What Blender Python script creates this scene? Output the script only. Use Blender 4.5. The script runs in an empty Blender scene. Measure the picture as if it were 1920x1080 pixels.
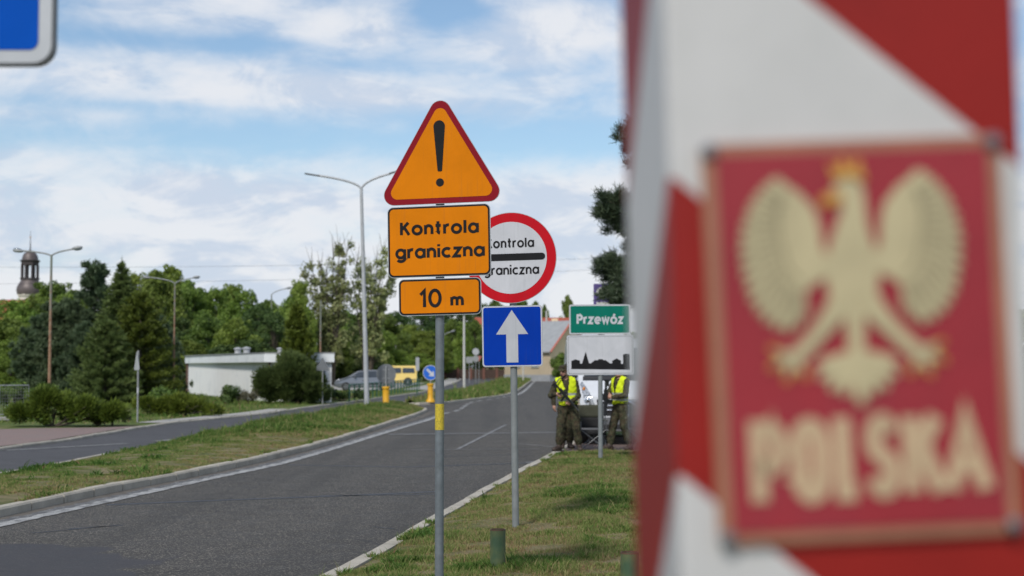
import bpy, bmesh, math, random
import numpy as np
from mathutils import Vector, Matrix, Euler, noise as mnoise

random.seed(7)
RNG = np.random.default_rng(7)
scene = bpy.context.scene
COL = scene.collection
R = math.radians

# ------------------------------------------------------------------ camera
FPX, HZ, EYE = 2800.0, 690.0, 1.8          # focal length in 1920-px units, horizon row, eye height
PITCH = math.atan((HZ - 540.0) / FPX)
cam_d = bpy.data.cameras.new("camera")
cam_d.sensor_width = 36.0
cam_d.lens = FPX / 1920.0 * 36.0
cam_d.clip_start = 0.05
cam_d.clip_end = 9000.0
cam_d.dof.use_dof = True
cam_d.dof.focus_distance = 12.3
cam_d.dof.aperture_fstop = 2.4
cam_d.dof.aperture_blades = 9
cam = bpy.data.objects.new("camera", cam_d)
cam.location = (0, 0, EYE)
cam.rotation_euler = (math.pi / 2 + PITCH, 0, 0)
COL.objects.link(cam)
scene.camera = cam

# ------------------------------------------------------------------ sun, sky, exposure
SUN_EL, SUN_AZ = R(45), R(202)             # azimuth clockwise from the view direction (+Y)
S = Vector((math.sin(SUN_AZ) * math.cos(SUN_EL), math.cos(SUN_AZ) * math.cos(SUN_EL), math.sin(SUN_EL)))
sun_d = bpy.data.lights.new("sun", 'SUN')
sun_d.energy = 2.9
sun_d.angle = R(8.0)
sun_d.color = (1.0, 0.95, 0.88)
sun = bpy.data.objects.new("sun", sun_d)
sun.rotation_euler = S.to_track_quat('Z', 'Y').to_euler()
COL.objects.link(sun)

scene.view_settings.view_transform = 'Standard'
scene.view_settings.look = 'None'
scene.view_settings.exposure = 0.0
scene.view_settings.gamma = 1.0
scene.view_settings.use_curve_mapping = False
scene.render.engine = 'CYCLES'
scene.cycles.max_bounces = 6
scene.cycles.transparent_max_bounces = 6
scene.cycles.use_denoising = True

world = bpy.data.worlds.new("World")
scene.world = world
world.use_nodes = True
WN = world.node_tree
WN.nodes.clear()


class NT:
    """short hand for wiring nodes"""
    def __init__(self, nt):
        self.nt = nt

    def n(self, typ, props=None, **ins):
        nd = self.nt.nodes.new(typ)
        for k, v in (props or {}).items():
            setattr(nd, k, v)
        for k, v in ins.items():
            key = int(k[1:]) if k[0] == 'i' and k[1:].isdigit() else k.replace('_', ' ')
            self.set(nd.inputs[key], v)
        return nd

    def set(self, sock, v):
        if isinstance(v, bpy.types.NodeSocket):
            self.nt.links.new(v, sock)
        elif isinstance(v, bpy.types.Node):
            self.nt.links.new(v.outputs[0], sock)
        else:
            sock.default_value = v

    def m(self, op, a, b=0.0, c=None):
        nd = self.nt.nodes.new('ShaderNodeMath')
        nd.operation = op
        self.set(nd.inputs[0], a)
        self.set(nd.inputs[1], b)
        if c is not None:
            self.set(nd.inputs[2], c)
        return nd.outputs[0]

    def mix(self, fac, a, b):
        nd = self.nt.nodes.new('ShaderNodeMix')
        nd.data_type = 'RGBA'
        self.set(nd.inputs[0], fac)
        self.set(nd.inputs[6], a if not isinstance(a, tuple) else tuple(a) + (1.0,) * (4 - len(a)))
        self.set(nd.inputs[7], b if not isinstance(b, tuple) else tuple(b) + (1.0,) * (4 - len(b)))
        return nd.outputs[2]

    def ss(self, v, lo, hi, a=0.0, b=1.0):
        nd = self.nt.nodes.new('ShaderNodeMapRange')
        nd.interpolation_type = 'SMOOTHSTEP'
        self.set(nd.inputs[0], v)
        for i, q in ((1, lo), (2, hi), (3, a), (4, b)):
            nd.inputs[i].default_value = q
        return nd.outputs[0]

    def lin(self, v, lo, hi, a=0.0, b=1.0):
        nd = self.nt.nodes.new('ShaderNodeMapRange')
        self.set(nd.inputs[0], v)
        for i, q in ((1, lo), (2, hi), (3, a), (4, b)):
            nd.inputs[i].default_value = q
        return nd.outputs[0]

    def noise(self, vec, scale, detail=5.0, rough=0.55, dist=0.0):
        nd = self.nt.nodes.new('ShaderNodeTexNoise')
        self.set(nd.inputs['Vector'], vec)
        nd.inputs['Scale'].default_value = scale
        nd.inputs['Detail'].default_value = detail
        nd.inputs['Roughness'].default_value = rough
        nd.inputs['Distortion'].default_value = dist
        return nd.outputs[0]


def build_sky():
    w = NT(WN)
    tc = w.n('ShaderNodeTexCoord')
    d = tc.outputs['Generated']
    sep = w.n('ShaderNodeSeparateXYZ', None, i0=d)
    az = w.m('ARCTAN2', sep.outputs[0], sep.outputs[1])
    el = w.m('ARCSINE', sep.outputs[2])
    sky = w.n('ShaderNodeTexSky', dict(sky_type='NISHITA', sun_disc=False, sun_elevation=SUN_EL,
                                       sun_rotation=SUN_AZ, air_density=1.0, dust_density=0.7, ozone_density=1.5))
    # clouds: two noise octaves stretched along the horizon, pushed by broad cloud banks and clear gaps
    mp = w.n('ShaderNodeMapping')
    w.set(mp.inputs['Vector'], d)
    mp.inputs['Scale'].default_value = (1.0, 1.0, 2.4)
    mp.inputs['Location'].default_value = (3.7, 1.3, 0.4)
    v = mp.outputs[0]
    n1 = w.noise(v, 7.0, 9.0, 0.58, 0.35)
    n2 = w.noise(v, 19.0, 7.0, 0.6, 0.5)
    c = w.m('ADD', w.m('MULTIPLY', w.m('SUBTRACT', n1, 0.5), 1.9), w.m('MULTIPLY', w.m('SUBTRACT', n2, 0.5), 0.75))
    c = w.m('ADD', c, 0.04)
    banks = [(420, 35, 300, 55, .42), (660, 62, 110, 42, .40), (250, 140, 330, 30, .42), (640, 182, 330, 36, .50),
             (960, 95, 170, 62, .55), (1090, 50, 90, 40, .35), (150, 190, 200, 22, .2), (60, 245, 130, 20, .35),
             (1040, 200, 160, 40, .1),
             (830, 20, 70, 45, -.6), (60, 30, 90, 60, -.4), (500, 262, 700, 32, -.42), (1050, 275, 220, 45, -.40),
             (380, 95, 250, 16, -.35), (900, 30, 60, 30, -.3), (250, 215, 180, 12, -.3), (1120, 130, 60, 40, -.25),
             (700, 130, 160, 18, -.25), (1600, 120, 300, 120, -.1)]
    for px, py, sx, sy, amp in banks:
        a = w.m('DIVIDE', w.m('SUBTRACT', az, (px - 960) / FPX), sx / FPX)
        e = w.m('DIVIDE', w.m('SUBTRACT', el, (HZ - py) / FPX), sy / FPX)
        g = w.m('EXPONENT', w.m('MULTIPLY', w.m('ADD', w.m('MULTIPLY', a, a), w.m('MULTIPLY', e, e)), -1.0))
        c = w.m('ADD', c, w.m('MULTIPLY', g, amp))
    low = w.ss(el, 0.10, 0.155, 0.70, 0.0)
    c = w.m('ADD', c, low)
    cov = w.ss(c, -0.34, 0.72)
    n3 = w.noise(v, 11.0, 8.0, 0.6, 0.9)
    shade = w.ss(w.m('ADD', n3, w.m('MULTIPLY', w.m('SUBTRACT', n2, 0.5), 0.5)), 0.37, 0.57)
    K = 10.0
    cloud = w.mix(shade, (0.600 * K, 0.675 * K, 0.800 * K), (0.815 * K, 0.835 * K, 0.880 * K))
    tint = w.n('ShaderNodeMix', dict(data_type='RGBA', blend_type='MULTIPLY'))
    tint.inputs[0].default_value = 1.0
    w.set(tint.inputs[6], sky.outputs[0])
    tint.inputs[7].default_value = SKY_TINT
    col = w.mix(w.m('MULTIPLY', cov, 0.95), tint.outputs[2], cloud)
    bg = w.n('ShaderNodeBackground', None, Color=col, Strength=0.1)
    out = w.n('ShaderNodeOutputWorld')
    WN.links.new(bg.outputs[0], out.inputs[0])


SKY_TINT = (1.17, 1.24, 1.27, 1.0)
build_sky()


# ------------------------------------------------------------------ picture measurements -> places in the world
def ray(px, py):
    u, v = (px - 960.0) / FPX, (540.0 - py) / FPX
    return u, math.cos(PITCH) - v * math.sin(PITCH), math.sin(PITCH) + v * math.cos(PITCH)


def at(px, py, d):
    u, y, z = ray(px, py)
    t = d / y
    return Vector((u * t, d, EYE + z * t))


def gnd(px, py, z=0.0):
    u, y, w = ray(px, py)
    t = (z - EYE) / w
    return Vector((u * t, y * t, z))


def hgt(py, d):
    return at(960, py, d).z


# ------------------------------------------------------------------ mesh helpers
def tag(o, label=None, cat=None, group=None, kind=None):
    for k, v in (('label', label), ('category', cat), ('group', group), ('kind', kind)):
        if v:
            o[k] = v
    return o


def empty(name, loc=(0, 0, 0), rz=0.0, label=None, cat=None, group=None):
    o = bpy.data.objects.new(name, None)
    o.empty_display_size = 0.1
    COL.objects.link(o)
    o.location = loc
    o.rotation_euler = (0, 0, rz)
    return tag(o, label, cat, group)


def copy_tree(o, parent=None):
    c = o.copy()
    COL.objects.link(c)
    if parent is not None:
        c.parent = parent
    for ch in list(o.children):
        copy_tree(ch, c)
    return c


class MB:
    """collects shapes, then links them as ONE mesh object"""
    def __init__(self):
        self.v, self.f, self.mi = [], [], []
        self.M = Matrix.Identity(4)
        self.cur = 0

    def add(self, vs, fs, mi=None):
        b = len(self.v)
        self.v += [tuple(self.M @ Vector(p)) for p in vs]
        self.f += [tuple(b + i for i in f) for f in fs]
        self.mi += [self.cur if mi is None else mi] * len(fs)
        return self

    def box(self, c, s, rot=None):
        m = Matrix.Translation(c) @ (Euler(rot).to_matrix().to_4x4() if rot else Matrix.Identity(4))
        vs = [m @ Vector((x * s[0] / 2, y * s[1] / 2, z * s[2] / 2)) for x in (-1, 1) for y in (-1, 1) for z in (-1, 1)]
        return self.add(vs, [(0, 1, 3, 2), (4, 6, 7, 5), (0, 4, 5, 1), (2, 3, 7, 6), (0, 2, 6, 4), (1, 5, 7, 3)])

    def path(self, pts, rad, n=10, cap=True):
        pts = [Vector(p) for p in pts]
        if not hasattr(rad, '__len__'):
            rad = [rad] * len(pts)
        vs, fs = [], []
        t0 = (pts[1] - pts[0]).normalized()
        up = Vector((0, 0, 1)) if abs(t0.z) < 0.9 else Vector((1, 0, 0))
        u = t0.cross(up).normalized()
        for i, p in enumerate(pts):
            a = pts[max(i - 1, 0)]
            b = pts[min(i + 1, len(pts) - 1)]
            t = (b - a).normalized()
            u = (u - t * u.dot(t)).normalized()
            w = t.cross(u)
            for k in range(n):
                q = 2 * math.pi * k / n
                vs.append(p + (u * math.cos(q) + w * math.sin(q)) * rad[i])
        for i in range(len(pts) - 1):
            for k in range(n):
                fs.append((i * n + k, i * n + (k + 1) % n, (i + 1) * n + (k + 1) % n, (i + 1) * n + k))
        if cap:
            fs.append(tuple(range(n))[::-1])
            fs.append(tuple((len(pts) - 1) * n + k for k in range(n)))
        return self.add(vs, fs)

    def tube(self, a, b, r0, r1=None, n=10):
        return self.path([a, b], [r0, r0 if r1 is None else r1], n)

    def lathe(self, prof, c=(0, 0, 0), n=24, cap=True):
        vs, fs = [], []
        for r, z in prof:
            for k in range(n):
                q = 2 * math.pi * (k + 0.5) / n
                vs.append((c[0] + r * math.cos(q), c[1] + r * math.sin(q), c[2] + z))
        for i in range(len(prof) - 1):
            for k in range(n):
                fs.append((i * n + k, i * n + (k + 1) % n, (i + 1) * n + (k + 1) % n, (i + 1) * n + k))
        if cap:
            fs.append(tuple(range(n))[::-1])
            fs.append(tuple((len(prof) - 1) * n + k for k in range(n)))
        return self.add(vs, fs)

    def sphere(self, c, r, n=12, m=8):
        if not hasattr(r, '__len__'):
            r = (r, r, r)
        vs = [(c[0], c[1], c[2] - r[2])]
        for i in range(1, m):
            a = -math.pi / 2 + math.pi * i / m
            for k in range(n):
                q = 2 * math.pi * k / n
                vs.append((c[0] + r[0] * math.cos(a) * math.cos(q), c[1] + r[1] * math.cos(a) * math.sin(q), c[2] + r[2] * math.sin(a)))
        vs.append((c[0], c[1], c[2] + r[2]))
        fs = [(0, 1 + (k + 1) % n, 1 + k) for k in range(n)]
        for i in range(m - 2):
            for k in range(n):
                fs.append((1 + i * n + k, 1 + i * n + (k + 1) % n, 1 + (i + 1) * n + (k + 1) % n, 1 + (i + 1) * n + k))
        l = len(vs) - 1
        fs += [(l, 1 + (m - 2) * n + k, 1 + (m - 2) * n + (k + 1) % n) for k in range(n)]
        return self.add(vs, fs)

    def plate(self, poly, y0, y1):
        """closed outline in (x,z) (counter-clockwise seen from -y), from y0 (front) back to y1"""
        n = len(poly)
        vs = [(x, y0, z) for x, z in poly] + [(x, y1, z) for x, z in poly]
        fs = [tuple(range(n)), tuple(range(2 * n - 1, n - 1, -1))]
        fs += [((i + 1) % n, i, n + i, n + (i + 1) % n) for i in range(n)]
        return self.add(vs, fs)

    def sheet(self, poly, y):
        return self.add([(x, y, z) for x, z in poly], [tuple(range(len(poly)))])

    def build(self, name, mats, parent=None, smooth=False, loc=None, rot=None, bevel=0.0, seg=2, auto=None):
        me = bpy.data.meshes.new(name)
        me.from_pydata(self.v, [], self.f)
        for m in (mats if isinstance(mats, (list, tuple)) else [mats]):
            me.materials.append(m)
        me.polygons.foreach_set('material_index', self.mi)
        if smooth or auto:
            me.polygons.foreach_set('use_smooth', [True] * len(self.f))
        me.update()
        if smooth or auto:      # keep caps from bending the shading along tubes
            me.set_sharp_from_angle(angle=R(auto or 50))
        o = bpy.data.objects.new(name, me)
        COL.objects.link(o)
        if parent is not None:
            o.parent = parent
        if loc is not None:
            o.location = loc
        if rot is not None:
            o.rotation_euler = rot
        if bevel:
            b = o.modifiers.new('bevel', 'BEVEL')
            b.width = bevel
            b.segments = seg
            b.limit_method = 'ANGLE'
            b.angle_limit = R(35)
        return o


def np_mesh(name, verts, faces, mats, smooth=False, attr=None, parent=None, matidx=None):
    """fast mesh from numpy arrays: verts (N,3), faces (M,k)"""
    me = bpy.data.meshes.new(name)
    nv, (nf, k) = len(verts), faces.shape
    me.vertices.add(nv)
    me.vertices.foreach_set('co', np.ascontiguousarray(verts, dtype=np.float32).ravel())
    me.loops.add(nf * k)
    me.loops.foreach_set('vertex_index', np.ascontiguousarray(faces, dtype=np.int32).ravel())
    me.polygons.add(nf)
    me.polygons.foreach_set('loop_start', np.arange(nf, dtype=np.int32) * k)
    for m in (mats if isinstance(mats, (list, tuple)) else [mats]):
        me.materials.append(m)
    if matidx is not None:
        me.polygons.foreach_set('material_index', np.ascontiguousarray(matidx, dtype=np.int32))
    if smooth:
        me.polygons.foreach_set('use_smooth', np.ones(nf, dtype=bool))
    if attr is not None:
        a = me.attributes.new('tint', 'FLOAT', 'POINT')
        a.data.foreach_set('value', np.ascontiguousarray(attr, dtype=np.float32))
    me.update(calc_edges=True)
    me.validate()
    o = bpy.data.objects.new(name, me)
    COL.objects.link(o)
    if parent is not None:
        o.parent = parent
    return o


def rrect(w, h, r, cx=0.0, cz=0.0, n=6):
    pts = []
    for sx, sz, a0 in ((1, -1, -90), (1, 1, 0), (-1, 1, 90), (-1, -1, 180)):
        for k in range(n + 1):
            a = R(a0 + 90.0 * k / n)
            pts.append((cx + sx * (w / 2 - r) + r * math.cos(a), cz + sz * (h / 2 - r) + r * math.sin(a)))
    return pts


def circ(r, cx=0.0, cz=0.0, n=64):
    return [(cx + r * math.cos(2 * math.pi * k / n), cz + r * math.sin(2 * math.pi * k / n)) for k in range(n)]


def rtri(side, rad, cx=0.0, cz=0.0, n=8):
    """upright rounded triangle, cz = centroid"""
    h = side * math.sqrt(3) / 2
    pts = []
    for (vx, vz), a0 in (((side / 2, -h / 3), -90), ((0, 2 * h / 3), 30), ((-side / 2, -h / 3), 150)):
        l = math.hypot(vx, vz)
        ox, oz = vx * (1 - 2 * rad / l), vz * (1 - 2 * rad / l)
        for k in range(n + 1):
            a = R(a0 + 120.0 * k / n)
            pts.append((cx + ox + rad * math.cos(a), cz + oz + rad * math.sin(a)))
    return pts


# ------------------------------------------------------------------ materials
def new_mat(name):
    m = bpy.data.materials.new(name)
    m.use_nodes = True
    m.node_tree.nodes.clear()
    return m, NT(m.node_tree)


def finish(m, w, color, rough=0.6, metal=0.0, bump=None, bstr=0.3, bdist=0.01, spec=0.5, coat=0.0, extra=None):
    b = w.n('ShaderNodeBsdfPrincipled')
    w.set(b.inputs['Base Color'], color if not isinstance(color, tuple) else tuple(color[:3]) + (1.0,))
    w.set(b.inputs['Roughness'], rough)
    b.inputs['Metallic'].default_value = metal
    b.inputs['Specular IOR Level'].default_value = spec
    b.inputs['Coat Weight'].default_value = coat
    if bump is not None:
        bp = w.n('ShaderNodeBump', None, Height=bump, Strength=bstr, Distance=bdist)
        w.set(b.inputs['Normal'], bp.outputs[0])
    out = w.n('ShaderNodeOutputMaterial')
    sh = b.outputs[0]
    if extra is not None:
        sh = extra(w, sh)
    w.nt.links.new(sh, out.inputs[0])
    return m


def pm(name, col, rough=0.6, metal=0.0, var=0.12, scale=4.0, bump=0.0, bscale=60.0, spec=0.5, coat=0.0, dirt=None, dirt_amt=0.0, dscale=6.0):
    m, w = new_mat(name)
    tc = w.n('ShaderNodeTexCoord').outputs['Object']
    n = w.noise(tc, scale, 6.0, 0.6)
    f = w.lin(n, 0.3, 0.7)
    lo = tuple(max(c * (1 - var), 0) for c in col)
    hi = tuple(min(c * (1 + var), 1) for c in col)
    color = w.mix(f, lo, hi)
    if dirt is not None:
        dn = w.noise(tc, dscale, 7.0, 0.65, 0.4)
        color = w.mix(w.m('MULTIPLY', w.ss(dn, 0.5, 0.72), dirt_amt), color, dirt)
    bn = w.noise(tc, bscale, 4.0) if bump else None
    return finish(m, w, color, rough, metal, bn, bump, 0.01, spec, coat)


MAT = {}


def make_materials():
    M = MAT
    # asphalt: pale stone grains in a dark binder, old wheel tracks and patches
    def asphalt(name, base, grain, grain_amt, patch=False):
        m, w = new_mat(name)
        tc = w.n('ShaderNodeTexCoord').outputs['Object']
        vo = w.n('ShaderNodeTexVoronoi', dict(feature='F1'), Vector=tc, Scale=78.0)
        cellv = w.n('ShaderNodeSeparateColor', None, i0=vo.outputs['Color']).outputs[0]
        fine = w.noise(tc, 160.0, 3.0, 0.7)
        big = w.noise(tc, 0.35, 5.0, 0.6, 0.5)
        mid = w.noise(tc, 2.2, 6.0, 0.65, 0.3)
        col = w.mix(w.lin(big, 0.3, 0.7), tuple(c * 0.84 for c in base), tuple(c * 1.15 for c in base))
        col = w.mix(w.m('MULTIPLY', w.ss(mid, 0.52, 0.72), 0.3), col, tuple(c * 0.72 for c in base))
        g = w.m('MULTIPLY', w.ss(cellv, 0.74, 0.98), grain_amt)
        col = w.mix(g, col, grain)
        col = w.mix(w.m('MULTIPLY', w.ss(fine, 0.5, 0.75), 0.5), col, tuple(c * 0.45 for c in base))
        if patch:   # worn wheel tracks along the lane and a smoother dark repair by the near left edge
            mp = w.n('ShaderNodeMapping')
            w.set(mp.inputs['Vector'], tc)
            mp.inputs['Scale'].default_value = (1.0, 0.045, 1.0)
            mp.inputs['Rotation'].default_value = (0, 0, R(8))
            col = w.mix(w.m('MULTIPLY', w.ss(w.noise(mp.outputs[0], 1.1, 3.0, 0.5), 0.47, 0.62), 0.30), col, tuple(c * 0.62 for c in base))
            sp = w.n('ShaderNodeSeparateXYZ', None, i0=tc)
            qx = w.m('DIVIDE', w.m('ADD', sp.outputs[0], 5.2), 1.95)
            qy = w.m('DIVIDE', w.m('SUBTRACT', sp.outputs[1], 13.6), 1.75)
            q = w.m('SQRT', w.m('ADD', w.m('MULTIPLY', qx, qx), w.m('MULTIPLY', qy, qy)))
            q = w.m('ADD', q, w.m('MULTIPLY', w.m('SUBTRACT', w.noise(tc, 1.1, 7.0, 0.6, 0.6), 0.5), 1.1))
            col = w.mix(w.m('MULTIPLY', w.ss(q, 1.0, 0.93), 0.86), col, w.mix(w.lin(mid, 0.3, 0.7), (0.040, 0.0385, 0.042), (0.054, 0.052, 0.056)))
        # fine cracks
        cr = w.n('ShaderNodeTexVoronoi', dict(feature='DISTANCE_TO_EDGE'), Vector=w.mix(0.12, tc, w.n('ShaderNodeTexNoise', None, Vector=tc, Scale=1.3).outputs[1]), Scale=0.32)
        crack = w.m('MULTIPLY', w.ss(cr.outputs['Distance'], 0.0045, 0.0015), w.ss(mid, 0.45, 0.6))
        col = w.mix(w.m('MULTIPLY', crack, 0.6), col, (0.025, 0.025, 0.027))
        return finish(m, w, col, w.lin(mid, 0.3, 0.7, 0.72, 0.88), 0.0, w.m('ADD', cellv, fine), 0.35, 0.004, 0.4)
    M['asphalt'] = asphalt('asphalt_right', (0.048, 0.0435, 0.0375), (0.37, 0.33, 0.262), 0.66, True)
    M['asphalt_left'] = asphalt('asphalt_left', (0.064, 0.062, 0.064), (0.16, 0.155, 0.15), 0.35)
    M['seam'] = pm('tar_seam', (0.022, 0.021, 0.023), 0.5, var=0.3, scale=8)

    # worn road paint
    def paint(name, col, wear_lo, wear_hi):
        m, w = new_mat(name)
        tc = w.n('ShaderNodeTexCoord').outputs['Object']
        n = w.noise(tc, 5.0, 8.0, 0.75, 0.5)
        n2 = w.noise(tc, 55.0, 4.0, 0.7)
        f = w.ss(w.m('ADD', n, w.m('MULTIPLY', w.m('SUBTRACT', n2, 0.5), 0.6)), wear_lo, wear_hi)
        c = w.mix(f, (0.085, 0.083, 0.082), col)
        return finish(m, w, c, 0.7, 0.0, n2, 0.3, 0.004)
    M['line'] = paint('road_paint', (0.40, 0.395, 0.375), 0.33, 0.60)
    M['line_old'] = paint('road_paint_old', (0.30, 0.295, 0.275), 0.50, 0.66)
    M['line_faint'] = paint('road_paint_worn', (0.27, 0.265, 0.255), 0.38, 0.64)

    # kerb stone
    m, w = new_mat('kerb_concrete')
    tc = w.n('ShaderNodeTexCoord').outputs['Object']
    n = w.noise(tc, 1.6, 8.0, 0.7, 0.3)
    n2 = w.noise(tc, 70.0, 3.0, 0.7)
    c = w.mix(w.lin(n, 0.3, 0.7), (0.30, 0.275, 0.225), (0.52, 0.475, 0.395))
    c = w.mix(w.m('MULTIPLY', w.ss(n2, 0.5, 0.7), 0.35), c, (0.13, 0.125, 0.115))
    c = w.mix(w.m('MULTIPLY', w.ss(w.noise(tc, 4.5, 6.0, 0.7), 0.56, 0.72), 0.5), c, (0.16, 0.155, 0.11))
    M['kerb'] = finish(m, w, c, 0.9, 0.0, n2, 0.5, 0.006)

    # soil + thatch under the grass blades
    def turf(name, greens, dry, soil, dry_lo, dry_hi):
        m, w = new_mat(name)
        tc = w.n('ShaderNodeTexCoord').outputs['Object']
        big = w.noise(tc, 0.55, 6.0, 0.65, 0.4)
        mid = w.noise(tc, 3.4, 7.0, 0.7, 0.3)
        fine = w.noise(tc, 60.0, 4.0, 0.7)
        c = w.mix(w.lin(fine, 0.3, 0.7), greens[0], greens[1])
        c = w.mix(w.ss(w.m('ADD', w.m('MULTIPLY', big, 0.6), w.m('MULTIPLY', mid, 0.4)), dry_lo, dry_hi), c, dry)
        c = w.mix(w.m('MULTIPLY', w.ss(mid, 0.58, 0.70), 0.7), c, soil)
        c = w.mix(w.m('MULTIPLY', w.ss(fine, 0.55, 0.75), 0.45), c, (0.03, 0.032, 0.015))
        return finish(m, w, c, 0.95, 0.0, w.m('ADD', mid, fine), 0.8, 0.03, 0.1)
    M['turf'] = turf('turf', ((0.055, 0.080, 0.024), (0.125, 0.155, 0.050)), (0.25, 0.21, 0.120), (0.155, 0.115, 0.080), 0.40, 0.58)
    M['turf_far'] = turf('turf_far', ((0.07, 0.105, 0.026), (0.14, 0.185, 0.055)), (0.25, 0.22, 0.11), (0.14, 0.11, 0.075), 0.50, 0.66)

    # grass blades: per-blade tint 0 = green .. 1 = straw
    m, w = new_mat('grass_blades')
    t = w.n('ShaderNodeAttribute', dict(attribute_name='tint')).outputs['Fac']
    cr = w.n('ShaderNodeValToRGB')
    w.set(cr.inputs[0], t)
    e = cr.color_ramp.elements
    e[0].position, e[0].color = 0.0, (0.062, 0.130, 0.022, 1)
    e[1].position, e[1].color = 1.0, (0.50, 0.42, 0.23, 1)
    for p, q in ((0.3, (0.125, 0.205, 0.040, 1)), (0.55, (0.205, 0.235, 0.070, 1)), (0.75, (0.34, 0.30, 0.135, 1)), (0.9, (0.25, 0.15, 0.085, 1))):
        x = e.new(p)
        x.color = q

    def trans(w, sh):
        tr = w.n('ShaderNodeBsdfTranslucent', None, Color=cr.outputs[0])
        mx = w.n('ShaderNodeMixShader', None, i0=0.25, i1=sh, i2=tr.outputs[0])
        return mx.outputs[0]
    M['blades'] = finish(m, w, cr.outputs[0], 0.7, 0.0, spec=0.2, extra=trans)

    def leaf(name, dark, light, transl=0.28, rough=0.55, hue=0.03, yellow=None):
        m, w = new_mat(name)
        t = w.n('ShaderNodeAttribute', dict(attribute_name='tint')).outputs['Fac']
        c = w.mix(t, dark, light)
        if yellow:
            c = w.mix(w.ss(t, 0.88, 1.0, 0.0, 0.8), c, yellow)
        oi = w.n('ShaderNodeObjectInfo').outputs['Random']
        hs = w.n('ShaderNodeHueSaturation', None, Color=c, Hue=w.lin(oi, 0, 1, 0.5 - hue, 0.5 + hue), Value=w.lin(w.m('FRACT', w.m('MULTIPLY', oi, 7.31)), 0, 1, 0.82, 1.2))

        def tr(w, sh):
            q = w.n('ShaderNodeBsdfTranslucent', None, Color=hs.outputs[0])
            return w.n('ShaderNodeMixShader', None, i0=transl, i1=sh, i2=q.outputs[0]).outputs[0]
        return finish(m, w, hs.outputs[0], rough, 0.0, spec=0.3, extra=tr)
    M['leaf'] = leaf('leaf_green', (0.055, 0.100, 0.016), (0.250, 0.345, 0.068), 0.35, 0.5, hue=0.015)
    M['leaf_bright'] = leaf('leaf_bright', (0.085, 0.145, 0.016), (0.300, 0.390, 0.075), 0.35, 0.5, hue=0.015)
    M['leaf_poplar'] = leaf('leaf_poplar', (0.10, 0.135, 0.042), (0.36, 0.40, 0.17), yellow=(0.26, 0.25, 0.12))
    M['leaf_dark'] = leaf('leaf_dark', (0.030, 0.062, 0.016), (0.120, 0.180, 0.048), hue=0.015)
    M['needle'] = leaf('needle_dark', (0.060, 0.098, 0.030), (0.190, 0.255, 0.078), 0.38, hue=0.01)
    M['needle_blue'] = leaf('needle_blue', (0.040, 0.070, 0.032), (0.135, 0.185, 0.092), 0.22, hue=0.01)
    M['needle_olive'] = leaf('needle_olive', (0.055, 0.084, 0.012), (0.175, 0.220, 0.032), 0.28, hue=0.01)
    M['needle_pine'] = leaf('needle_pine', (0.026, 0.046, 0.024), (0.085, 0.115, 0.058), 0.1, hue=0.005)
    M['stem_dry'] = leaf('dry_stems', (0.09, 0.085, 0.05), (0.17, 0.16, 0.09), 0.2, hue=0.005)
    M['bark'] = pm('bark', (0.085, 0.070, 0.052), 0.9, var=0.4, scale=9, bump=0.6, bscale=30)

    # painted metal, concrete, plastics
    M['galv'] = pm('galvanised_steel', (0.135, 0.155, 0.168), 0.5, 0.1, var=0.22, scale=14, dirt=(0.10, 0.11, 0.115), dirt_amt=0.5, dscale=20)
    M['galv_dull'] = pm('dull_zinc', (0.30, 0.31, 0.31), 0.6, 0.25, var=0.15, scale=10, dirt=(0.2, 0.2, 0.19), dirt_amt=0.5)
    M['zinc_mid'] = pm('weathered_zinc', (0.20, 0.215, 0.215), 0.6, 0.1, var=0.18, scale=8, dirt=(0.14, 0.15, 0.14), dirt_amt=0.5)
    M['zinc_light'] = pm('pale_zinc', (0.42, 0.43, 0.44), 0.55, 0.2, var=0.12, scale=5)
    M['sign_back'] = pm('sign_back_grey', (0.155, 0.165, 0.175), 0.6, 0.3, var=0.15, scale=6, dirt=(0.23, 0.23, 0.22), dirt_amt=0.4)
    M['alu_edge'] = pm('aluminium_edge', (0.42, 0.43, 0.44), 0.45, 0.5, var=0.1)
    def retro(name, col, streak=0.22, fade=(1.12, 1.1, 1.1), rough=0.45):
        """reflective sheeting: rain streaks, faint fading, small scuffs"""
        m, w = new_mat(name)
        tc = w.n('ShaderNodeTexCoord').outputs['Object']
        mp = w.n('ShaderNodeMapping')
        w.set(mp.inputs['Vector'], tc)
        mp.inputs['Scale'].default_value = (38.0, 38.0, 1.4)
        st = w.noise(mp.outputs[0], 1.0, 5.0, 0.6)
        big = w.noise(tc, 2.6, 5.0, 0.6, 0.6)
        c = w.mix(w.lin(big, 0.3, 0.7), tuple(q * 0.92 for q in col), tuple(min(1, q * f) for q, f in zip(col, fade)))
        c = w.mix(w.m('MULTIPLY', w.ss(st, 0.52, 0.75), streak), c, tuple(q * 0.55 + 0.03 for q in col))
        sc = w.noise(tc, 34.0, 5.0, 0.8, 2.2)
        c = w.mix(w.m('MULTIPLY', w.ss(sc, 0.70, 0.76), 0.55), c, tuple(min(1, q * 0.6 + 0.16) for q in col))
        return finish(m, w, c, rough, 0.0, w.noise(tc, 7.0), 0.05, 0.01, 0.05)
    M['orange'] = retro('retro_orange', (0.62, 0.185, 0.004))
    M['sign_red'] = retro('retro_dark_red', (0.225, 0.012, 0.020))
    M['sign_black'] = pm('retro_black', (0.014, 0.014, 0.015), 0.45, var=0.25, spec=0.12)
    M['sign_red2'] = retro('retro_red', (0.46, 0.010, 0.018))
    M['sign_white'] = retro('retro_white', (0.50, 0.51, 0.535))
    M['sign_grey'] = retro('retro_arrow_grey', (0.42, 0.435, 0.46))
    M['sign_blue'] = retro('retro_blue', (0.002, 0.036, 0.32))
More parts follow.
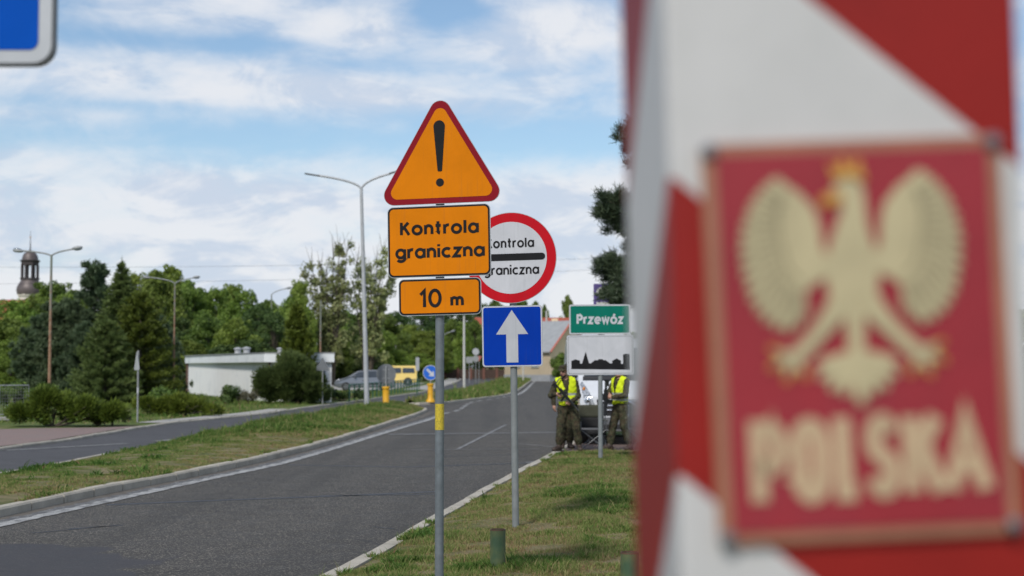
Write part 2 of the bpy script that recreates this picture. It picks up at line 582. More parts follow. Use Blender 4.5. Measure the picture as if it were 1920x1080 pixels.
    M['board_blue'] = retro('board_blue', (0.002, 0.075, 0.42))
    M['sign_green'] = retro('retro_green', (0.005, 0.150, 0.105))
    M['sign_purple'] = pm('board_purple', (0.085, 0.055, 0.21), 0.5, var=0.1)
    M['board_white'] = pm('board_white', (0.52, 0.52, 0.48), 0.5, var=0.1)
    M['yellow_plastic'] = pm('yellow_plastic', (0.70, 0.36, 0.008), 0.45, var=0.1, dirt=(0.35, 0.2, 0.03), dirt_amt=0.5)
    M['yellow_arrow'] = pm('bollard_disc_blue', (0.01, 0.12, 0.55), 0.4, var=0.08)

    m, w = new_mat('scribbled_tape')
    tc = w.n('ShaderNodeTexCoord').outputs['Object']
    wv = w.n('ShaderNodeTexNoise', None, Vector=tc, Scale=75.0, Detail=3.0, Distortion=1.6).outputs[0]
    scr = w.ss(w.m('ABSOLUTE', w.m('SUBTRACT', wv, 0.5)), 0.045, 0.015)
    c = w.mix(w.m('MULTIPLY', scr, 0.85), (0.62, 0.47, 0.030), (0.11, 0.09, 0.03))
    M['tape'] = finish(m, w, c, 0.5)

    # rust: old lamp posts, grey paint above, orange rust below
    m, w = new_mat('rusty_pole')
    tc = w.n('ShaderNodeTexCoord').outputs['Object']
    z = w.n('ShaderNodeSeparateXYZ', None, i0=tc).outputs[2]
    n = w.noise(tc, 2.4, 7.0, 0.7)
    f = w.ss(w.m('ADD', w.m('MULTIPLY', z, -0.13), w.m('MULTIPLY', n, 1.3)), -0.12, 0.25)
    c = w.mix(f, (0.20, 0.215, 0.18), w.mix(w.lin(w.noise(tc, 11.0), 0.3, 0.7), (0.19, 0.095, 0.050), (0.33, 0.21, 0.135)))
    c = w.mix(w.ss(w.noise(tc, 1.1, 3.0), 0.60, 0.66), c, (0.36, 0.35, 0.32))
    M['rusty'] = finish(m, w, c, 0.8)

    # green pipe stub with rust rim
    m, w = new_mat('green_rust_pipe')
    tc = w.n('ShaderNodeTexCoord').outputs['Object']
    z = w.n('ShaderNodeSeparateXYZ', None, i0=tc).outputs[2]
    n = w.noise(tc, 14.0, 7.0, 0.7)
    c = w.mix(w.lin(w.noise(tc, 6.0), 0.35, 0.65), (0.040, 0.082, 0.040), (0.120, 0.135, 0.050))
    c = w.mix(w.m('MULTIPLY', w.ss(n, 0.55, 0.7), 0.5), c, (0.11, 0.13, 0.05))
    c = w.mix(w.ss(w.m('ADD', z, w.m('MULTIPLY', n, 0.03)), 0.326, 0.334), c, (0.10, 0.05, 0.03))
    c = w.mix(w.ss(w.m('ADD', z, w.m('MULTIPLY', n, 0.10)), 0.12, 0.06), c, (0.022, 0.040, 0.035))
    M['pipe'] = finish(m, w, c, 0.6, 0.0, n, 0.2, 0.004)
    M['pipe_inside'] = pm('rust_inside', (0.060, 0.028, 0.018), 0.9, var=0.3, scale=20)

    # border post stripes follow one diagonal that wraps round the post
    m, w = new_mat('post_stripes')
    tc = w.n('ShaderNodeTexCoord').outputs['Object']
    sp = w.n('ShaderNodeSeparateXYZ', None, i0=tc)
    s = w.m('ADD', sp.outputs[2], w.m('MULTIPLY', w.m('ADD', sp.outputs[0], sp.outputs[1]), 0.835))
    s = w.m('ADD', s, w.m('MULTIPLY', w.m('SUBTRACT', w.noise(tc, 40.0), 0.5), 0.002))
    fr = w.m('FRACT', w.m('DIVIDE', w.m('SUBTRACT', s, POST_Z0), POST_P))
    band = w.m('LESS_THAN', fr, 0.5)
    n = w.noise(tc, 5.0, 7.0, 0.7)
    wh = w.mix(w.lin(n, 0.3, 0.7), (0.49, 0.485, 0.475), (0.58, 0.57, 0.56))
    wh = w.mix(w.m('MULTIPLY', w.ss(w.noise(tc, 3.0, 8.0, 0.75, 1.2), 0.55, 0.75), 0.25), wh, (0.42, 0.41, 0.39))
    rd = w.mix(w.lin(n, 0.3, 0.7), (0.225, 0.011, 0.008), (0.29, 0.014, 0.010))
    M['stripes'] = finish(m, w, w.mix(band, wh, rd), 0.55, 0.0, w.noise(tc, 90.0), 0.08, 0.002, 0.25)
    M['plaque_red'] = pm('enamel_red', (0.29, 0.017, 0.026), 0.5, var=0.14, scale=5, dirt=(0.20, 0.030, 0.045), dirt_amt=0.5, dscale=3)
    M['plaque_frame'] = pm('copper_frame', (0.33, 0.145, 0.085), 0.5, var=0.14, scale=12)
    M['plaque_cream'] = pm('aged_cream', (0.47, 0.40, 0.235), 0.5, var=0.12, scale=20)
    M['feather_line'] = pm('feather_line', (0.235, 0.20, 0.115), 0.6)
    M['plaque_letter'] = pm('letter_cream', (0.50, 0.36, 0.22), 0.5, var=0.1, scale=15)
    M['gold'] = pm('old_gold', (0.52, 0.255, 0.045), 0.5, var=0.15)
    M['screw'] = pm('screw_steel', (0.25, 0.25, 0.26), 0.4, 0.8)

    # buildings
    M['kiosk_wall'] = pm('kiosk_render', (0.80, 0.80, 0.79), 0.8, var=0.04, scale=0.8, dirt=(0.50, 0.53, 0.55), dirt_amt=0.5, dscale=0.55)
    m, w = new_mat('kiosk_panels')
    tc = w.n('ShaderNodeTexCoord').outputs['Object']
    wv = w.n('ShaderNodeTexWave', dict(wave_type='BANDS', bands_direction='Y'), Vector=tc, Scale=2.6)
    big = w.noise(tc, 0.55, 7.0, 0.65, 0.4)
    mp = w.n('ShaderNodeMapping')
    w.set(mp.inputs['Vector'], tc)
    mp.inputs['Scale'].default_value = (5.0, 5.0, 0.35)
    c = w.mix(w.m('MULTIPLY', w.ss(big, 0.5, 0.72), 0.45), (0.80, 0.80, 0.79), (0.52, 0.55, 0.57))
    c = w.mix(w.m('MULTIPLY', w.ss(w.noise(mp.outputs[0], 1.0, 5.0, 0.6), 0.55, 0.72), 0.35), c, (0.50, 0.50, 0.47))
    M['kiosk_wall'] = finish(m, w, c, 0.75, 0.0, wv.outputs[1], 0.25, 0.02)
    M['kiosk_fascia'] = pm('kiosk_fascia', (0.74, 0.77, 0.78), 0.6, var=0.06, scale=0.9, dirt=(0.50, 0.55, 0.57), dirt_amt=0.6, dscale=1.2)
    M['brown_trim'] = pm('brown_trim', (0.105, 0.060, 0.045), 0.7)
    M['glass'] = pm('dark_glass', (0.035, 0.042, 0.050), 0.08, var=0.2, spec=0.8)
    M['glass_grey'] = pm('window_grey', (0.16, 0.19, 0.22), 0.15, var=0.25, spec=0.7)
    M['cream'] = pm('sunlit_cream_render', (0.80, 0.62, 0.40), 0.85, var=0.06, scale=0.6)  # gable render with the sunlight put into its pale tone
    M['beige'] = pm('shaded_beige_render', (0.44, 0.36, 0.25), 0.85, var=0.10, scale=0.6)  # long-wall render with shade put into the tone; also covers the red-roofed house
    M['roof_grey'] = pm('grey_roof', (0.29, 0.30, 0.31), 0.8, var=0.12, scale=1.5)
    M['roof_red'] = pm('red_roof', (0.34, 0.080, 0.045), 0.8, var=0.18, scale=2)
    M['salmon'] = pm('salmon_trim', (0.42, 0.12, 0.09), 0.7)
    M['brick'] = pm('orange_brick', (0.35, 0.12, 0.06), 0.85, var=0.2, scale=2)
    M['church_dark'] = pm('church_sheet_metal', (0.115, 0.092, 0.088), 0.5, 0.2, var=0.2, scale=0.9)
    M['church_wood'] = pm('church_lantern', (0.050, 0.040, 0.040), 0.7, var=0.2)
    M['church_white'] = pm('church_plaster', (0.66, 0.60, 0.52), 0.85, var=0.08)
    M['fence_brown'] = pm('brown_boards', (0.060, 0.036, 0.026), 0.85, var=0.25, scale=3)
    M['fence_post'] = pm('brick_post', (0.16, 0.07, 0.05), 0.85, var=0.2)
    M['green_metal'] = pm('green_railing_paint', (0.018, 0.095, 0.062), 0.5, var=0.2)
    M['concrete'] = pm('pale_concrete', (0.36, 0.345, 0.315), 0.9, var=0.12, scale=1.6, bump=0.3)
    M['white_pole'] = pm('whitewashed_pole', (0.52, 0.51, 0.47), 0.75, var=0.1, scale=2)

    def pavers(name, a, b, joint, scale):
        m, w = new_mat(name)
        tc = w.n('ShaderNodeTexCoord').outputs['Object']
        br = w.n('ShaderNodeTexBrick', None, Vector=tc, Scale=scale, Color1=a + (1,), Color2=b + (1,), Mortar=joint + (1,))
        br.inputs['Mortar Size'].default_value = 0.025
        n = w.noise(tc, 1.2, 6.0, 0.7)
        c = w.mix(w.lin(n, 0.35, 0.7, 0.0, 0.45), br.outputs[0], (0.19, 0.17, 0.15))
        return finish(m, w, c, 0.9, 0.0, br.outputs[1], 0.4, 0.006)
    M['pavers'] = pavers('pink_pavers', (0.27, 0.175, 0.15), (0.22, 0.15, 0.135), (0.14, 0.11, 0.10), 2.5)
    M['brick_paving'] = pavers('red_brick_paving', (0.17, 0.095, 0.078), (0.125, 0.080, 0.068), (0.09, 0.075, 0.065), 2.5)

    # vehicles
    M['car_grey'] = pm('car_paint_grey', (0.19, 0.20, 0.215), 0.25, 0.5, var=0.05, coat=0.8)
    M['van_yellow'] = pm('van_paint_yellow', (0.78, 0.57, 0.16), 0.35, var=0.05, coat=0.6)
    M['van_white'] = pm('van_paint_white', (0.60, 0.615, 0.64), 0.3, var=0.04, coat=0.6, dirt=(0.45, 0.45, 0.45), dirt_amt=0.3, dscale=2)
    M['black_plastic'] = pm('black_plastic', (0.022, 0.022, 0.024), 0.6, var=0.2)
    M['grey_plastic'] = pm('grey_plastic', (0.13, 0.135, 0.145), 0.6, var=0.15)
    M['tyre'] = pm('tyre_rubber', (0.018, 0.018, 0.018), 0.85, var=0.2)
    M['rim'] = pm('alloy_rim', (0.34, 0.35, 0.36), 0.35, 0.7)
    M['chrome'] = pm('chrome', (0.70, 0.71, 0.72), 0.15, 0.95, var=0.05)
    m, w = new_mat('headlight_glass')
    tc = w.n('ShaderNodeTexCoord').outputs['Object']
    c = w.mix(w.ss(w.noise(tc, 17.0, 4.0, 0.7, 1.5), 0.42, 0.60), (0.16, 0.17, 0.18), (0.78, 0.79, 0.80))
    M['headlight'] = finish(m, w, c, 0.12, 0.5, coat=0.8)
    M['lamp_red'] = pm('tail_lamp_red', (0.35, 0.01, 0.01), 0.3)
    M['plate_white'] = pm('plate_white', (0.55, 0.55, 0.54), 0.5, var=0.06)

    # people
    m, w = new_mat('camo_cloth')
    tc = w.n('ShaderNodeTexCoord').outputs['Object']
    n1 = w.noise(tc, 11.0, 4.0, 0.6, 0.8)
    n2 = w.noise(w.n('ShaderNodeVectorMath', dict(operation='ADD'), i0=tc, i1=(4.0, 2.0, 7.0)).outputs[0], 16.0, 4.0, 0.6, 0.8)
    c = w.mix(w.ss(n1, 0.48, 0.52), (0.046, 0.047, 0.026), (0.056, 0.042, 0.026))
    c = w.mix(w.ss(n2, 0.55, 0.58), c, (0.074, 0.070, 0.042))
    c = w.mix(w.ss(n2, 0.43, 0.40), c, (0.020, 0.021, 0.016))
    folds = w.noise(tc, 9.0, 3.0, 0.5, 1.0)
    M['camo'] = finish(m, w, c, 0.9, 0.0, folds, 0.5, 0.03, 0.15)
    m, w = new_mat('hi_vis_vest')
    tc = w.n('ShaderNodeTexCoord').outputs['Object']
    c = w.mix(w.lin(w.noise(tc, 6.0), 0.3, 0.7), (0.55, 0.66, 0.012), (0.68, 0.80, 0.020))
    M['hivis'] = finish(m, w, c, 0.7, 0.0, w.noise(tc, 10.0, 3.0, 0.5, 0.8), 0.4, 0.02, 0.2)
    M['reflective'] = pm('reflective_band', (0.34, 0.35, 0.33), 0.4, 0.2)
    M['skin'] = pm('skin', (0.40, 0.215, 0.150), 0.55, var=0.1, scale=12)
    M['hair'] = pm('dark_hair', (0.045, 0.030, 0.022), 0.8, var=0.3, scale=40)
    M['boot'] = pm('boot_leather', (0.050, 0.032, 0.024), 0.6, var=0.3, scale=15)
    M['gun'] = pm('gun_metal', (0.020, 0.021, 0.023), 0.5, 0.3, var=0.2)
    M['gun_grey'] = pm('gun_barrel', (0.11, 0.115, 0.12), 0.4, 0.6)
    M['chair_olive'] = pm('olive_canvas', (0.050, 0.052, 0.034), 0.9, var=0.2, scale=8, bump=0.3)
    M['chair_black'] = pm('black_canvas', (0.014, 0.014, 0.015), 0.9, var=0.25, scale=8, bump=0.3)
    M['chair_tube'] = pm('chair_tube', (0.16, 0.165, 0.17), 0.4, 0.6)


POST_Z0, POST_P = 0.0, 1.0      # set from the post's own measurements just below
_dpost = 1.284
_zl = at(1258, 325, _dpost).z   # red starts under this height at the left front edge
_zb = at(1268, 885, _dpost).z
POST_P = 2 * (_zl - _zb)
POST_Z0 = _zb - 0.08
make_materials()
# ------------------------------------------------------------------ ground, roads, kerbs (x as a function of the distance y)
class Curve1:
    def __init__(self, pts):
        p = sorted(pts)
        self.y = np.array([q[0] for q in p], float)
        self.x = np.array([q[1] for q in p], float)
        d = np.diff(self.x) / np.diff(self.y)
        t = np.zeros(len(p))
        t[0], t[-1] = d[0], d[-1]
        for i in range(1, len(p) - 1):
            if d[i - 1] * d[i] > 0:
                t[i] = 2 * d[i - 1] * d[i] / (d[i - 1] + d[i])
        self.t = t

    def __call__(self, y):
        y = np.asarray(y, float)
        i = np.clip(np.searchsorted(self.y, y) - 1, 0, len(self.y) - 2)
        h = self.y[i + 1] - self.y[i]
        s = np.clip((y - self.y[i]) / h, 0, 1)
        return ((2 * s ** 3 - 3 * s ** 2 + 1) * self.x[i] + (s ** 3 - 2 * s ** 2 + s) * h * self.t[i]
                + (-2 * s ** 3 + 3 * s ** 2) * self.x[i + 1] + (s ** 3 - s ** 2) * h * self.t[i + 1])


LK = Curve1([(-6, -9.0), (5, -7.55), (12, -6.75), (18, -6.17), (21.3, -5.80), (24.6, -5.28), (29.3, -4.72), (36.5, -4.20), (46, -3.86), (57, -3.50), (61.5, -3.48), (64, -3.75), (65.7, -4.5), (66.4, -5.4)])
IL = Curve1([(-6, -10.2), (10, -9.3), (25.2, -8.62), (36, -8.15), (45, -7.65), (54, -7.25), (62, -6.75), (65.7, -6.2), (66.4, -5.8)])
I2L = Curve1([(73, -5.3), (74.5, -5.45), (80, -5.05), (105, -3.8), (117, -3.4), (200, -2.0), (300, -0.8), (420, 0.5)])
I2R = Curve1([(73, -4.6), (74, -3.7), (76, -3.15), (80, -2.55), (98.8, -0.18), (130, 0.85), (168, 1.75), (240, 3.7), (330, 6.6), (420, 10.5)])
RK = Curve1([(-6, -6.2), (4, -3.6), (9, -2.3), (12.9, -1.55), (14.7, -1.31), (17.8, -0.93), (24.8, -0.02), (31.5, 0.90), (40, 1.95), (60, 3.6), (100, 5.8), (168, 7.4), (240, 10.2), (330, 14.5), (420, 20)])
LL = Curve1([(-6, -13.2), (10, -12.3), (32.7, -11.2), (37.3, -10.9), (44.6, -11.0), (48, -10.9), (53, -10.2), (58.6, -9.5), (65.5, -9.25), (72, -8.85), (82.6, -8.15), (114, -6.6), (150, -6.6), (200, -7.2), (330, -11), (420, -15)])


def strip(name, fa, fb, ys, nx, zf, mat, kind='structure', off=0.0):
    """sheet between two curves; zf(u, y, x) gives the height, u 0..1 from the first curve to the second"""
    ys = np.asarray(ys, float)
    xa, xb = np.asarray(fa(ys), float), np.asarray(fb(ys), float)
    u = np.linspace(0, 1, nx + 1)
    X = xa[:, None] * (1 - u) + xb[:, None] * u
    Y = np.repeat(ys[:, None], nx + 1, 1)
    Z = zf(np.repeat(u[None, :], len(ys), 0), Y, X) + off
    V = np.stack([X, Y, Z], -1).reshape(-1, 3)
    i = np.arange(len(ys) - 1)[:, None] * (nx + 1) + np.arange(nx)[None, :]
    Fq = np.stack([i, i + 1, i + nx + 2, i + nx + 1], -1).reshape(-1, 4)
    o = np_mesh(name, V, Fq, mat, smooth=True)
    return tag(o, kind=kind)


def lumps(X, Y, s):
    return 0.5 * (np.sin(X * 1.7 * s + 0.8 * np.sin(Y * 0.9 * s)) * np.cos(Y * 1.3 * s + X * 0.4) + np.sin(X * 0.63 * s + Y * 0.81 * s))


FLAT = lambda u, y, x: np.zeros_like(u)
YR = np.concatenate([np.arange(-6, 70, 1.0), np.arange(70, 160, 3.0), np.arange(160, 421, 10.0)])

mb = MB()
mb.add([(-4000, -60, -0.06), (4000, -60, -0.06), (4000, 7000, -0.06), (-4000, 7000, -0.06)], [(0, 1, 2, 3)])
tag(mb.build('ground', MAT['turf_far']), kind='structure')
def MIDL(y):
    y = np.asarray(y, float)
    a = np.where(y < 66, (IL(np.minimum(y, 66)) + LK(np.minimum(y, 66))) / 2, 0)
    b = np.where(y > 73.5, (I2L(np.maximum(y, 73.5)) + I2R(np.maximum(y, 73.5))) / 2, 0)
    return np.where(y < 66, a, np.where(y > 73.5, b, -5.4 + (y - 66) / 7.5 * 0.9))


strip('road', MIDL, RK, YR, 8, FLAT, MAT['asphalt'])
strip('road', LL, MIDL, YR, 6, FLAT, MAT['asphalt_left'])


def verge_z(u, y, x):
    d = x - RK(y)
    return 0.055 + 0.16 * np.clip((d - 0.15) / 1.8, 0, 1) ** 0.9 * np.clip((30 - y) / 8, 0.25, 1) + 0.018 * lumps(x, y, 1.6) * np.clip(d / 0.5, 0, 1)


PAVE_Y = (31.2, 37.6)
V_L = lambda y: RK(y) + 0.14
V_R = lambda y: RK(y) + 9.0
strip('verge', V_L, V_R, np.concatenate([np.arange(-6, 12, 1.0), np.arange(12, PAVE_Y[0], 0.3), [PAVE_Y[0]]]), 40, verge_z, MAT['turf'])
strip('pavement', V_L, lambda y: RK(y) + 9.0, np.linspace(PAVE_Y[0], PAVE_Y[1], 8), 4, lambda u, y, x: 0.075 + 0 * u, MAT['brick_paving'])
strip('verge', V_L, lambda y: RK(y) + 60.0, np.concatenate([np.arange(PAVE_Y[1], 160, 3.0), np.arange(160, 421, 10.0)]), 12, lambda u, y, x: 0.10 + 0 * u, MAT['turf_far'])


def isl_z(u, y, x):
    return 0.035 + 0.075 * np.clip(u / 0.35, 0, 1) + (0.035 + 0.12 * np.clip((y - 32) / 12, 0, 1)) * np.sin(np.pi * np.clip(u, 0, 1)) ** 0.8 + 0.02 * lumps(x, y, 1.3) * np.sin(np.pi * u)


I1A = lambda y: IL(y) + 0.10
I1B = lambda y: LK(y) - 0.13
strip('traffic_island', I1A, I1B, np.concatenate([np.arange(-6, 66, 0.5), [66.3]]), 14, isl_z, MAT['turf'])
I2A = lambda y: I2L(y) + 0.12
I2B = lambda y: I2R(y) - 0.14
strip('traffic_island', I2A, I2B, np.concatenate([np.arange(73, 110, 1.0), np.arange(110, 421, 8.0)]), 10, isl_z, MAT['turf_far'])
V3R = lambda y: LL(y) - 0.14
def v3_z(u, y, x):
    return 0.055 + 0.09 * np.clip((LL(y) - x - 5) / 5, 0, 1) * np.clip((115 - y) / 10, 0, 1)


strip('verge', lambda y: LL(y) - 70.0, V3R, np.concatenate([np.arange(-6, 120, 2.0), np.arange(120, 421, 10.0)]), 16, v3_z, MAT['turf_far'])


def kerb(f, side, y0, y1, h, w, step=1.0, mat=None):
    """row of kerb stones behind the curve f; side -1: the stones lie to the left of it"""
    m = MB()
    y = y0
    k = 0
    while y < y1 - 0.05:
        st = step * (1 if y < 90 else 4)
        e = min(y + st, y1)
        g = 0.012 if y < 60 else 0.0
        a = Vector((float(f(y + g)), y + g, 0))
        b = Vector((float(f(e - g)), e - g, 0))
        t = (b - a).normalized()
        nrm = Vector((t.y, -t.x, 0)) * side
        j = (0.006 * math.sin(k * 12.9), 0.006 * math.sin(k * 7.7 + 1))
        vs = []
        for p in (a, b):
            q = p + nrm * j[0]
            for dx, dz in ((0, -0.05), (0, h - 0.025 + j[1]), (0.02, h + j[1]), (w, h + j[1]), (w, -0.05)):
                vs.append(q + nrm * dx + Vector((0, 0, dz)))
        fs = [(i, i + 1, i + 6, i + 5) for i in range(4)] + [(0, 1, 2, 3, 4)[::-1], (5, 6, 7, 8, 9)]
        if side < 0:
            fs = [q[::-1] for q in fs]
        m.add(vs, fs)
        y = e
        k += 1
    return tag(m.build('kerb', mat or MAT['kerb']), kind='structure')


kerb(LK, -1, -6, 66.3, 0.122, 0.15)
kerb(IL, 1, -6, 66.3, 0.045, 0.12)
kerb(RK, 1, -6, 400, 0.075, 0.16)
kerb(I2R, -1, 73, 400, 0.12, 0.16)
kerb(I2L, 1, 73, 400, 0.12, 0.14)
kerb(LL, -1, -6, 400, 0.065, 0.15)
# blunt nose kerbs of the two islands
m = MB()
m.path([(-5.55, 66.45, 0.02), (-5.0, 66.45, 0.02)], 0.1, 6)
m.path([(-5.35, 72.95, 0.02), (-4.5, 72.95, 0.02)], 0.1, 6)
tag(m.build('kerb', MAT['kerb']), kind='structure')


def ribbon(name, f, y0, y1, w, mat, z=0.004, step=0.5, kind='structure'):
    ys = np.arange(y0, y1 + 1e-6, (y1 - y0) / max(2, int((y1 - y0) / step)))
    return strip(name, lambda y: f(y) - w / 2, lambda y: f(y) + w / 2, ys, 1, lambda u, y, x: z + 0 * u, mat, kind)


def poly_mark(name, pts, mat, z=0.004):
    m = MB()
    m.add([(p.x, p.y, z) for p in pts], [tuple(range(len(pts)))])
    return tag(m.build(name, mat), kind='structure')


# dirt in the gutter, edge line, dashes across the gap, edge line round the second island
dirt = pm('gutter_dirt', (0.115, 0.102, 0.085), 0.95, var=0.35, scale=5, bump=0.4)
strip('gutter', lambda y: LK(y), lambda y: LK(y) + 0.30 + 0.05 * np.sin(y * 2.1), np.arange(-6, 62, 0.5), 1, lambda u, y, x: 0.004 + 0 * u, dirt)
edge = Curve1([(-6, -8.5), (5, -7.1), (17.1, -5.86), (21, -5.35), (24, -4.95), (28.4, -4.33), (34, -3.95), (40, -3.62), (51.5, -2.93), (58, -2.6)])
def rag(y, s, a):
    return a * (np.sin(y * 7.3 + s) * np.sin(y * 3.1 + 2 * s) + 0.7 * np.sin(y * 19.7 + 3 * s) * np.sin(y * 5.3))


ye = np.arange(-6, 57.01, 0.07)
strip('road_marking', lambda y: edge(y) - 0.11 + rag(y, 1.0, 0.030), lambda y: edge(y) + 0.09 + rag(y, 4.0, 0.012), ye, 1, lambda u, y, x: 0.008 + 0 * u, MAT['line'])
strip('road_marking', lambda y: edge(y) - 0.27 + rag(y, 2.0, 0.05), lambda y: edge(y) - 0.10 + rag(y, 5.0, 0.03), ye, 1, lambda u, y, x: 0.0062 + 0 * u, MAT['line_old'])
e2 = Curve1([(58, -2.75), (65, -2.25), (76, -2.2), (90, -0.75), (99, 0.05)])
for k in range(11):
    a = 58.5 + k * 3.7
    m = MB()
    f = lambda y: float(e2(y))
    m.add([(f(a) - .09, a, 0.008), (f(a) + .09, a, 0.008), (f(a + 2.1) + .09, a + 2.1, 0.008), (f(a + 2.1) - .09, a + 2.1, 0.008)], [(0, 1, 2, 3)])
    tag(m.build('road_marking', MAT['line']), kind='structure')
ribbon('road_marking', lambda y: I2R(y) + 0.45, 99, 400, 0.22, MAT['line'], 0.008, 4)


def cross_line(pa, pb, w, mat, z=0.008):
    a, b = gnd(*pa), gnd(*pb)
    t = (b - a).normalized()
    n = Vector((-t.y, t.x, 0)) * w / 2
    poly_mark('road_marking', [a - n, b - n, b + n, a + n], mat, z)


cross_line((730, 815), (1042, 811), 0.42, MAT['line_faint'])
cross_line((858, 843), (948, 797), 0.10, MAT['line_faint'], 0.0095)
cross_line((770, 844), (1010, 842), 0.10, MAT['line_faint'], 0.0065)
cross_line((968, 832), (1036, 838), 0.10, MAT['line_faint'], 0.0065)
cross_line((985, 868), (1008, 866), 0.20, MAT['line_faint'], 0.0065)
cross_line((10, 845), (238, 832), 0.30, MAT['line_faint'])
cross_line((505, 784), (640, 772), 0.28, MAT['line_faint'])
cross_line((292, 828), (330, 824), 0.30, MAT['line_faint'])
for k in range(7):      # zebra far down the road
    a = gnd(866 + k * 14, 706.6)
    poly_mark('road_marking', [a, a + Vector((0.8, 0, 0)), a + Vector((0.8, 22, 0)), a + Vector((0, 22, 0))], MAT['line'], 0.012)
# tar seams and the darker repair at the near left
for pts, w in ([((540, 872), (760, 876), (1000, 868)), 0.13], [((200, 947), (420, 938), (640, 930), (820, 922)), 0.13],
               [((600, 930), (820, 927)), 0.08], [((698, 988), (740, 992)), 0.03], [((60, 1000), (220, 985)), 0.04],
               [((1000, 852), (820, 856)), 0.05], [((230, 985), (130, 992)), 0.05]):
    g = [gnd(*p) for p in pts]
    vs, n = [], len(g)
    for i, p in enumerate(g):
        t = (g[min(i + 1, n - 1)] - g[max(i - 1, 0)]).normalized()
        q = Vector((-t.y, t.x, 0)) * w / 2
        vs += [(p - q + Vector((0, 0, .003))), (p + q + Vector((0, 0, .003)))]
    m = MB()
    m.add(vs, [(2 * i, 2 * i + 2, 2 * i + 3, 2 * i + 1) for i in range(n - 1)])
    tag(m.build('tar_seam', MAT['seam']), kind='structure')

# pink pavers and the pale pavement beyond the left road, the parking lane by the trees
P = [gnd(-420, 872, .07), gnd(0, 843, .07), gnd(143, 824, .07), gnd(262, 803, .07), gnd(292, 797, .07), gnd(250, 799.5, .07), gnd(180, 802, .07), gnd(60, 803, .07), gnd(0, 805, .07), gnd(-420, 812, .07)]
P = [p if i > 4 else Vector((min(p.x, float(LL(p.y)) - 0.15), p.y, 0)) for i, p in enumerate(P)]
m = MB()
m.add([(p.x, p.y, 0.076) for p in P], [tuple(range(len(P)))])
tag(m.build('pavement', MAT['pavers']), kind='structure')
strip('pavement', lambda y: LL(y) - 1.0, lambda y: LL(y) - 0.15, np.arange(47.5, 64, 1.0), 1, lambda u, y, x: 0.072 + 0 * u, MAT['concrete'])
strip('parking_lane', lambda y: LL(y) - 30 + 0 * y, lambda y: LL(y) - 3.2, np.arange(118, 175, 3.0), 2, lambda u, y, x: 0.075 + 0 * u, MAT['concrete'])
strip('path', lambda y: LL(y) - 2.2, lambda y: LL(y) - 0.15, np.arange(120, 330, 6.0), 1, lambda u, y, x: 0.070 + 0 * u, MAT['concrete'])


# ------------------------------------------------------------------ grass blades
def vnoise(x, y, s, seed):
    X, Y = x * s, y * s
    i, j = np.floor(X).astype(np.int64), np.floor(Y).astype(np.int64)
    fx, fy = X - i, Y - j
    fx, fy = fx * fx * (3 - 2 * fx), fy * fy * (3 - 2 * fy)

    def hsh(a, b):
        h = (a * 374761393 + b * 668265263 + seed * 974711) & 0xffffffff
        h = ((h ^ (h >> 13)) * 1274126177) & 0xffffffff
        return ((h ^ (h >> 16)) & 0xffff) / 65535.0
    return (hsh(i, j) * (1 - fx) + hsh(i + 1, j) * fx) * (1 - fy) + (hsh(i, j + 1) * (1 - fx) + hsh(i + 1, j + 1) * fx) * fy


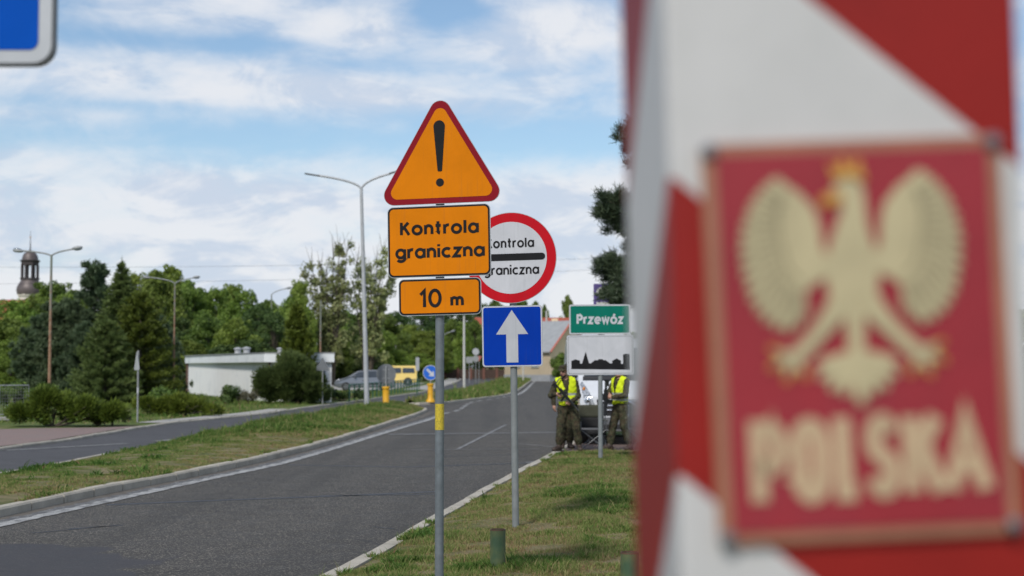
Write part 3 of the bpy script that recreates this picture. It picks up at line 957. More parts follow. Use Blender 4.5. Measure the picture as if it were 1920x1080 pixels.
def blades(name, fa, fb, zf, y0, y1, dens, hgt_r, wid, dry_bias, seed, umax=1.0, hfun=None, dens_fall=0.0, bias_fun=None, lean_mul=1.0, keep_lo=None):
    r = np.random.default_rng(seed)
    n = 0
    ys = np.linspace(y0, y1, 400)
    wdt = (np.asarray(fb(ys)) - np.asarray(fa(ys))) * umax
    area = float(np.trapezoid(wdt, ys)) if hasattr(np, 'trapezoid') else float(np.trapz(wdt, ys))
    n = int(area * dens)
    cdf = np.cumsum(wdt * np.exp(-dens_fall * (ys - y0)))
    cdf /= cdf[-1]
    y = np.interp(r.random(n), cdf, ys) + r.uniform(-0.05, 0.05, n)
    y = np.clip(y, y0, y1)
    u = r.random(n) * umax
    x = fa(y) * (1 - u) + fb(y) * u
    # clumps, bare spots
    f1 = 2 * vnoise(x, y, 0.9, 1) - 1
    f2 = 2 * vnoise(x, y, 3.1, 2) - 1
    f3 = 2 * vnoise(x, y, 8.5, 3) - 1
    F = 0.6 * f1 + 0.5 * f2 + 0.45 * f3
    keep = r.random(n) < (np.clip(0.86 + 0.55 * F, 0.42, 1.0) if keep_lo is None else np.clip((F - keep_lo) * 4, 0, 1))
    x, y, u, F, f2, f3 = x[keep], y[keep], u[keep], F[keep], f2[keep], f3[keep]
    n = len(x)
    z = zf(u, y, x) - 0.01
    h = r.uniform(hgt_r[0], hgt_r[1], n) * (0.75 + 0.55 * np.clip(f2 + F, -0.8, 1.2))
    if hfun is not None:
        h *= hfun(u, y, x)
    tall = r.random(n) < 0.012
    h[tall] *= 2.0
    dry = np.clip(dry_bias + (0 if bias_fun is None else bias_fun(u, y, x)) - 0.42 * F + r.normal(0, 0.19, n), 0, 0.88)
    red = r.random(n) < 0.03
    dry[red] = 0.9
    dry[tall] = np.clip(dry[tall] + 0.3, 0, 0.85)
    a = r.uniform(0, 2 * np.pi, n)
    lean = r.uniform(0.1, 0.9, n) * h * lean_mul
    b = r.uniform(0, 2 * np.pi, n)
    w = wid * r.uniform(0.6, 1.3, n)
    base = np.stack([x, y, z], -1)
    side = np.stack([np.cos(a), np.sin(a), np.zeros(n)], -1) * w[:, None] / 2
    dirv = np.stack([np.cos(b) * lean, np.sin(b) * lean, h], -1)
    mid = base + dirv * np.array([0.38, 0.38, 0.62])
    V = np.stack([base - side, base + side, mid + side * 0.75, mid - side * 0.75, base + dirv, base + dirv], 1).reshape(-1, 3)
    # two quads' worth: lower quad + tip triangle (degenerate-free: use triangles)
    k = np.arange(n) * 6
    T = np.concatenate([np.stack([k, k + 1, k + 2], -1), np.stack([k, k + 2, k + 3], -1), np.stack([k + 3, k + 2, k + 4], -1)])
    o = np_mesh(name, V, T, MAT['blades'], attr=np.repeat(dry, 6))
    return tag(o, kind='stuff')


def near_kerb(u, y, x):
    return np.clip(0.35 + (x - RK(y)) / 0.9, 0.35, 1.0) + 0.9 * np.clip((vnoise(x, y, 2.4, 21) - 0.60) * 5, 0, 1) * np.clip(1 - (x - RK(y)) / 0.6, 0, 1)


blades('grass', V_L, V_R, verge_z, 11.3, 20, 9500, (0.020, 0.065), 0.0065, 0.60, 3, 0.42, near_kerb, 0.05)
blades('grass', V_L, V_R, verge_z, 20, PAVE_Y[0], 5200, (0.025, 0.07), 0.010, 0.62, 4, 0.42, near_kerb)
blades('grass', V_L, V_R, verge_z, 3, 11.3, 500, (0.03, 0.08), 0.009, 0.64, 5, 0.5, near_kerb)

# straw litter lying on the bare spots, broad-leaved weeds in patches
blades('grass', V_L, V_R, verge_z, 11.3, 22, 3600, (0.006, 0.014), 0.007, 0.95, 13, 0.42, None, 0.03, None, 4.5)
blades('grass', V_L, V_R, verge_z, 11.3, 30, 2200, (0.03, 0.065), 0.019, 0.12, 14, 0.42, None, 0.03, None, 1.6, 0.52)
blades('grass', lambda y: RK(y) + 0.10, lambda y: RK(y) + 0.24, lambda u, y, x: 0.07 + 0 * u, 11.3, 30, 5200, (0.02, 0.06), 0.008, 0.6, 15, 1.0, None, 0.03, None, 1.6, 0.34)


def isl_h(u, y, x):
    # ankle-high along the far side, mown short by the kerb
    k = np.clip((y - 30) / 8, 0, 1)
    return np.clip(0.6 + 1.3 * k * np.clip(1.1 - u, 0, 1) ** 1.2, 0.5, 1.8) * np.clip(0.4 + u / 0.12, 0.4, 1)


def isl_b(u, y, x):
    # brown by the right-hand kerb, greener along the middle
    return 0.20 * np.clip((u - 0.62) / 0.3, 0, 1) + 0.16 * np.clip((26 - y) / 6, 0, 1) - 0.10 * np.clip(1 - abs(u - 0.35) / 0.3, 0, 1)


blades('grass', I1A, I1B, isl_z, 14, 36, 4200, (0.025, 0.07), 0.012, 0.45, 6, 1.0, isl_h, 0.0, isl_b)
blades('grass', I1A, I1B, isl_z, 36, 66.2, 2200, (0.04, 0.11), 0.018, 0.41, 7, 1.0, isl_h, 0.0, isl_b)
blades('grass', I1A, I1B, isl_z, 15, 50, 700, (0.04, 0.09), 0.028, 0.14, 16, 1.0, None, 0.0, None, 1.6, 0.45)
blades('grass', lambda y: LK(y) - 0.22, lambda y: LK(y) - 0.10, lambda u, y, x: 0.13 + 0 * u, 15, 60, 3000, (0.02, 0.07), 0.012, 0.6, 17, 1.0, None, 0.0, None, 1.6, 0.12)
blades('grass', I2A, I2B, isl_z, 73, 260, 150, (0.12, 0.34), 0.05, 0.5, 8)
blades('grass', lambda y: LL(y) - 16.0, lambda y: LL(y) - 1.0, v3_z, 47, 110, 60, (0.06, 0.16), 0.04, 0.42, 9)
# ------------------------------------------------------------------ stroke lettering
def arc(cx, cy, rx, ry, a0, a1, n=14):
    return [(cx + rx * math.cos(R(a0 + (a1 - a0) * k / n)), cy + ry * math.sin(R(a0 + (a1 - a0) * k / n))) for k in range(n + 1)]


GL = {   # centre lines; x-height 1, capitals 1.42; (advance, strokes)
    'o': (1.0, [arc(.5, .5, .5, .5, 90, 450, 26)]),
    'a': (0.95, [arc(.47, .5, .47, .5, 20, 340, 24), [(.95, 1.08), (.95, -.08)]]),
    'n': (0.78, [[(0, -.08), (0, 1.08)], arc(.39, .58, .39, .42, 180, 0) + [(.78, -.08)]]),
    'm': (1.24, [[(0, -.08), (0, 1.08)], arc(.31, .64, .31, .36, 180, 0) + [(.62, -.08)], arc(.93, .64, .31, .36, 180, 0) + [(1.24, -.08)]]),
    'r': (0.43, [[(0, -.08), (0, 1.08)], arc(.42, .58, .42, .42, 180, 75)]),
    't': (0.50, [[(.22, 1.5), (.22, .25)] + arc(.50, .25, .28, .25, 180, 260, 6), [(-.08, .98), (.56, .98)]]),
    'l': (0.02, [[(0, -.08), (0, 1.52)]]),
    'i': (0.02, [[(0, -.08), (0, 1.08)], [(0, 1.30), (0, 1.56)]]),
    'c': (0.82, [arc(.5, .5, .5, .5, 48, 312, 20)]),
    'z': (0.78, [[(-.04, 1.0), (.74, 1.0), (.04, 0.0), (.84, 0.0)]]),
    'g': (0.95, [arc(.47, .5, .47, .5, 20, 340, 24), [(.95, 1.08), (.95, -.10)] + arc(.50, -.10, .45, .36, 0, -150, 12)]),
    'e': (0.95, [[(.04, .50), (.95, .50)] + arc(.5, .5, .47, .5, 0, 312, 22)]),
    'w': (1.25, [[(0, 1.08), (.31, 0.02), (.625, .95), (.94, 0.02), (1.25, 1.08)]]),
    'K': (0.90, [[(0, -.08), (0, 1.5)], [(.84, 1.48), (.06, .62)], [(.32, .92), (.92, -.08)]]),
    'P': (0.82, [[(0, -.08), (0, 1.42), (.42, 1.42)] + arc(.42, 1.03, .40, .39, 90, -90, 12) + [(0, .64)]]),
    '1': (0.45, [[(-.02, 1.02), (.36, 1.40), (.36, -.08)]]),
    '0': (0.98, [arc(.49, .71, .49, .71, 90, 450, 30)]),
    'O': (0.62, [arc(.31, 1.03, .31, .39, 0, 180, 12) + [(0, .39)] + arc(.31, .39, .31, .39, 180, 360, 12) + [(.62, 1.03)]]),
    'L': (0.62, [[(.02, 1.55), (.02, 0.0), (.70, 0.0)]]),
    'S': (0.66, [arc(.33, 1.06, .32, .36, 20, 180, 10) + [(.03, .98), (.10, .82), (.33, .71), (.58, .56), (.64, .42)] + arc(.33, .36, .31, .36, 0, -165, 12)]),
    'A': (0.86, [[(-.02, -.1), (.43, 1.42), (.88, -.1)], [(.14, .42), (.72, .42)]]),
    'J': (0.5, [[(.45, 1.5), (.45, .35)] + arc(.22, .35, .23, .35, 0, -170, 8)]),
    'U': (0.66, [[(0, 1.5), (0, .35)] + arc(.33, .35, .33, .35, 180, 360, 8) + [(.66, 1.5)]]),
}
GL['ó'] = (1.0, GL['o'][1] + [[(.44, 1.24), (.72, 1.60)]])


def stroke(mb, pts, w, y, closed=False):
    n = len(pts)
    closed = math.hypot(pts[0][0] - pts[-1][0], pts[0][1] - pts[-1][1]) < 1e-6 and n > 4
    if closed:
        pts = pts[:-1]
        n -= 1
    vs, fs = [], []
    for i in range(n):
        p = Vector(pts[i])
        a = Vector(pts[(i - 1) % n]) if closed or i > 0 else None
        b = Vector(pts[(i + 1) % n]) if closed or i < n - 1 else None
        d1 = (p - a).normalized() if a is not None else (b - p).normalized()
        d2 = (b - p).normalized() if b is not None else d1
        n1, n2 = Vector((-d1.y, d1.x)), Vector((-d2.y, d2.x))
        mt = n1 + n2
        mt = mt.normalized() if mt.length > 1e-6 else n1
        l = w / 2 / max(0.45, mt.dot(n1))
        q1, q2 = p + mt * l, p - mt * l
        vs += [(q1.x, y, q1.y), (q2.x, y, q2.y)]
    cnt = n if closed else n - 1
    for i in range(cnt):
        j = (i + 1) % n
        fs.append((2 * i, 2 * i + 1, 2 * j + 1, 2 * j))
    mb.add(vs, fs)


def lettering(mb, text, x0, x1, base, xh, w, y, gap=0.48, ysc=1.0):
    """text from x0 to x1 (outer edges), letters standing on base, outer x-height xh, stroke width w"""
    unit = (xh - w)
    adv, pos = 0.0, []
    for ch in text:
        if ch == ' ':
            adv += 0.55
            continue
        pos.append((ch, adv))
        adv += GL[ch][0] + gap
    total = adv - gap
    sx = (x1 - x0 - w) / total
    k = 0
    for ch, a in pos:
        for st in GL[ch][1]:
            P = [(x0 + w / 2 + (a + px) * sx, base + w / 2 + pz * unit * ysc) for px, pz in st]
            stroke(mb, P, w, y - 0.00025 * (k % 4))
            k += 1


# ------------------------------------------------------------------ near warning sign: triangle, text plate, distance plate
def P2(px, py, cx, cy, s):
    return ((px - cx) * s, (cy - py) * s)


def scaled(pts, cx, cy, s):
    return [P2(px, py, cx, cy, s) for px, py in pts]


def brackets(mb, zs, w):
    for z in zs:
        mb.box((0, 0.020, z), (w, 0.012, 0.03))


D1 = 10.4
s1 = D1 / FPX
b1 = at(824.5, 690, D1)
zb = float(verge_z(np.array(0.), np.array(D1), np.array(b1.x)))
YAW = R(-13)
sg = empty('road_sign', (b1.x, D1, zb), 0, 'tall orange warning sign with an exclamation mark triangle above two worded plates', 'road sign')
Z = lambda py, d: hgt(py, d)
m = MB()
m.tube((0, 0, -0.05), (0, 0, Z(215, D1) - zb), 0.0305, n=20)
pole = m.build('pole', MAT['galv'], sg, smooth=True)
m = MB()
m.path([(0, 0, Z(806, D1) - zb), (0, 0, Z(757, D1) - zb)], 0.0318, 20, cap=False)
m.build('tape', MAT['tape'], pole, smooth=True)['label'] = 'scribbled yellow tape around the pole'


def panel_rot(roll):
    return (0, R(-roll), YAW)


off = 0.05            # the panels stand in front of the pole


def panel_at(name, px, py, d, sgn, build, roll=0.95, label=None, yaw=None, xoff=0.0):
    zb_ = sgn.location.z
    s = d / FPX
    yw = YAW if yaw is None else yaw
    loc = Vector(((px - 960) * s - sgn.location.x, -off * math.cos(yw), Z(py, d) - zb_))
    o = build(s)
    o.parent = sgn
    o.location = loc
    o.rotation_euler = (0, R(-roll), yw)
    if label:
        o['label'] = label
    return o


def tri_panel(s):
    W = 1 / math.cos(YAW)
    side = 249 * s
    m = MB()
    m.M = Matrix.Diagonal((W, 1, 1, 1))
    m.cur = 0
    m.plate(rtri(side, 20 * s), 0.0, 0.004)
    m.cur = 1
    m.sheet(rtri(side - 3 * s, 19.2 * s), -0.0012)
    o = m.build('warning_panel', [MAT['alu_edge'], MAT['sign_red']])
    m = MB()
    m.M = Matrix.Diagonal((W, 1, 1, 1))
    m.sheet(rtri(side - 39 * s, 12.5 * s), -0.0026)
    m.build('panel_face', MAT['orange'], o)
    m = MB()
    c = lambda pts: [((x - 826) * s, (312.3 - y) * s) for x, y in pts]
    top = arc(824, 238, 11.3, 11.5, 180, 0, 16)
    poly = c([(x, 476 - y) for x, y in top] + [(828.6, 322)] + [(x, y) for x, y in [(826.5, 323.3), (821.5, 323.3)]] + [(819.6, 322)])
    m.sheet(poly[::-1], -0.004)
    m.sheet([((824 - 826) * s + x, (312.3 - 344) * s + z) for x, z in circ(7.8 * s, n=28)], -0.004)
    m.build('exclamation_mark', MAT['sign_black'], o)
    for zb_ in (-30 * s, 60 * s):
        m = MB()
        brackets(m, (zb_,), 0.12)
        m.build('bracket', MAT['galv_dull'], o)
    return o


panel_at('warning_panel', 826.5, 312.3, D1, sg, tri_panel, 1.0)


def text_plate(w, h, texts, rad):
    def f(s):
        W = 1 / math.cos(YAW)
        m = MB()
        m.M = Matrix.Diagonal((W, 1, 1, 1))
        m.cur = 0
        m.plate(rrect(w * s, h * s, rad * s), 0.0, 0.004)
        m.cur = 1
        m.sheet(rrect((w - 2.4) * s, (h - 2.4) * s, (rad - 1) * s), -0.0012)
        o = m.build('text_plate', [MAT['alu_edge'], MAT['sign_black']])
        m = MB()
        m.M = Matrix.Diagonal((W, 1, 1, 1))
        m.sheet(rrect((w - 9) * s, (h - 9) * s, (rad - 3.4) * s), -0.0026)
        m.build('panel_face', MAT['orange'], o)
        for t, x0, x1, base, xh, st, gap, ys in texts:
            m = MB()
            m.M = Matrix.Diagonal((W, 1, 1, 1))
            lettering(m, t, x0 * s, x1 * s, base * s, xh * s, st * s, -0.004, gap, ys)
            m.build('lettering', MAT['sign_black'], o)
        for zb_ in (-0.25 * h * s, 0.25 * h * s):
            m = MB()
            brackets(m, (zb_,), 0.12)
            m.build('bracket', MAT['galv_dull'], o)
        return o
    return f


panel_at('text_plate', 823, 453, D1, sg, text_plate(195, 134, [
    ('Kontrola', -73.5, 76, 12, 20.5, 5.6, .50, 1.0), ('graniczna', -83, 86.5, -32, 20.5, 5.6, .46, 1.0)], 11), 1.0)
o = panel_at('text_plate', 825, 557, D1, sg, text_plate(156, 69, [
    ('10', -39, 4, -20, 26.5, 6.2, .42, 1.02), ('m', 20, 45.5, -18.5, 19, 5.6, .4, 1.0)], 10), 1.0)

# ------------------------------------------------------------------ blue one-way square with the round border-control sign above
D2 = 15.4
s2 = D2 / FPX
b2 = at(967, 985, D2)
zb2 = float(verge_z(np.array(0.), np.array(D2), np.array(b2.x)))
sg2 = empty('road_sign', (b2.x, D2, zb2), 0, 'blue one-way arrow sign under a round red-rimmed border control sign', 'road sign')
m = MB()
top2 = Z(405, D2) - zb2
m.tube((0, 0, -0.05), (-0.012 * top2, 0, top2), 0.036, n=18)
m.build('pole', MAT['zinc_mid'], sg2, smooth=True)


def arrow_panel(s):
    W = 1 / math.cos(YAW)
    m = MB()
    m.M = Matrix.Diagonal((W, 1, 1, 1))
    m.plate(rrect(113 * s, 114 * s, 6 * s), 0.0, 0.004)
    m.cur = 1
    m.sheet(rrect(111 * s, 112 * s, 5.4 * s), -0.0015)
    o = m.build('arrow_panel', [MAT['alu_edge'], MAT['sign_white']])
    m = MB()
    m.M = Matrix.Diagonal((W, 1, 1, 1))
    m.sheet(rrect(107.5 * s, 108.5 * s, 4.4 * s), -0.003)
    m.build('panel_face', MAT['sign_blue'], o)
    m = MB()
    m.M = Matrix.Diagonal((W, 1, 1, 1))
    m.sheet([(x * s, z * s) for x, z in [(-11, -49), (11, -49), (11, 3.5), (30, 3.5), (0, 49), (-30, 3.5), (-11, 3.5)]], -0.0045)
    m.build('arrow', MAT['sign_grey'], o)
    for zb_ in (-30 * s, 30 * s):
        m = MB()
        brackets(m, (zb_,), 0.16)
        m.build('bracket', MAT['galv_dull'], o)
    return o


panel_at('arrow_panel', 960.3, 630.5, D2, sg2, arrow_panel, 0.9)


def round_panel(s):
    W = 1 / math.cos(YAW)
    m = MB()
    m.M = Matrix.Diagonal((W, 1, 1, 1))
    m.plate(circ(85.5 * s), 0.0, 0.004)
    m.cur = 1
    m.sheet(circ(84.5 * s), -0.0015)
    o = m.build('round_panel', [MAT['alu_edge'], MAT['sign_red2']])
    m = MB()
    m.M = Matrix.Diagonal((W, 1, 1, 1))
    m.sheet(circ(67.5 * s), -0.003)
    m.build('panel_face', MAT['sign_white'], o)
    m = MB()
    m.M = Matrix.Diagonal((W, 1, 1, 1))
    lettering(m, 'Kontrola', -46 * s, 44.5 * s, 18.5 * s, 14.2 * s, 3.4 * s, -0.0045, .50)
    m.build('lettering', MAT['sign_black'], o)
    m = MB()
    m.M = Matrix.Diagonal((W, 1, 1, 1))
    lettering(m, 'graniczna', -51 * s, 53 * s, -32 * s, 14.2 * s, 3.4 * s, -0.0045, .46)
    m.build('lettering', MAT['sign_black'], o)
    m = MB()
    m.M = Matrix.Diagonal((W, 1, 1, 1))
    m.sheet(arc(58 * s, 1.2 * s, 6.6 * s, 6.6 * s, -90, 90, 10) + arc(-58 * s, 1.2 * s, 6.6 * s, 6.6 * s, 90, 270, 10), -0.0045)
    m.build('bar', MAT['sign_black'], o)
    for zb_ in (-40 * s, 40 * s):
        m = MB()
        brackets(m, (zb_,), 0.16)
        m.build('bracket', MAT['galv_dull'], o)
    return o


panel_at('round_panel', 957.5, 484, D2, sg2, round_panel, 0.9)

# ------------------------------------------------------------------ town sign: green name plate over the white skyline plate
D3 = 28.0
s3 = D3 / FPX
b3 = at(1126, 857, D3)
zb3 = float(verge_z(np.array(0.), np.array(D3), np.array(b3.x)))
sg3 = empty('road_sign', (b3.x, D3, zb3), 0, 'green town name sign above a white plate with a black skyline', 'road sign')
m = MB()
m.tube((0, 0, -0.05), (0, 0, Z(574, D3) - zb3), 0.042, n=16)
m.build('pole', MAT['zinc_mid'], sg3, smooth=True)


def town_panel(s):
    m = MB()
    m.plate(rrect(115 * s, 56 * s, 3 * s), 0.0, 0.005)
    m.cur = 1
    m.sheet(rrect(114 * s, 55 * s, 2.6 * s), -0.002)
    o = m.build('name_panel', [MAT['alu_edge'], MAT['sign_white']])
    m = MB()
    m.sheet(rrect(109.5 * s, 50.5 * s, 2 * s), -0.004)
    m.build('panel_face', MAT['sign_green'], o)
    m = MB()
    lettering(m, 'Przewóz', -43.5 * s, 44.5 * s, -9 * s, 14.5 * s, 3.9 * s, -0.006, .46)
    m.build('lettering', MAT['sign_white'], o)
    return o


panel_at('name_panel', 1124.5, 599, D3, sg3, town_panel, 0.25, yaw=R(-3))


def skyline_panel(s):
    m = MB()
    m.plate(rrect(126 * s, 75 * s, 4 * s), 0.0, 0.005)
    m.cur = 1
    m.sheet(rrect(124 * s, 73 * s, 3.4 * s), -0.002)
    m.cur = 2
    m.sheet(rrect(120.5 * s, 69.5 * s, 2.6 * s), -0.0035)
    m.cur = 1
    m.sheet(rrect(119 * s, 68 * s, 2.2 * s), -0.005)
    o = m.build('skyline_panel', [MAT['alu_edge'], MAT['sign_white'], MAT['sign_back']])
    raw = [(345, 155), (345, 80), (383, 65), (425, 78), (425, 105), (443, 105), (478, -5), (508, 103), (525, 103), (560, 75), (592, 75), (592, 66),
           (635, 66), (635, 75), (660, 75), (700, 105), (720, 105), (720, 82), (760, 60), (800, 82), (800, 110), (820, 110), (820, 25), (850, 18), (882, 22), (882, 165)]
    P = [((1000 + x / 4.908 - 1125) * s, (665.5 - (660 + z / 4.908)) * s) for x, z in raw]
    m = MB()
    m.sheet(P[::-1], -0.0065)
    m.build('skyline', MAT['sign_black'], o)
    return o


panel_at('skyline_panel', 1125.5, 665.5, D3, sg3, skyline_panel, 0.5, yaw=R(-3))

# ------------------------------------------------------------------ big blue information board close on the left
D4 = 4.0
s4 = D4 / FPX
sx4, sz4 = (92 - 960) * s4, Z(122, D4)
W4, H4 = 1.5, 1.0
ib = empty('information_board', (sx4 - W4 / 2, D4, 0.0), 0, 'blue information board with a thick white border, cut off by the top left corner', 'sign')
m = MB()
for dx in (-0.5,):
    m.tube((dx, 0.05, -0.05), (dx, 0.05, sz4 + H4), 0.04, n=16)
m.build('post', MAT['galv_dull'], ib, smooth=True)
m = MB()
m.M = Matrix.Translation((0, 0, sz4 + H4 / 2))
m.plate(rrect(W4, H4, 0.055), 0.0, 0.03)
pn = m.build('panel', MAT['sign_back'], ib)
m = MB()
m.M = Matrix.Translation((0, 0, sz4 + H4 / 2))
m.sheet(rrect(W4 - 0.012, H4 - 0.012, 0.05), -0.002)
m.build('border', MAT['alu_edge'], pn)
m = MB()
m.M = Matrix.Translation((0, 0, sz4 + H4 / 2))
m.sheet(rrect(W4 - 0.082, H4 - 0.082, 0.025), -0.004)
m.build('panel_face', MAT['board_blue'], pn)

# ------------------------------------------------------------------ purple PL board behind the pine
D5 = 58.0
s5 = D5 / FPX
p5 = at(1131, 560, D5)
pb = empty('country_board', (p5.x, D5, 0.1), 0, 'small purple board with PL in a white oval, half behind the pine', 'sign')
m = MB()
m.tube((0, 0.06, 0), (0, 0.06, p5.z + 0.3), 0.06, n=12)
m.build('post', MAT['galv_dull'], pb, smooth=True)
m = MB()
zc = p5.z - 0.1
m.plate(rrect(36 * s5, 56 * s5, 0.03, 0, zc), 0.0, 0.04)
pp_ = m.build('panel', MAT['sign_purple'], pb)
m = MB()
m.sheet([(x * 1.35, z + zc + 0.26) for x, z in circ(9.5 * s5, n=36)], -0.004)
m.build('oval', MAT['board_white'], pp_)
m = MB()
lettering(m, 'PL', -8 * s5, 8 * s5, zc + 0.26 - 4.6 * s5, 7.4 * s5, 1.7 * s5, -0.008, .5)
m.build('lettering', MAT['sign_black'], pp_)
m = MB()
m.sheet(rrect(26 * s5, 16 * s5, 0.02, 0, zc - 0.30), -0.004)
m.build('white_field', MAT['board_white'], pp_)

# ------------------------------------------------------------------ border post with the eagle plaque
LEAN = R(1.35)
PYAW = R(2.4)
PW = 0.311
xl = (1262 - 960) / FPX * _dpost
bp = empty('border_post', (xl + math.tan(LEAN) * 1.75, _dpost, 0.08), 0, 'close red and white striped border post carrying a red eagle plaque', 'border post')
bp.rotation_euler = Euler((0, -LEAN, PYAW))
m = MB()
H = 2.55
m.add([(0, 0, -.1), (PW, 0, -.1), (PW, PW, -.1), (0, PW, -.1), (0, 0, H), (PW, 0, H), (PW, PW, H), (0, PW, H), (PW / 2, PW / 2, H + .16)],
      [(0, 1, 5, 4), (1, 2, 6, 5), (2, 3, 7, 6), (3, 0, 4, 7), (4, 5, 8), (5, 6, 8), (6, 7, 8), (7, 4, 8), (3, 2, 1, 0)])
m.build('post_body', MAT['stripes'], bp, bevel=0.006, seg=3)
pxm = _dpost / FPX
pc = at(1612, 641, _dpost)      # plaque centre in the picture
loc_x = (pc.x - xl) / math.cos(PYAW)
pl = None
pwid, phei = 566 * pxm, 748 * pxm
m = MB()
m.plate(rrect(pwid, phei, 0.005), 0.0, 0.007)
m.build('plaque', MAT['plaque_frame'], bp)
pl = bpy.data.objects['plaque']
pl.location = (loc_x, -0.0075, pc.z - 0.08)
pl.rotation_euler = (0, R(-1.0), 0)
pl['label'] = 'red plaque with a crowned eagle and the word POLSKA'
m = MB()
m.sheet(rrect(pwid - 50 * pxm, phei - 44 * pxm, 0.003), -0.0015)
m.build('plaque_field', MAT['plaque_red'], pl)
for sx_ in (-1, 1):
    for sz_ in (-1, 1):
        m = MB()
        m.M = Matrix.Translation((sx_ * (pwid / 2 - 0.006), -0.003, sz_ * (phei / 2 - 0.006))) @ Matrix.Rotation(R(90), 4, 'X')
        m.lathe([(0.007, -0.004), (0.007, 0.001), (0.004, 0.004)], n=12)
        m.build('screw', MAT['screw'], pl, smooth=False)


def feather(m, root, tip, w, y, n=7):
    """one rounded feather from root to tip (picture columns/rows)"""
    rx, ry = root
    dx, dy = tip[0] - rx, tip[1] - ry
    L = math.hypot(dx, dy)
    ux, uy = dx / L, dy / L
    nx, ny = -uy, ux
    prof = [(0, .55), (.35, .85), (.7, 1.0), (.86, .86), (.95, .55), (1.0, .0)]
    pts = [(rx + ux * L * t - nx * w / 2 * q, ry + uy * L * t - ny * w / 2 * q) for t, q in prof]
    pts += [(rx + ux * L * t + nx * w / 2 * q, ry + uy * L * t + ny * w / 2 * q) for t, q in prof[-2::-1]]
    P = [((x - 1612) * pxm, (641 - z) * pxm) for x, z in pts]
    ar = sum(P[i][0] * P[(i + 1) % len(P)][1] - P[(i + 1) % len(P)][0] * P[i][1] for i in range(len(P)))
    m.sheet(P if ar > 0 else P[::-1], y)


def flat(m, pts, y):
    P = [((x - 1612) * pxm, (641 - z) * pxm) for x, z in pts]
    ar = sum(P[i][0] * P[(i + 1) % len(P)][1] - P[(i + 1) % len(P)][0] * P[i][1] for i in range(len(P)))
    m.sheet(P if ar > 0 else P[::-1], y)


def eagle():
    m = MB()
    flat(m, [(1566, 372), (1578, 350), (1598, 338), (1622, 346), (1630, 365), (1632, 400), (1634, 430), (1644, 470), (1652, 510), (1648, 545), (1640, 585), (1620, 606),
             (1614, 690), (1588, 690), (1582, 606), (1562, 585), (1552, 545), (1550, 510), (1560, 465), (1578, 420), (1588, 398), (1584, 384), (1568, 384)], -0.0030)
    tips = [(140, 332), (152, 338), (166, 350), (178, 363), (190, 380), (198, 398), (206, 420), (210, 442), (213, 465), (211, 490), (209, 514), (202, 540), (196, 563),
            (184, 584), (170, 602), (150, 615), (130, 622), (112, 612), (98, 594)]
    for sgn in (-1, 1):
        X = lambda d: 1601 + sgn * d
        dy = 4 if sgn < 0 else -2
        flat(m, [(X(a), b + dy) for a, b in [(30, 496), (55, 468), (57, 430), (66, 394), (92, 362), (122, 341), (140, 350), (158, 390), (168, 440), (164, 490), (150, 535), (124, 556), (96, 552), (70, 530), (44, 520)]], -0.0033)
        for k, t in enumerate(tips):
            f_ = k / (len(tips) - 1)
            r_ = (118 - 26 * abs(f_ - .4), 372 + 150 * f_)
            feather(m, (X(r_[0]), r_[1] + dy), (X(t[0]), t[1] + dy), 19, -0.0036 - 0.00018 * (k % 3))
        m.cur = 1
        for k, t in enumerate(tips[1:-1]):
            f_ = (k + 1.5) / (len(tips) - 1)
            r_ = (110 - 20 * abs(f_ - .4), 380 + 140 * f_)
            n_ = tips[k + 2]
            e_ = ((t[0] + n_[0]) / 2 * .93 + r_[0] * .07, (t[1] + n_[1]) / 2 * .93 + r_[1] * .07)
            q = [(X(r_[0] + (e_[0] - r_[0]) * .35), r_[1] + (e_[1] - r_[1]) * .35 + dy), (X(e_[0]), e_[1] + dy)]
            stroke(m, [((x - 1612) * pxm, (641 - z) * pxm) for x, z in q], 5 * pxm, -0.0043)
        stroke(m, [((X(a) - 1612) * pxm, (641 - z - dy) * pxm) for a, z in ((126, 356), (138, 400), (136, 450), (124, 500), (100, 528))], 5 * pxm, -0.0044)
        m.cur = 0
        flat(m, [(X(a), b) for a, b in [(12, 560), (38, 545), (58, 585), (88, 627), (120, 658), (138, 666), (136, 684), (112, 686), (84, 662), (54, 632), (26, 606)]], -0.0043)
        for (tx, ty) in ((156, 658), (156, 684), (134, 706), (104, 700)):
            feather(m, (X(120), 671), (X(tx), ty), 14, -0.0046)
        for k, (tx, ty) in enumerate(((76, 690), (74, 714), (54, 737), (30, 746))):
            feather(m, (X(6 + k), 668), (X(tx), ty), 19, -0.0037 - .0002 * k)
    feather(m, (1601, 600), (1604, 768), 30, -0.0047)
    m.build('eagle', [MAT['plaque_cream'], MAT['feather_line']], pl)
    o = pl
    m = MB()
    flat(m, [(1574, 345), (1564, 308), (1580, 322), (1592, 300), (1604, 320), (1622, 302), (1634, 348), (1604, 336)], -0.0050)
    m.build('crown', MAT['gold'], o)
    m = MB()
    flat(m, [(1544, 378), (1564, 366), (1586, 370), (1590, 384), (1566, 390), (1550, 394)], -0.0050)
    m.build('beak', MAT['gold'], o)
    for sgn in (-1, 1):
        X = lambda d: 1601 + sgn * d
        for (ax, ay, tx, ty) in ((146, 660, 166, 652), (148, 678, 168, 692), (128, 698, 138, 718), (104, 694, 98, 714)):
            m = MB()
            feather(m, (X(ax), ay), (X(tx), ty), 10, -0.0052)
            m.build('claw', MAT['gold'], o)


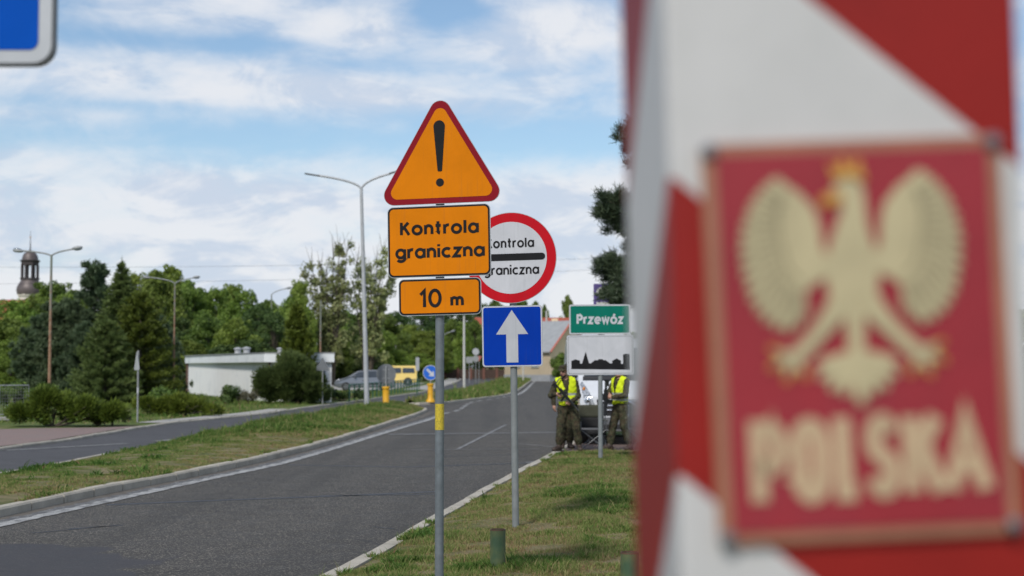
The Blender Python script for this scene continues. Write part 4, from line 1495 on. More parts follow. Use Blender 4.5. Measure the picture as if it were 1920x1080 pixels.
eagle()
m = MB()
for ch, a, b, dz in (('P', 1390, 1464, 0), ('O', 1467, 1541, 2), ('L', 1547, 1602, 4), ('S', 1606, 1674, 5), ('K', 1677, 1762, 5), ('A', 1752, 1846, 8)):
    m = MB()
    lettering(m, ch, (a - 1612) * pxm, (b - 1612) * pxm, (641 - 946 + dz) * pxm, 122 * pxm, 33 * pxm, -0.003, .5, 1.0)
    m.build('letter', MAT['plaque_letter'], pl)
# ------------------------------------------------------------------ trees and shrubs
def leaf_cards(centres, normals, size, aspect, rng, tint, jitter=0.6):
    """one rhombic leaf spray per centre; returns verts, faces, tint"""
    n = len(centres)
    nr = normals + rng.normal(0, jitter, (n, 3))
    nr /= np.linalg.norm(nr, axis=1)[:, None] + 1e-9
    a = np.cross(nr, rng.normal(0, 1, (n, 3)))
    a /= np.linalg.norm(a, axis=1)[:, None] + 1e-9
    b = np.cross(nr, a)
    s = (size * rng.uniform(0.6, 1.35, n))[:, None]
    V = np.stack([centres - a * s, centres - b * s * aspect + nr * s * 0.15, centres + a * s, centres + b * s * aspect - nr * s * 0.15], 1).reshape(-1, 3)
    k = np.arange(n)[:, None] * 4 + np.arange(4)[None, :]
    return V, k, np.repeat(tint, 4)


def needles(base, direc, length, width, rng, tint):
    """thin long quads pointing along direc"""
    n = len(base)
    d = direc / (np.linalg.norm(direc, axis=1)[:, None] + 1e-9)
    s = np.cross(d, rng.normal(0, 1, (n, 3)))
    s /= np.linalg.norm(s, axis=1)[:, None] + 1e-9
    L = (length * rng.uniform(0.6, 1.3, n))[:, None]
    w = width * rng.uniform(0.7, 1.3, n)[:, None]
    V = np.stack([base - s * w * .5, base + s * w * .5, base + d * L * 0.7 + s * w * .5, base + d * L - s * w * .1], 1).reshape(-1, 3)
    return V, np.arange(n)[:, None] * 4 + np.arange(4)[None, :], np.repeat(tint, 4)


def unit(rng, n):
    v = rng.normal(0, 1, (n, 3))
    return v / np.linalg.norm(v, axis=1)[:, None]


def crown_tree(name, seed, mat, H=10.0, rx=3.4, z0=0.9, shape=1.0, nclump=84, per=300, cr=(0.55, 1.25), leaf=0.125, spikes=10, trunk=0.16, stems=1, gap=0.0):
    """leafy tree: limbs reach leaf clumps spread through an uneven crown; trunk + crown under one Empty"""
    r = np.random.default_rng(seed)
    root = empty(name)
    lob = r.uniform(0.72, 1.12, 9)
    cs, rs = [], []
    for i in range(nclump):
        t = r.random() ** 0.85
        z = z0 + (H - z0) * t
        prof = (np.sin(np.pi * min(1, 0.16 + 0.84 * t) ** shape)) ** 0.62
        a = r.uniform(0, 2 * np.pi)
        lo = np.interp(a % (2 * np.pi), np.linspace(0, 2 * np.pi, 10), np.append(lob, lob[0]))
        q = rx * prof * lo * (r.uniform(0.35, 1.0) ** 0.55)
        cs.append((q * math.cos(a), q * math.sin(a), z))
        rs.append(r.uniform(*cr) * (0.65 + 0.45 * prof))
    for i in range(spikes):
        a = r.uniform(0, 2 * np.pi)
        q = rx * 0.55 * r.random()
        cs.append((q * math.cos(a), q * math.sin(a), H * r.uniform(0.93, 1.05)))
        rs.append(r.uniform(0.28, 0.5))
    cs, rs = np.array(cs), np.array(rs)
    C, N_, T = [], [], []
    for c, q in zip(cs, rs):
        if r.random() < gap:
            continue
        n = int(per * (q / np.mean(cr)) ** 1.7)
        d = unit(r, n)
        d[:, 2] = d[:, 2] * 0.9 + 0.18
        rad = q * r.uniform(0.55, 1.08, n) ** 0.7
        p = c + d * rad[:, None] * np.array([1, 1, 0.85])
        C.append(p)
        N_.append(d)
        T.append(np.clip(r.normal(0.45, 0.26, n) + r.normal(0, 0.2), 0, 1))
    C, N_, T = np.concatenate(C), np.concatenate(N_), np.concatenate(T)
    V, F, A = leaf_cards(C, N_, leaf, 0.62, r, T, 0.75)
    np_mesh('crown', V, F, mat, attr=A, parent=root)
    m = MB()
    for s in range(stems):
        ox = 0 if stems == 1 else 0.5 * math.cos(s * 2.4)
        oy = 0 if stems == 1 else 0.5 * math.sin(s * 2.4)
        m.path([(ox, oy, -0.1), (ox * 1.3 + .05, oy * 1.3, H * .3), (ox * 2 + .1, oy * 2, H * .6), (ox * 2.2, oy * 2.2, H * .88)], [trunk, trunk * .75, trunk * .45, trunk * .1], 8)
    for c in cs[::3]:
        zb_ = max(H * .12, c[2] * 0.55)
        m.path([(0.03, 0, zb_), (c[0] * .5, c[1] * .5, (zb_ + c[2]) / 2 + .1), tuple(c)], [trunk * .38, trunk * .22, trunk * .06], 5)
    m.build('trunk', MAT['bark'], root, smooth=True)
    return root


def spruce_tree(name, seed, mat, H=10.0, rx=2.2, dens=1.0, droop=0.25, blunt=0.0):
    r = np.random.default_rng(seed)
    root = empty(name)
    B, D, T = [], [], []
    m = MB()
    m.path([(0, 0, -.1), (0, 0, H * .5), (0, 0, H)], [.16, .09, .012], 8)
    z = 0.25
    while z < H * 0.985:
        f = 1 - z / H
        L0 = rx * (f ** (0.92 - 0.4 * blunt)) + 0.05
        nb = int(7 + 7 * f)
        for k in range(nb):
            a = r.uniform(0, 2 * np.pi)
            L = L0 * r.uniform(0.6, 1.12)
            up = (0.30 - droop * (1.4 * f)) * L + r.normal(0, .03)
            e = np.array([math.cos(a) * L, math.sin(a) * L, up])
            s = np.array([0, 0, z])
            n = int((16 + 90 * L) * dens)
            t = r.uniform(0.12, 1.0, n) ** 0.8
            p = s + e * t[:, None] + np.array([0, 0, 0.10 * L]) * (t ** 2)[:, None] + r.normal(0, .06, (n, 3)) * (0.3 + L * .45)
            d = e / (np.linalg.norm(e) + 1e-6) * 0.8 + r.normal(0, .55, (n, 3)) + np.array([0, 0, 0.15])
            B.append(p); D.append(d)
            T.append(np.clip(r.normal(.42, .2, n) + 0.25 * (t - .5) + r.normal(0, .08), 0, 1))
            if k % 3 == 0:
                m.path([tuple(s), tuple(s + e * .9)], [.022 + .02 * f, .006], 4)
        z += 0.16 + 0.22 * f * (H / 10)
    n = 30
    B.append(np.stack([np.zeros(n), np.zeros(n), r.uniform(H * .95, H * 1.04, n)], -1)); D.append(unit(r, n) + np.array([0, 0, 1.2])); T.append(np.full(n, .4))
    V, F, A = needles(np.concatenate(B), np.concatenate(D), 0.24, 0.055, r, np.concatenate(T))
    np_mesh('crown', V, F, mat, attr=A, parent=root)
    m.build('trunk', MAT['bark'], root, smooth=True)
    return root


def pine_tree(name, seed, mat, H=10.0, rx=2.5, z0=1.0, nb=46, tuft=0.42, ln=0.30, wd=0.030, per=95, trunk=0.14, seeds=None, power=0.7):
    """pine: bent limbs carrying separate needle tufts with gaps between them"""
    r = np.random.default_rng(seed)
    root = empty(name)
    m = MB()
    m.path([(0, 0, -.1), (.06, .03, H * .35), (-.05, .02, H * .7), (0, 0, H * .98)], [trunk, trunk * .8, trunk * .45, .02], 9)
    B, D, T = [], [], []
    limbs = []
    for k in range(nb):
        z = z0 + (H - z0) * (k + r.random()) / nb
        f = 1 - (z - z0) / (H - z0)
        a = k * 2.399 + r.normal(0, .3)
        L = rx * (0.25 + 0.75 * f ** power) * r.uniform(0.42, 1.12)
        limbs.append((z, a, L, r.uniform(0.05, 0.4) * L))
    for z, a, L, up in (limbs + (seeds or [])):
        s = np.array([0, 0, z])
        e = np.array([math.cos(a) * L, math.sin(a) * L, up])
        mid = s + e * .55 + np.array([0, 0, -0.06 * L])
        m.path([tuple(s), tuple(mid), tuple(s + e)], [.045 if L > 1 else .025, .025, .008], 5)
        nt = max(4, int(4 + 6.5 * L))
        for j in range(nt):
            t = 0.35 + 0.65 * (j + r.random()) / nt
            c = s + e * t + r.normal(0, .17, 3) * np.array([1, 1, .7]) * (0.5 + .4 * L)
            n = per
            d = unit(r, n) + np.array([0, 0, .35]) + e / (np.linalg.norm(e) + 1e-6) * .5
            B.append(c + unit(r, n) * (tuft * .45 * r.random((n, 1)))); D.append(d)
            T.append(np.clip(r.normal(.5, .2, n) + r.normal(0, .15), 0, 1))
    n = per * 3
    B.append(np.array([0, 0, H]) + unit(r, n) * np.array([.25, .25, .4])); D.append(unit(r, n) + np.array([0, 0, .8])); T.append(r.uniform(.3, .7, n))
    V, F, A = needles(np.concatenate(B), np.concatenate(D), ln, wd, r, np.concatenate(T))
    np_mesh('crown', V, F, mat, attr=A, parent=root)
    m.build('trunk', MAT['bark'], root, smooth=True)
    return root


def shrub(name, seed, mat, blobs, leaf=0.07, per=700, aspect=0.5, needle=False):
    """blobs: (x, y, z, rx, ry, rz); spiky foliage over an uneven mass, short stems under it"""
    r = np.random.default_rng(seed)
    root = empty(name)
    B, D, T = [], [], []
    for (x, y, z, a, b, c) in blobs:
        area = (a * b + a * c + b * c) ** 1.0
        nsub = max(5, int(9 * area ** .55))
        for k in range(nsub):
            d0 = unit(r, 1)[0]
            d0[2] = abs(d0[2]) * 0.95 - 0.12
            sc = np.array([x, y, z]) + d0 * np.array([a, b, c]) * r.uniform(.55, .95)
            q = r.uniform(.22, .42) * min(a, b, c) + 0.10
            n = int(per * (q / .35) ** 1.6)
            d = unit(r, n)
            p = sc + d * q * r.uniform(.4, 1.1, (n, 1))
            ok = p[:, 2] > 0.02
            B.append(p[ok]); D.append((d + d0 * .8 + np.array([0, 0, .35]))[ok])
            T.append(np.clip(r.normal(.45, .2, n) + r.normal(0, .16), 0, 1)[ok])
    B, D, T = np.concatenate(B), np.concatenate(D), np.concatenate(T)
    if needle:
        V, F, A = needles(B, D, leaf * 2.6, leaf * .75, r, T)
    else:
        V, F, A = leaf_cards(B, D, leaf, aspect, r, T, .7)
    np_mesh('foliage', V, F, mat, attr=A, parent=root)
    m = MB()
    for (x, y, z, a, b, c) in blobs:
        for k in range(4):
            q = r.normal(0, .35, 2)
            m.path([(0, 0, -.05), (x * .5, y * .5, z * .3 + .03), (x + q[0] * a, y + q[1] * b, z + c * .45)], [.04, .03, .01], 5)
    m.build('stem', MAT['bark'], root, smooth=True)
    return root


PROTO = {}
for k, (seed, mk, kw) in {
    'a': (11, 'leaf', dict(rx=3.6)),
    'b': (12, 'leaf', dict(rx=3.0, shape=.85, nclump=62, spikes=14)),
    'c': (13, 'leaf_bright', dict(rx=3.9, nclump=80)),
    'd': (14, 'leaf_dark', dict(rx=3.4, nclump=72)),
    'e': (15, 'leaf_bright', dict(rx=2.8, shape=.8, spikes=16)),
}.items():
    PROTO[k] = crown_tree('broadleaf_tree', seed, MAT[mk], **kw)
PROTO_USED = {}


def put_tree(kind, px, d, top, wpx, label, group=None, z=0.08, rz=None, base_w=None):
    """a tree whose foot stands at column px, d metres off, whose top reaches row top and whose crown is wpx wide"""
    src = PROTO[kind]
    first = kind not in PROTO_USED
    PROTO_USED[kind] = 1
    o = src if first else copy_tree(src)
    p = at(px, HZ, d)
    H = hgt(top, d) - z
    o.location = (p.x, d, z)
    w0 = {'a': 7.4, 'b': 6.2, 'c': 8.0, 'd': 7.0, 'e': 5.9}[kind]
    sx = wpx * d / FPX / w0
    o.scale = (sx, sx, H / 10.3)
    o.rotation_euler = (0, 0, rz if rz is not None else (px * 0.37 + d) % 6.28)
    return tag(o, label, 'tree', group)


GB = 'broadleaf trees along the back of the site'
# the row behind the kiosk and the conifers, left to right
LBL = 'green broadleaf tree in the dense row behind the conifers and the white kiosk'
for kind, px, d, top, w in [
    ('c', -40, 118, 575, 170), ('c', 22, 124, 566, 130), ('a', 62, 132, 556, 120), ('b', 98, 126, 536, 110), ('c', 120, 112, 556, 120),
    ('a', 140, 138, 548, 120), ('c', 250, 118, 517, 120), ('a', 296, 112, 512, 130), ('e', 318, 124, 505, 90), ('a', 346, 116, 530, 110),
    ('b', 372, 126, 551, 100), ('c', 404, 118, 545, 105), ('e', 432, 124, 539, 85), ('c', 458, 116, 548, 100), ('d', 484, 112, 574, 95),
    ('a', 505, 128, 566, 95), ('d', 515, 108, 590, 90), ('a', 20, 100, 600, 130), ('c', 20, 96, 640, 110), ('d', 330, 104, 600, 110),
    ('a', 390, 102, 592, 110), ('c', 440, 100, 600, 105), ('d', 470, 98, 640, 110), ('a', 350, 100, 640, 120), ('d', 420, 96, 650, 120), ('d', 285, 100, 610, 110)]:
    put_tree(kind, px, d, top, w, LBL, GB)
LBL = 'green broadleaf tree in the thicket between the tall poplars and the parked cars'
for kind, px, d, top, w in [
    ('a', 548, 150, 560, 90), ('e', 560, 146, 532, 70), ('a', 610, 160, 590, 110), ('d', 585, 158, 610, 90), ('a', 650, 170, 585, 110), ('d', 640, 166, 625, 110),
    ('c', 690, 176, 590, 110), ('a', 720, 184, 592, 100), ('d', 670, 172, 650, 110), ('c', 705, 178, 640, 110), ('c', 640, 168, 672, 120), ('a', 610, 160, 655, 110)]:
    put_tree(kind, px, d, top, w, LBL, 'trees behind the parked cars')
LBL = 'bright green tree beyond the blue arrow bollard'
for kind, px, d, top, w in [('e', 765, 215, 612, 80), ('c', 795, 205, 622, 90), ('c', 748, 200, 650, 80), ('e', 815, 225, 640, 80), ('c', 782, 198, 664, 90)]:
    put_tree(kind, px, d, top, w, LBL, 'bright trees beyond the bollards')
LBL = 'dark green tree far off at the edge of the wood'
for kind, px, d, top, w in [('d', 748, 330, 588, 90), ('d', 790, 350, 584, 90), ('d', 830, 340, 586, 90), ('d', 870, 360, 582, 90), ('d', 905, 350, 574, 70), ('a', 930, 360, 565, 60), ('a', 975, 340, 558, 60), ('a', 1002, 350, 568, 50)]:
    put_tree(kind, px, d, top, w, LBL, 'far trees at the edge of the wood')
for kind, px, d, top, w, lb in [
    ('a', 1066, 330, 557, 44, 'round leafy tree standing behind the red tiled roof'),
    ('a', 1022, 320, 574, 26, 'small far tree beside the tall white utility pole'),
    ]:
    put_tree(kind, px, d, top, w, lb)
for i, (px, d, top, w) in enumerate([(846, 244, 600, 46), (868, 240, 606, 42), (890, 246, 602, 44), (908, 250, 612, 40), (930, 250, 612, 40), (948, 254, 622, 36)]):
    put_tree('e' if i % 2 else 'a', px, d, top, w, 'narrow green tree right behind the brown board fence', 'narrow trees behind the brown fence')

# the wood that closes the view on the right, far beyond the verge: one mass
r_ = np.random.default_rng(77)
C, N_, T = [], [], []
for k in range(260):
    a = (k + r_.random()) / 260
    px_ = 1130 + 2600 * a ** 1.3
    d_ = r_.uniform(300, 345)
    top_ = (4.5 + 9.0 * min(1, a * 6)) * r_.uniform(.75, 1.1)
    x_ = (px_ - 960) / FPX * d_
    for q_ in range(7):
        c_ = np.array([x_ + r_.normal(0, 2.6), d_ + r_.normal(0, 2), top_ * r_.uniform(.12, .95)])
        dd = unit(r_, 42)
        C.append(c_ + dd * r_.uniform(1.0, 2.3) * r_.uniform(.5, 1.05, (42, 1))); N_.append(dd + np.array([0, 0, .3])); T.append(np.clip(r_.normal(.42, .25, 42) + r_.normal(0, .15), 0, 1))
C, N_, T = np.concatenate(C), np.concatenate(N_), np.concatenate(T)
C[:, 2] = np.maximum(C[:, 2], .1)
V, F, A = leaf_cards(C, N_, .62, .65, r_, T, .8)
tag(np_mesh('far_wood', V, F, MAT['leaf'], attr=A), kind='stuff')

# tall airy poplars
def poplar(px, d, top, w, seed, label, stems):
    H = hgt(top, d)
    r = np.random.default_rng(seed)
    root = empty('poplar_tree')
    C, N_, T = [], [], []
    m = MB()
    half = w * d / FPX / 2
    for (dx, tz) in stems:      # stem tips: offset in picture columns, top row
        x1, z1 = dx * d / FPX, hgt(tz, d)
        y1 = r.uniform(-1.2, 1.2)
        pts = [(x1 * .15, y1 * .1, -.1), (x1 * .3, y1 * .3, z1 * .35), (x1 * .7, y1 * .7, z1 * .68), (x1, y1, z1)]
        m.path(pts, [.16, .12, .07, .015], 6)
        for k in range(3):      # bare twigs at the top
            m.path([(x1 * .9, y1 * .9, z1 * .9), (x1 + r.normal(0, .5), y1, z1 + r.uniform(.2, 1.3))], [.03, .008], 4)
        for k in range(15):
            t = 0.22 + 0.74 * (k + r.random()) / 15
            pz = z1 * t
            q = np.interp(t, [0, .35, .68, 1], [.15, .3, .7, 1])
            rad = (1.2 - .75 * t) * r.uniform(.3, 1.2) * 1.25
            a = r.uniform(0, 6.28)
            c = np.array([x1 * q + rad * math.cos(a), y1 * q + rad * math.sin(a), pz])
            m.path([(x1 * q, y1 * q, pz - rad * .5), tuple(c)], [.03, .01], 4)
            n = int(r.uniform(50, 120))
            dd = unit(r, n)
            C.append(c + dd * (r.uniform(.3, .72) * r.uniform(.3, 1.1, (n, 1)))); N_.append(dd + np.array([0, 0, .3]))
            T.append(np.clip(r.normal(.55, .25, n) + r.normal(0, .15), 0, 1))
    V, F, A = leaf_cards(np.concatenate(C), np.concatenate(N_), .13, .7, r, np.concatenate(T), .8)
    np_mesh('crown', V, F, MAT['leaf_poplar'], attr=A, parent=root)
    m.build('trunk', MAT['bark'], root, smooth=True)
    p = at(px, HZ, d)
    root.location = (p.x, d, .1)
    return tag(root, label, 'tree')


poplar(620, 150, 440, 110, 31, 'tall airy poplar left of the two-armed lamp, with bare twigs at its top', [(-42, 480), (-22, 488), (2, 462), (18, 446), (34, 450), (-8, 500), (-30, 520), (10, 520), (26, 530)])
poplar(688, 152, 470, 100, 32, 'airy poplar partly behind the steel lamp post and the orange text plate', [(-20, 475), (-6, 488), (18, 470), (34, 452), (44, 500), (10, 500), (30, 530), (-24, 530)])

# conifers on the left
o = spruce_tree('spruce_tree', 41, MAT['needle'], 10.0, 2.6, 0.85, .30)
p = at(226, HZ, 74); o.location = (p.x, 74, .1); s_ = (hgt(492, 74)) / 10.2; o.scale = (s_ * 1.28, s_ * 1.28, s_); tag(o, 'tall dark spruce with a pointed tip, the highest conifer on the left', 'tree')
o = pine_tree('pine_tree', 42, MAT['needle_blue'], 9.0, 2.3, .5, 60, .5, .26, .05, 95, power=.5)
p = at(178, HZ, 77); o.location = (p.x, 77, .1); s_ = (hgt(497, 77)) / 9.3; o.scale = (s_ * .92, s_ * .92, s_); tag(o, 'ragged pine with a gappy top just left of the pointed spruce', 'tree')
o = pine_tree('pine_tree', 43, MAT['needle_blue'], 6.5, 2.6, .2, 70, .5, .26, .05, 100, power=.45)
p = at(122, HZ, 76); o.location = (p.x, 76, .1); s_ = (hgt(568, 76)) / 6.8; o.scale = (s_ * 1.1, s_ * 1.1, s_); tag(o, 'broad bluish pine behind the rusty lamp post', 'tree')
src = o
o = copy_tree(src)
p = at(78, HZ, 84); o.location = (p.x, 84, .1); s_ = (hgt(596, 84)) / 6.8; o.scale = (s_, s_, s_); o.rotation_euler = (0, 0, 2.1); tag(o, 'bluish pine between the mesh panel and the rusty lamp post, further back', 'tree')
o = copy_tree(src)
p = at(302, HZ, 84); o.location = (p.x, 84, .1); s_ = (hgt(618, 84)) / 6.8; o.scale = (s_ * .95, s_ * .95, s_); o.rotation_euler = (0, 0, 4.0); tag(o, 'low bluish pine at the left corner of the white kiosk', 'tree')
o = copy_tree(src)
p = at(158, HZ, 72); o.location = (p.x, 72, .1); s_ = (hgt(610, 72)) / 6.8; o.scale = (s_ * .9, s_ * .9, s_); o.rotation_euler = (0, 0, 5.2); tag(o, 'bluish pine in front of the ragged pine, between the lamp and the spruce', 'tree')
o = copy_tree(src)
p = at(296, HZ, 78); o.location = (p.x, 78, .1); s_ = (hgt(596, 78)) / 6.8; o.scale = (s_ * .8, s_ * .8, s_); o.rotation_euler = (0, 0, 1.2); tag(o, 'bluish pine between the olive conifer and the rusty lamp by the kiosk', 'tree')
o = spruce_tree('spruce_tree', 44, MAT['needle_olive'], 8.0, 3.2, .8, .22, .9)
p = at(262, HZ, 70); o.location = (p.x, 70, .1); s_ = (hgt(548, 70)) / 8.2; o.scale = (s_ * 1.0, s_ * 1.0, s_); tag(o, 'bushy olive conifer right of the spruce, behind the edge-on sign', 'tree')
o = spruce_tree('spruce_tree', 46, MAT['needle'], 7.0, 2.9, .8, .15, .9)
p = at(196, HZ, 68); o.location = (p.x, 68, .1); s_ = (hgt(600, 68)) / 7.2; o.scale = (s_ * 1.1, s_ * 1.1, s_); tag(o, 'dark bushy conifer in front of the spruce, beside the tuft of dry grass', 'tree')
o = spruce_tree('cypress_tree', 45, MAT['needle_olive'], 5.0, 1.25, 1.5, -.3, .9)
p = at(556, HZ, 74.4); o.location = (p.x, 74.4, .1); s_ = (hgt(572, 74.4)) / 5.2; o.scale = (s_ * .88, s_ * .88, s_); tag(o, 'olive green cypress rising in front of the kiosk roof', 'tree')
# scots pine behind the border post
def limb(px, py, side=-1):
    e = at(px, py, 45)
    q = at(1248, py, 45)
    return (q.z - 0.12, math.pi + random.uniform(-.35, .35), (q.x - e.x) * 1.03, 0.18)
o = pine_tree('pine_tree', 51, MAT['needle_pine'], 12.0, 1.55, 3.0, 34, .50, .20, .018, 170, .16,
              seeds=[limb(1168, 255), limb(1172, 275), limb(1140, 400), limb(1132, 412), limb(1152, 385), limb(1160, 440), limb(1176, 470), limb(1128, 512), limb(1146, 540), limb(1150, 522), limb(1160, 558), limb(1132, 500), limb(1150, 505), limb(1160, 540), limb(1140, 520), limb(1150, 408), limb(1160, 425), limb(1140, 392), limb(1128, 406), limb(1136, 556), limb(1146, 566), limb(1152, 548)])
p = at(1248, HZ, 45); o.location = (p.x, 45, .1); tag(o, 'scots pine whose branches reach out left of the striped border post', 'tree')

# shrubs
def put(o, px, d, label, cat='shrub', group=None, z=.1, s=1.0, rz=0.0):
    p = at(px, HZ, d)
    o.location = (p.x, d, z)
    o.scale = (s, s, s)
    o.rotation_euler = (0, 0, rz)
    return tag(o, label, cat, group)


k = 72.6 / FPX
put(shrub('juniper_shrub', 61, MAT['needle'], [(-38 * k, 0, 0.7, 36 * k, .9, 1.05), (2 * k, .2, 1.2, 38 * k, 1.0, 1.2), (0, .1, 1.8, 22 * k, .7, .6), (34 * k, .1, .6, 28 * k, .9, .95), (-4 * k, 0, .3, 58 * k, 1.0, .6)], .062, 520, needle=True), 547, 72.6,
    'big round dark juniper in front of the kiosk corner')
k = 73.6 / FPX
put(shrub('juniper_shrub', 62, MAT['needle'], [(0, 0, .8, 17 * k, .6, 1.0), (6 * k, .1, .35, 24 * k, .7, .5)], .055, 560, needle=True), 588, 73.6, 'pointed dark juniper at the right end of the kiosk')
k = 71 / FPX
put(shrub('round_shrub', 63, MAT['leaf_dark'], [(0, 0, .40, 20 * k, .46, .50), (0, 0, .18, 19 * k, .44, .26)], .05, 500), 429, 71, 'small ball-shaped bush against the white kiosk wall')
put(shrub('round_shrub', 64, MAT['stem_dry'], [(0, 0, .28, 26 * k, .42, .34)], .05, 380), 466, 71, 'grey-green thin bush between the ball bush and the big juniper')
k = 52 / FPX
put(shrub('spreading_juniper', 65, MAT['needle_olive'], [(-45 * k, 0, .22, 40 * k, .8, .36), (0, .2, .3, 40 * k, .9, .45), (45 * k, 0, .2, 42 * k, .8, .32), (82 * k, -.2, .10, 20 * k, .5, .22)], .05, 620, needle=True), 322, 54.5,
    'low spreading juniper left of the kiosk, right of the edge-on sign')
k = 44 / FPX
put(shrub('spreading_juniper', 66, MAT['needle_olive'], [(-48 * k, 0, .25, 40 * k, .7, .34), (0, .2, .5, 40 * k, .8, .5), (-20 * k, .1, .7, 34 * k, .6, .42), (45 * k, .1, .35, 46 * k, .8, .45), (95 * k, .3, .3, 40 * k, .7, .4)], .05, 620, needle=True), 100, 44.5,
    'large spreading juniper in layered tiers behind the pink pavers')
k = 46 / FPX
put(shrub('grass_clump', 67, MAT['stem_dry'], [(0, 0, .16, 34 * k, .4, .26)], .05, 500, needle=True), 212, 45.5, 'tuft of tall dry grass at the edge of the pink pavers', 'plant')
put(shrub('green_shrub', 68, MAT['leaf'], [(0, 0, .45, 40 * k, .7, .5), (45 * k, .2, .35, 30 * k, .6, .4)], .055, 420), 300, 58, 'mid green bush left of the kiosk, behind the low juniper')
put(shrub('green_shrub', 69, MAT['leaf'], [(0, 0, .55, 46 * k, .7, .6), (55 * k, .4, .55, 40 * k, .7, .6)], .055, 420), 30, 56, 'mid green bush behind the grey mesh panel')
k = 80 / FPX
put(shrub('green_shrub', 70, MAT['leaf_dark'], [(-30 * k, 0, .22, 34 * k, .6, .36), (30 * k, .2, .2, 34 * k, .6, .34)], .06, 420), 640, 80, 'low dark bush in front of the grey car')

k = 165 / FPX
put(shrub('round_tree', 71, MAT['leaf'], [(0, 0, 1.9, 15 * k, .8, 1.5), (-3 * k, 0, .9, 13 * k, .7, .9), (3 * k, .1, 2.8, 8 * k, .5, .6)], .11, 160), 1049, 165, 'bushy green tree in front of the cream gable', 'tree')
# ------------------------------------------------------------------ lamps and poles
def lamp_post(px, ybase, d, top, arms, label, mat, z=.1, r0=.075, r1=.05, lean=0.0, head='cobra', hs=1.0):
    p = at(px, HZ, d)
    root = empty('street_lamp', (p.x, d, z))
    H = hgt(top, d) - z
    m = MB()
    m.path([(0, 0, -.05), (lean * .5, 0, H * .5), (lean, 0, H)], [r0, (r0 + r1) / 2, r1], 12)
    m.build('pole', mat, root, smooth=True)
    for (ex, ey) in arms:
        e = at(ex, ey, d)
        X, Zz = e.x - p.x, e.z - z
        sg_ = 1 if X > lean else -1
        m = MB()
        ss = Vector((lean, 0, H - .05))
        q = Vector((X, 0, Zz))
        c1 = Vector((lean + sg_ * .02 * 1, 0, H + (Zz - H) * .25 + .15))
        pts = []
        b0, b1, b2 = ss, Vector((lean + sg_ * .12, 0, H + (Zz - H) * .52)), q
        for i in range(9):
            t = i / 8
            pts.append(b0 * (1 - t) ** 2 + b1 * 2 * t * (1 - t) + b2 * t * t)
        m.path(pts, r1 * .72, 8)
        arm = m.build('arm', mat if head != 'cobra' else MAT['galv_dull'], root, smooth=True)
        dirv = (pts[-1] - pts[-2]).normalized()
        m = MB()
        if head == 'slim':
            m.M = Matrix.Translation(q) @ Matrix.Rotation(-math.atan2(dirv.z, dirv.x), 4, 'Y')
            m.box((.25, 0, .01), (.62, .24, .05))
            m.build('lamp_head', MAT['sign_back'], root, bevel=.015)
        else:
            m.M = Matrix.Translation(q) @ Matrix.Rotation(-math.atan2(dirv.z, dirv.x), 4, 'Y')
            m.sphere((.18 * hs, 0, 0.02), (.25 * hs, .11 * hs, .08 * hs), 12, 8)
            h = m.build('lamp_head', MAT['galv_dull'], root, smooth=True)
            m = MB()
            m.M = Matrix.Translation(q) @ Matrix.Rotation(-math.atan2(dirv.z, dirv.x), 4, 'Y')
            m.sphere((.22 * hs, 0, -.035 * hs), (.18 * hs, .085 * hs, .065 * hs), 12, 6)
            m.build('lens', MAT['glass_grey'], h, smooth=True)
    return tag(root, label, 'street lamp')


DL = 61.0
lamp_post(688.5, 770, DL, 352, [(597, 329), (733, 325)], 'tall galvanised street lamp with two slim arms on the grass island', MAT['zinc_light'], .2, .105, .062, lean=(675.5 - 688.5) * DL / FPX, head='slim')
lamp_post(93, 728, 64, 478, [(42, 470), (137, 467)], 'old two-armed street lamp with a rusty foot, nearest the church tower', MAT['rusty'])
lamp_post(326, 730, 72, 530, [(280, 520), (363, 521)], 'old two-armed rusty street lamp left of the kiosk roof', MAT['rusty'], r0=.055, r1=.034, hs=.75)
lamp_post(508, 700, 120, 552, [(537, 541)], 'old street lamp with a single arm above the kiosk', MAT['rusty'])


def plain_pole(px, d, top, base_z, r, mat, label, name='utility_pole', cat='pole', lean=0.0):
    p = at(px, HZ, d)
    root = empty(name, (p.x, d, base_z))
    H = hgt(top, d) - base_z
    m = MB()
    m.path([(0, 0, -.1), (lean, 0, H)], [r, r * .7], 10)
    m.build('pole', mat, root, smooth=True)
    m = MB()
    m.lathe([(r * .75, 0), (r * .75, .05), (r * .2, .09)], (lean, 0, H - .02), 10)
    m.build('pole_cap', MAT['galv_dull'], root)
    return tag(root, label, cat)


plain_pole(600.5, 140, 565, .1, .085, MAT['rusty'], 'thin old pole standing behind the right end of the kiosk')
plain_pole(684, 125, 600, .1, .07, MAT['rusty'], 'rusty pole almost hidden behind the galvanised street lamp')
plain_pole(742, 190, 608, .1, .10, MAT['white_pole'], 'pale pole in front of the trees below the distance plate')
plain_pole(870.5, 100, 593, .2, .10, MAT['white_pole'], 'tall white pole on the far grass island left of the blue arrow sign', lean=-.02)
plain_pole(1026, 210, 583, .1, .17, MAT['white_pole'], 'tall white utility pole in front of the house with the cream gable', lean=-.1)
plain_pole(981, 170, 672, .2, .10, MAT['white_pole'], 'short white post on the far island below the blue arrow sign')
lamp_post(828, 700, 150, 632, [(846, 622)], 'far street lamp hidden behind the orange sign pole, only its white arm showing', MAT['white_pole'], head='cobra')

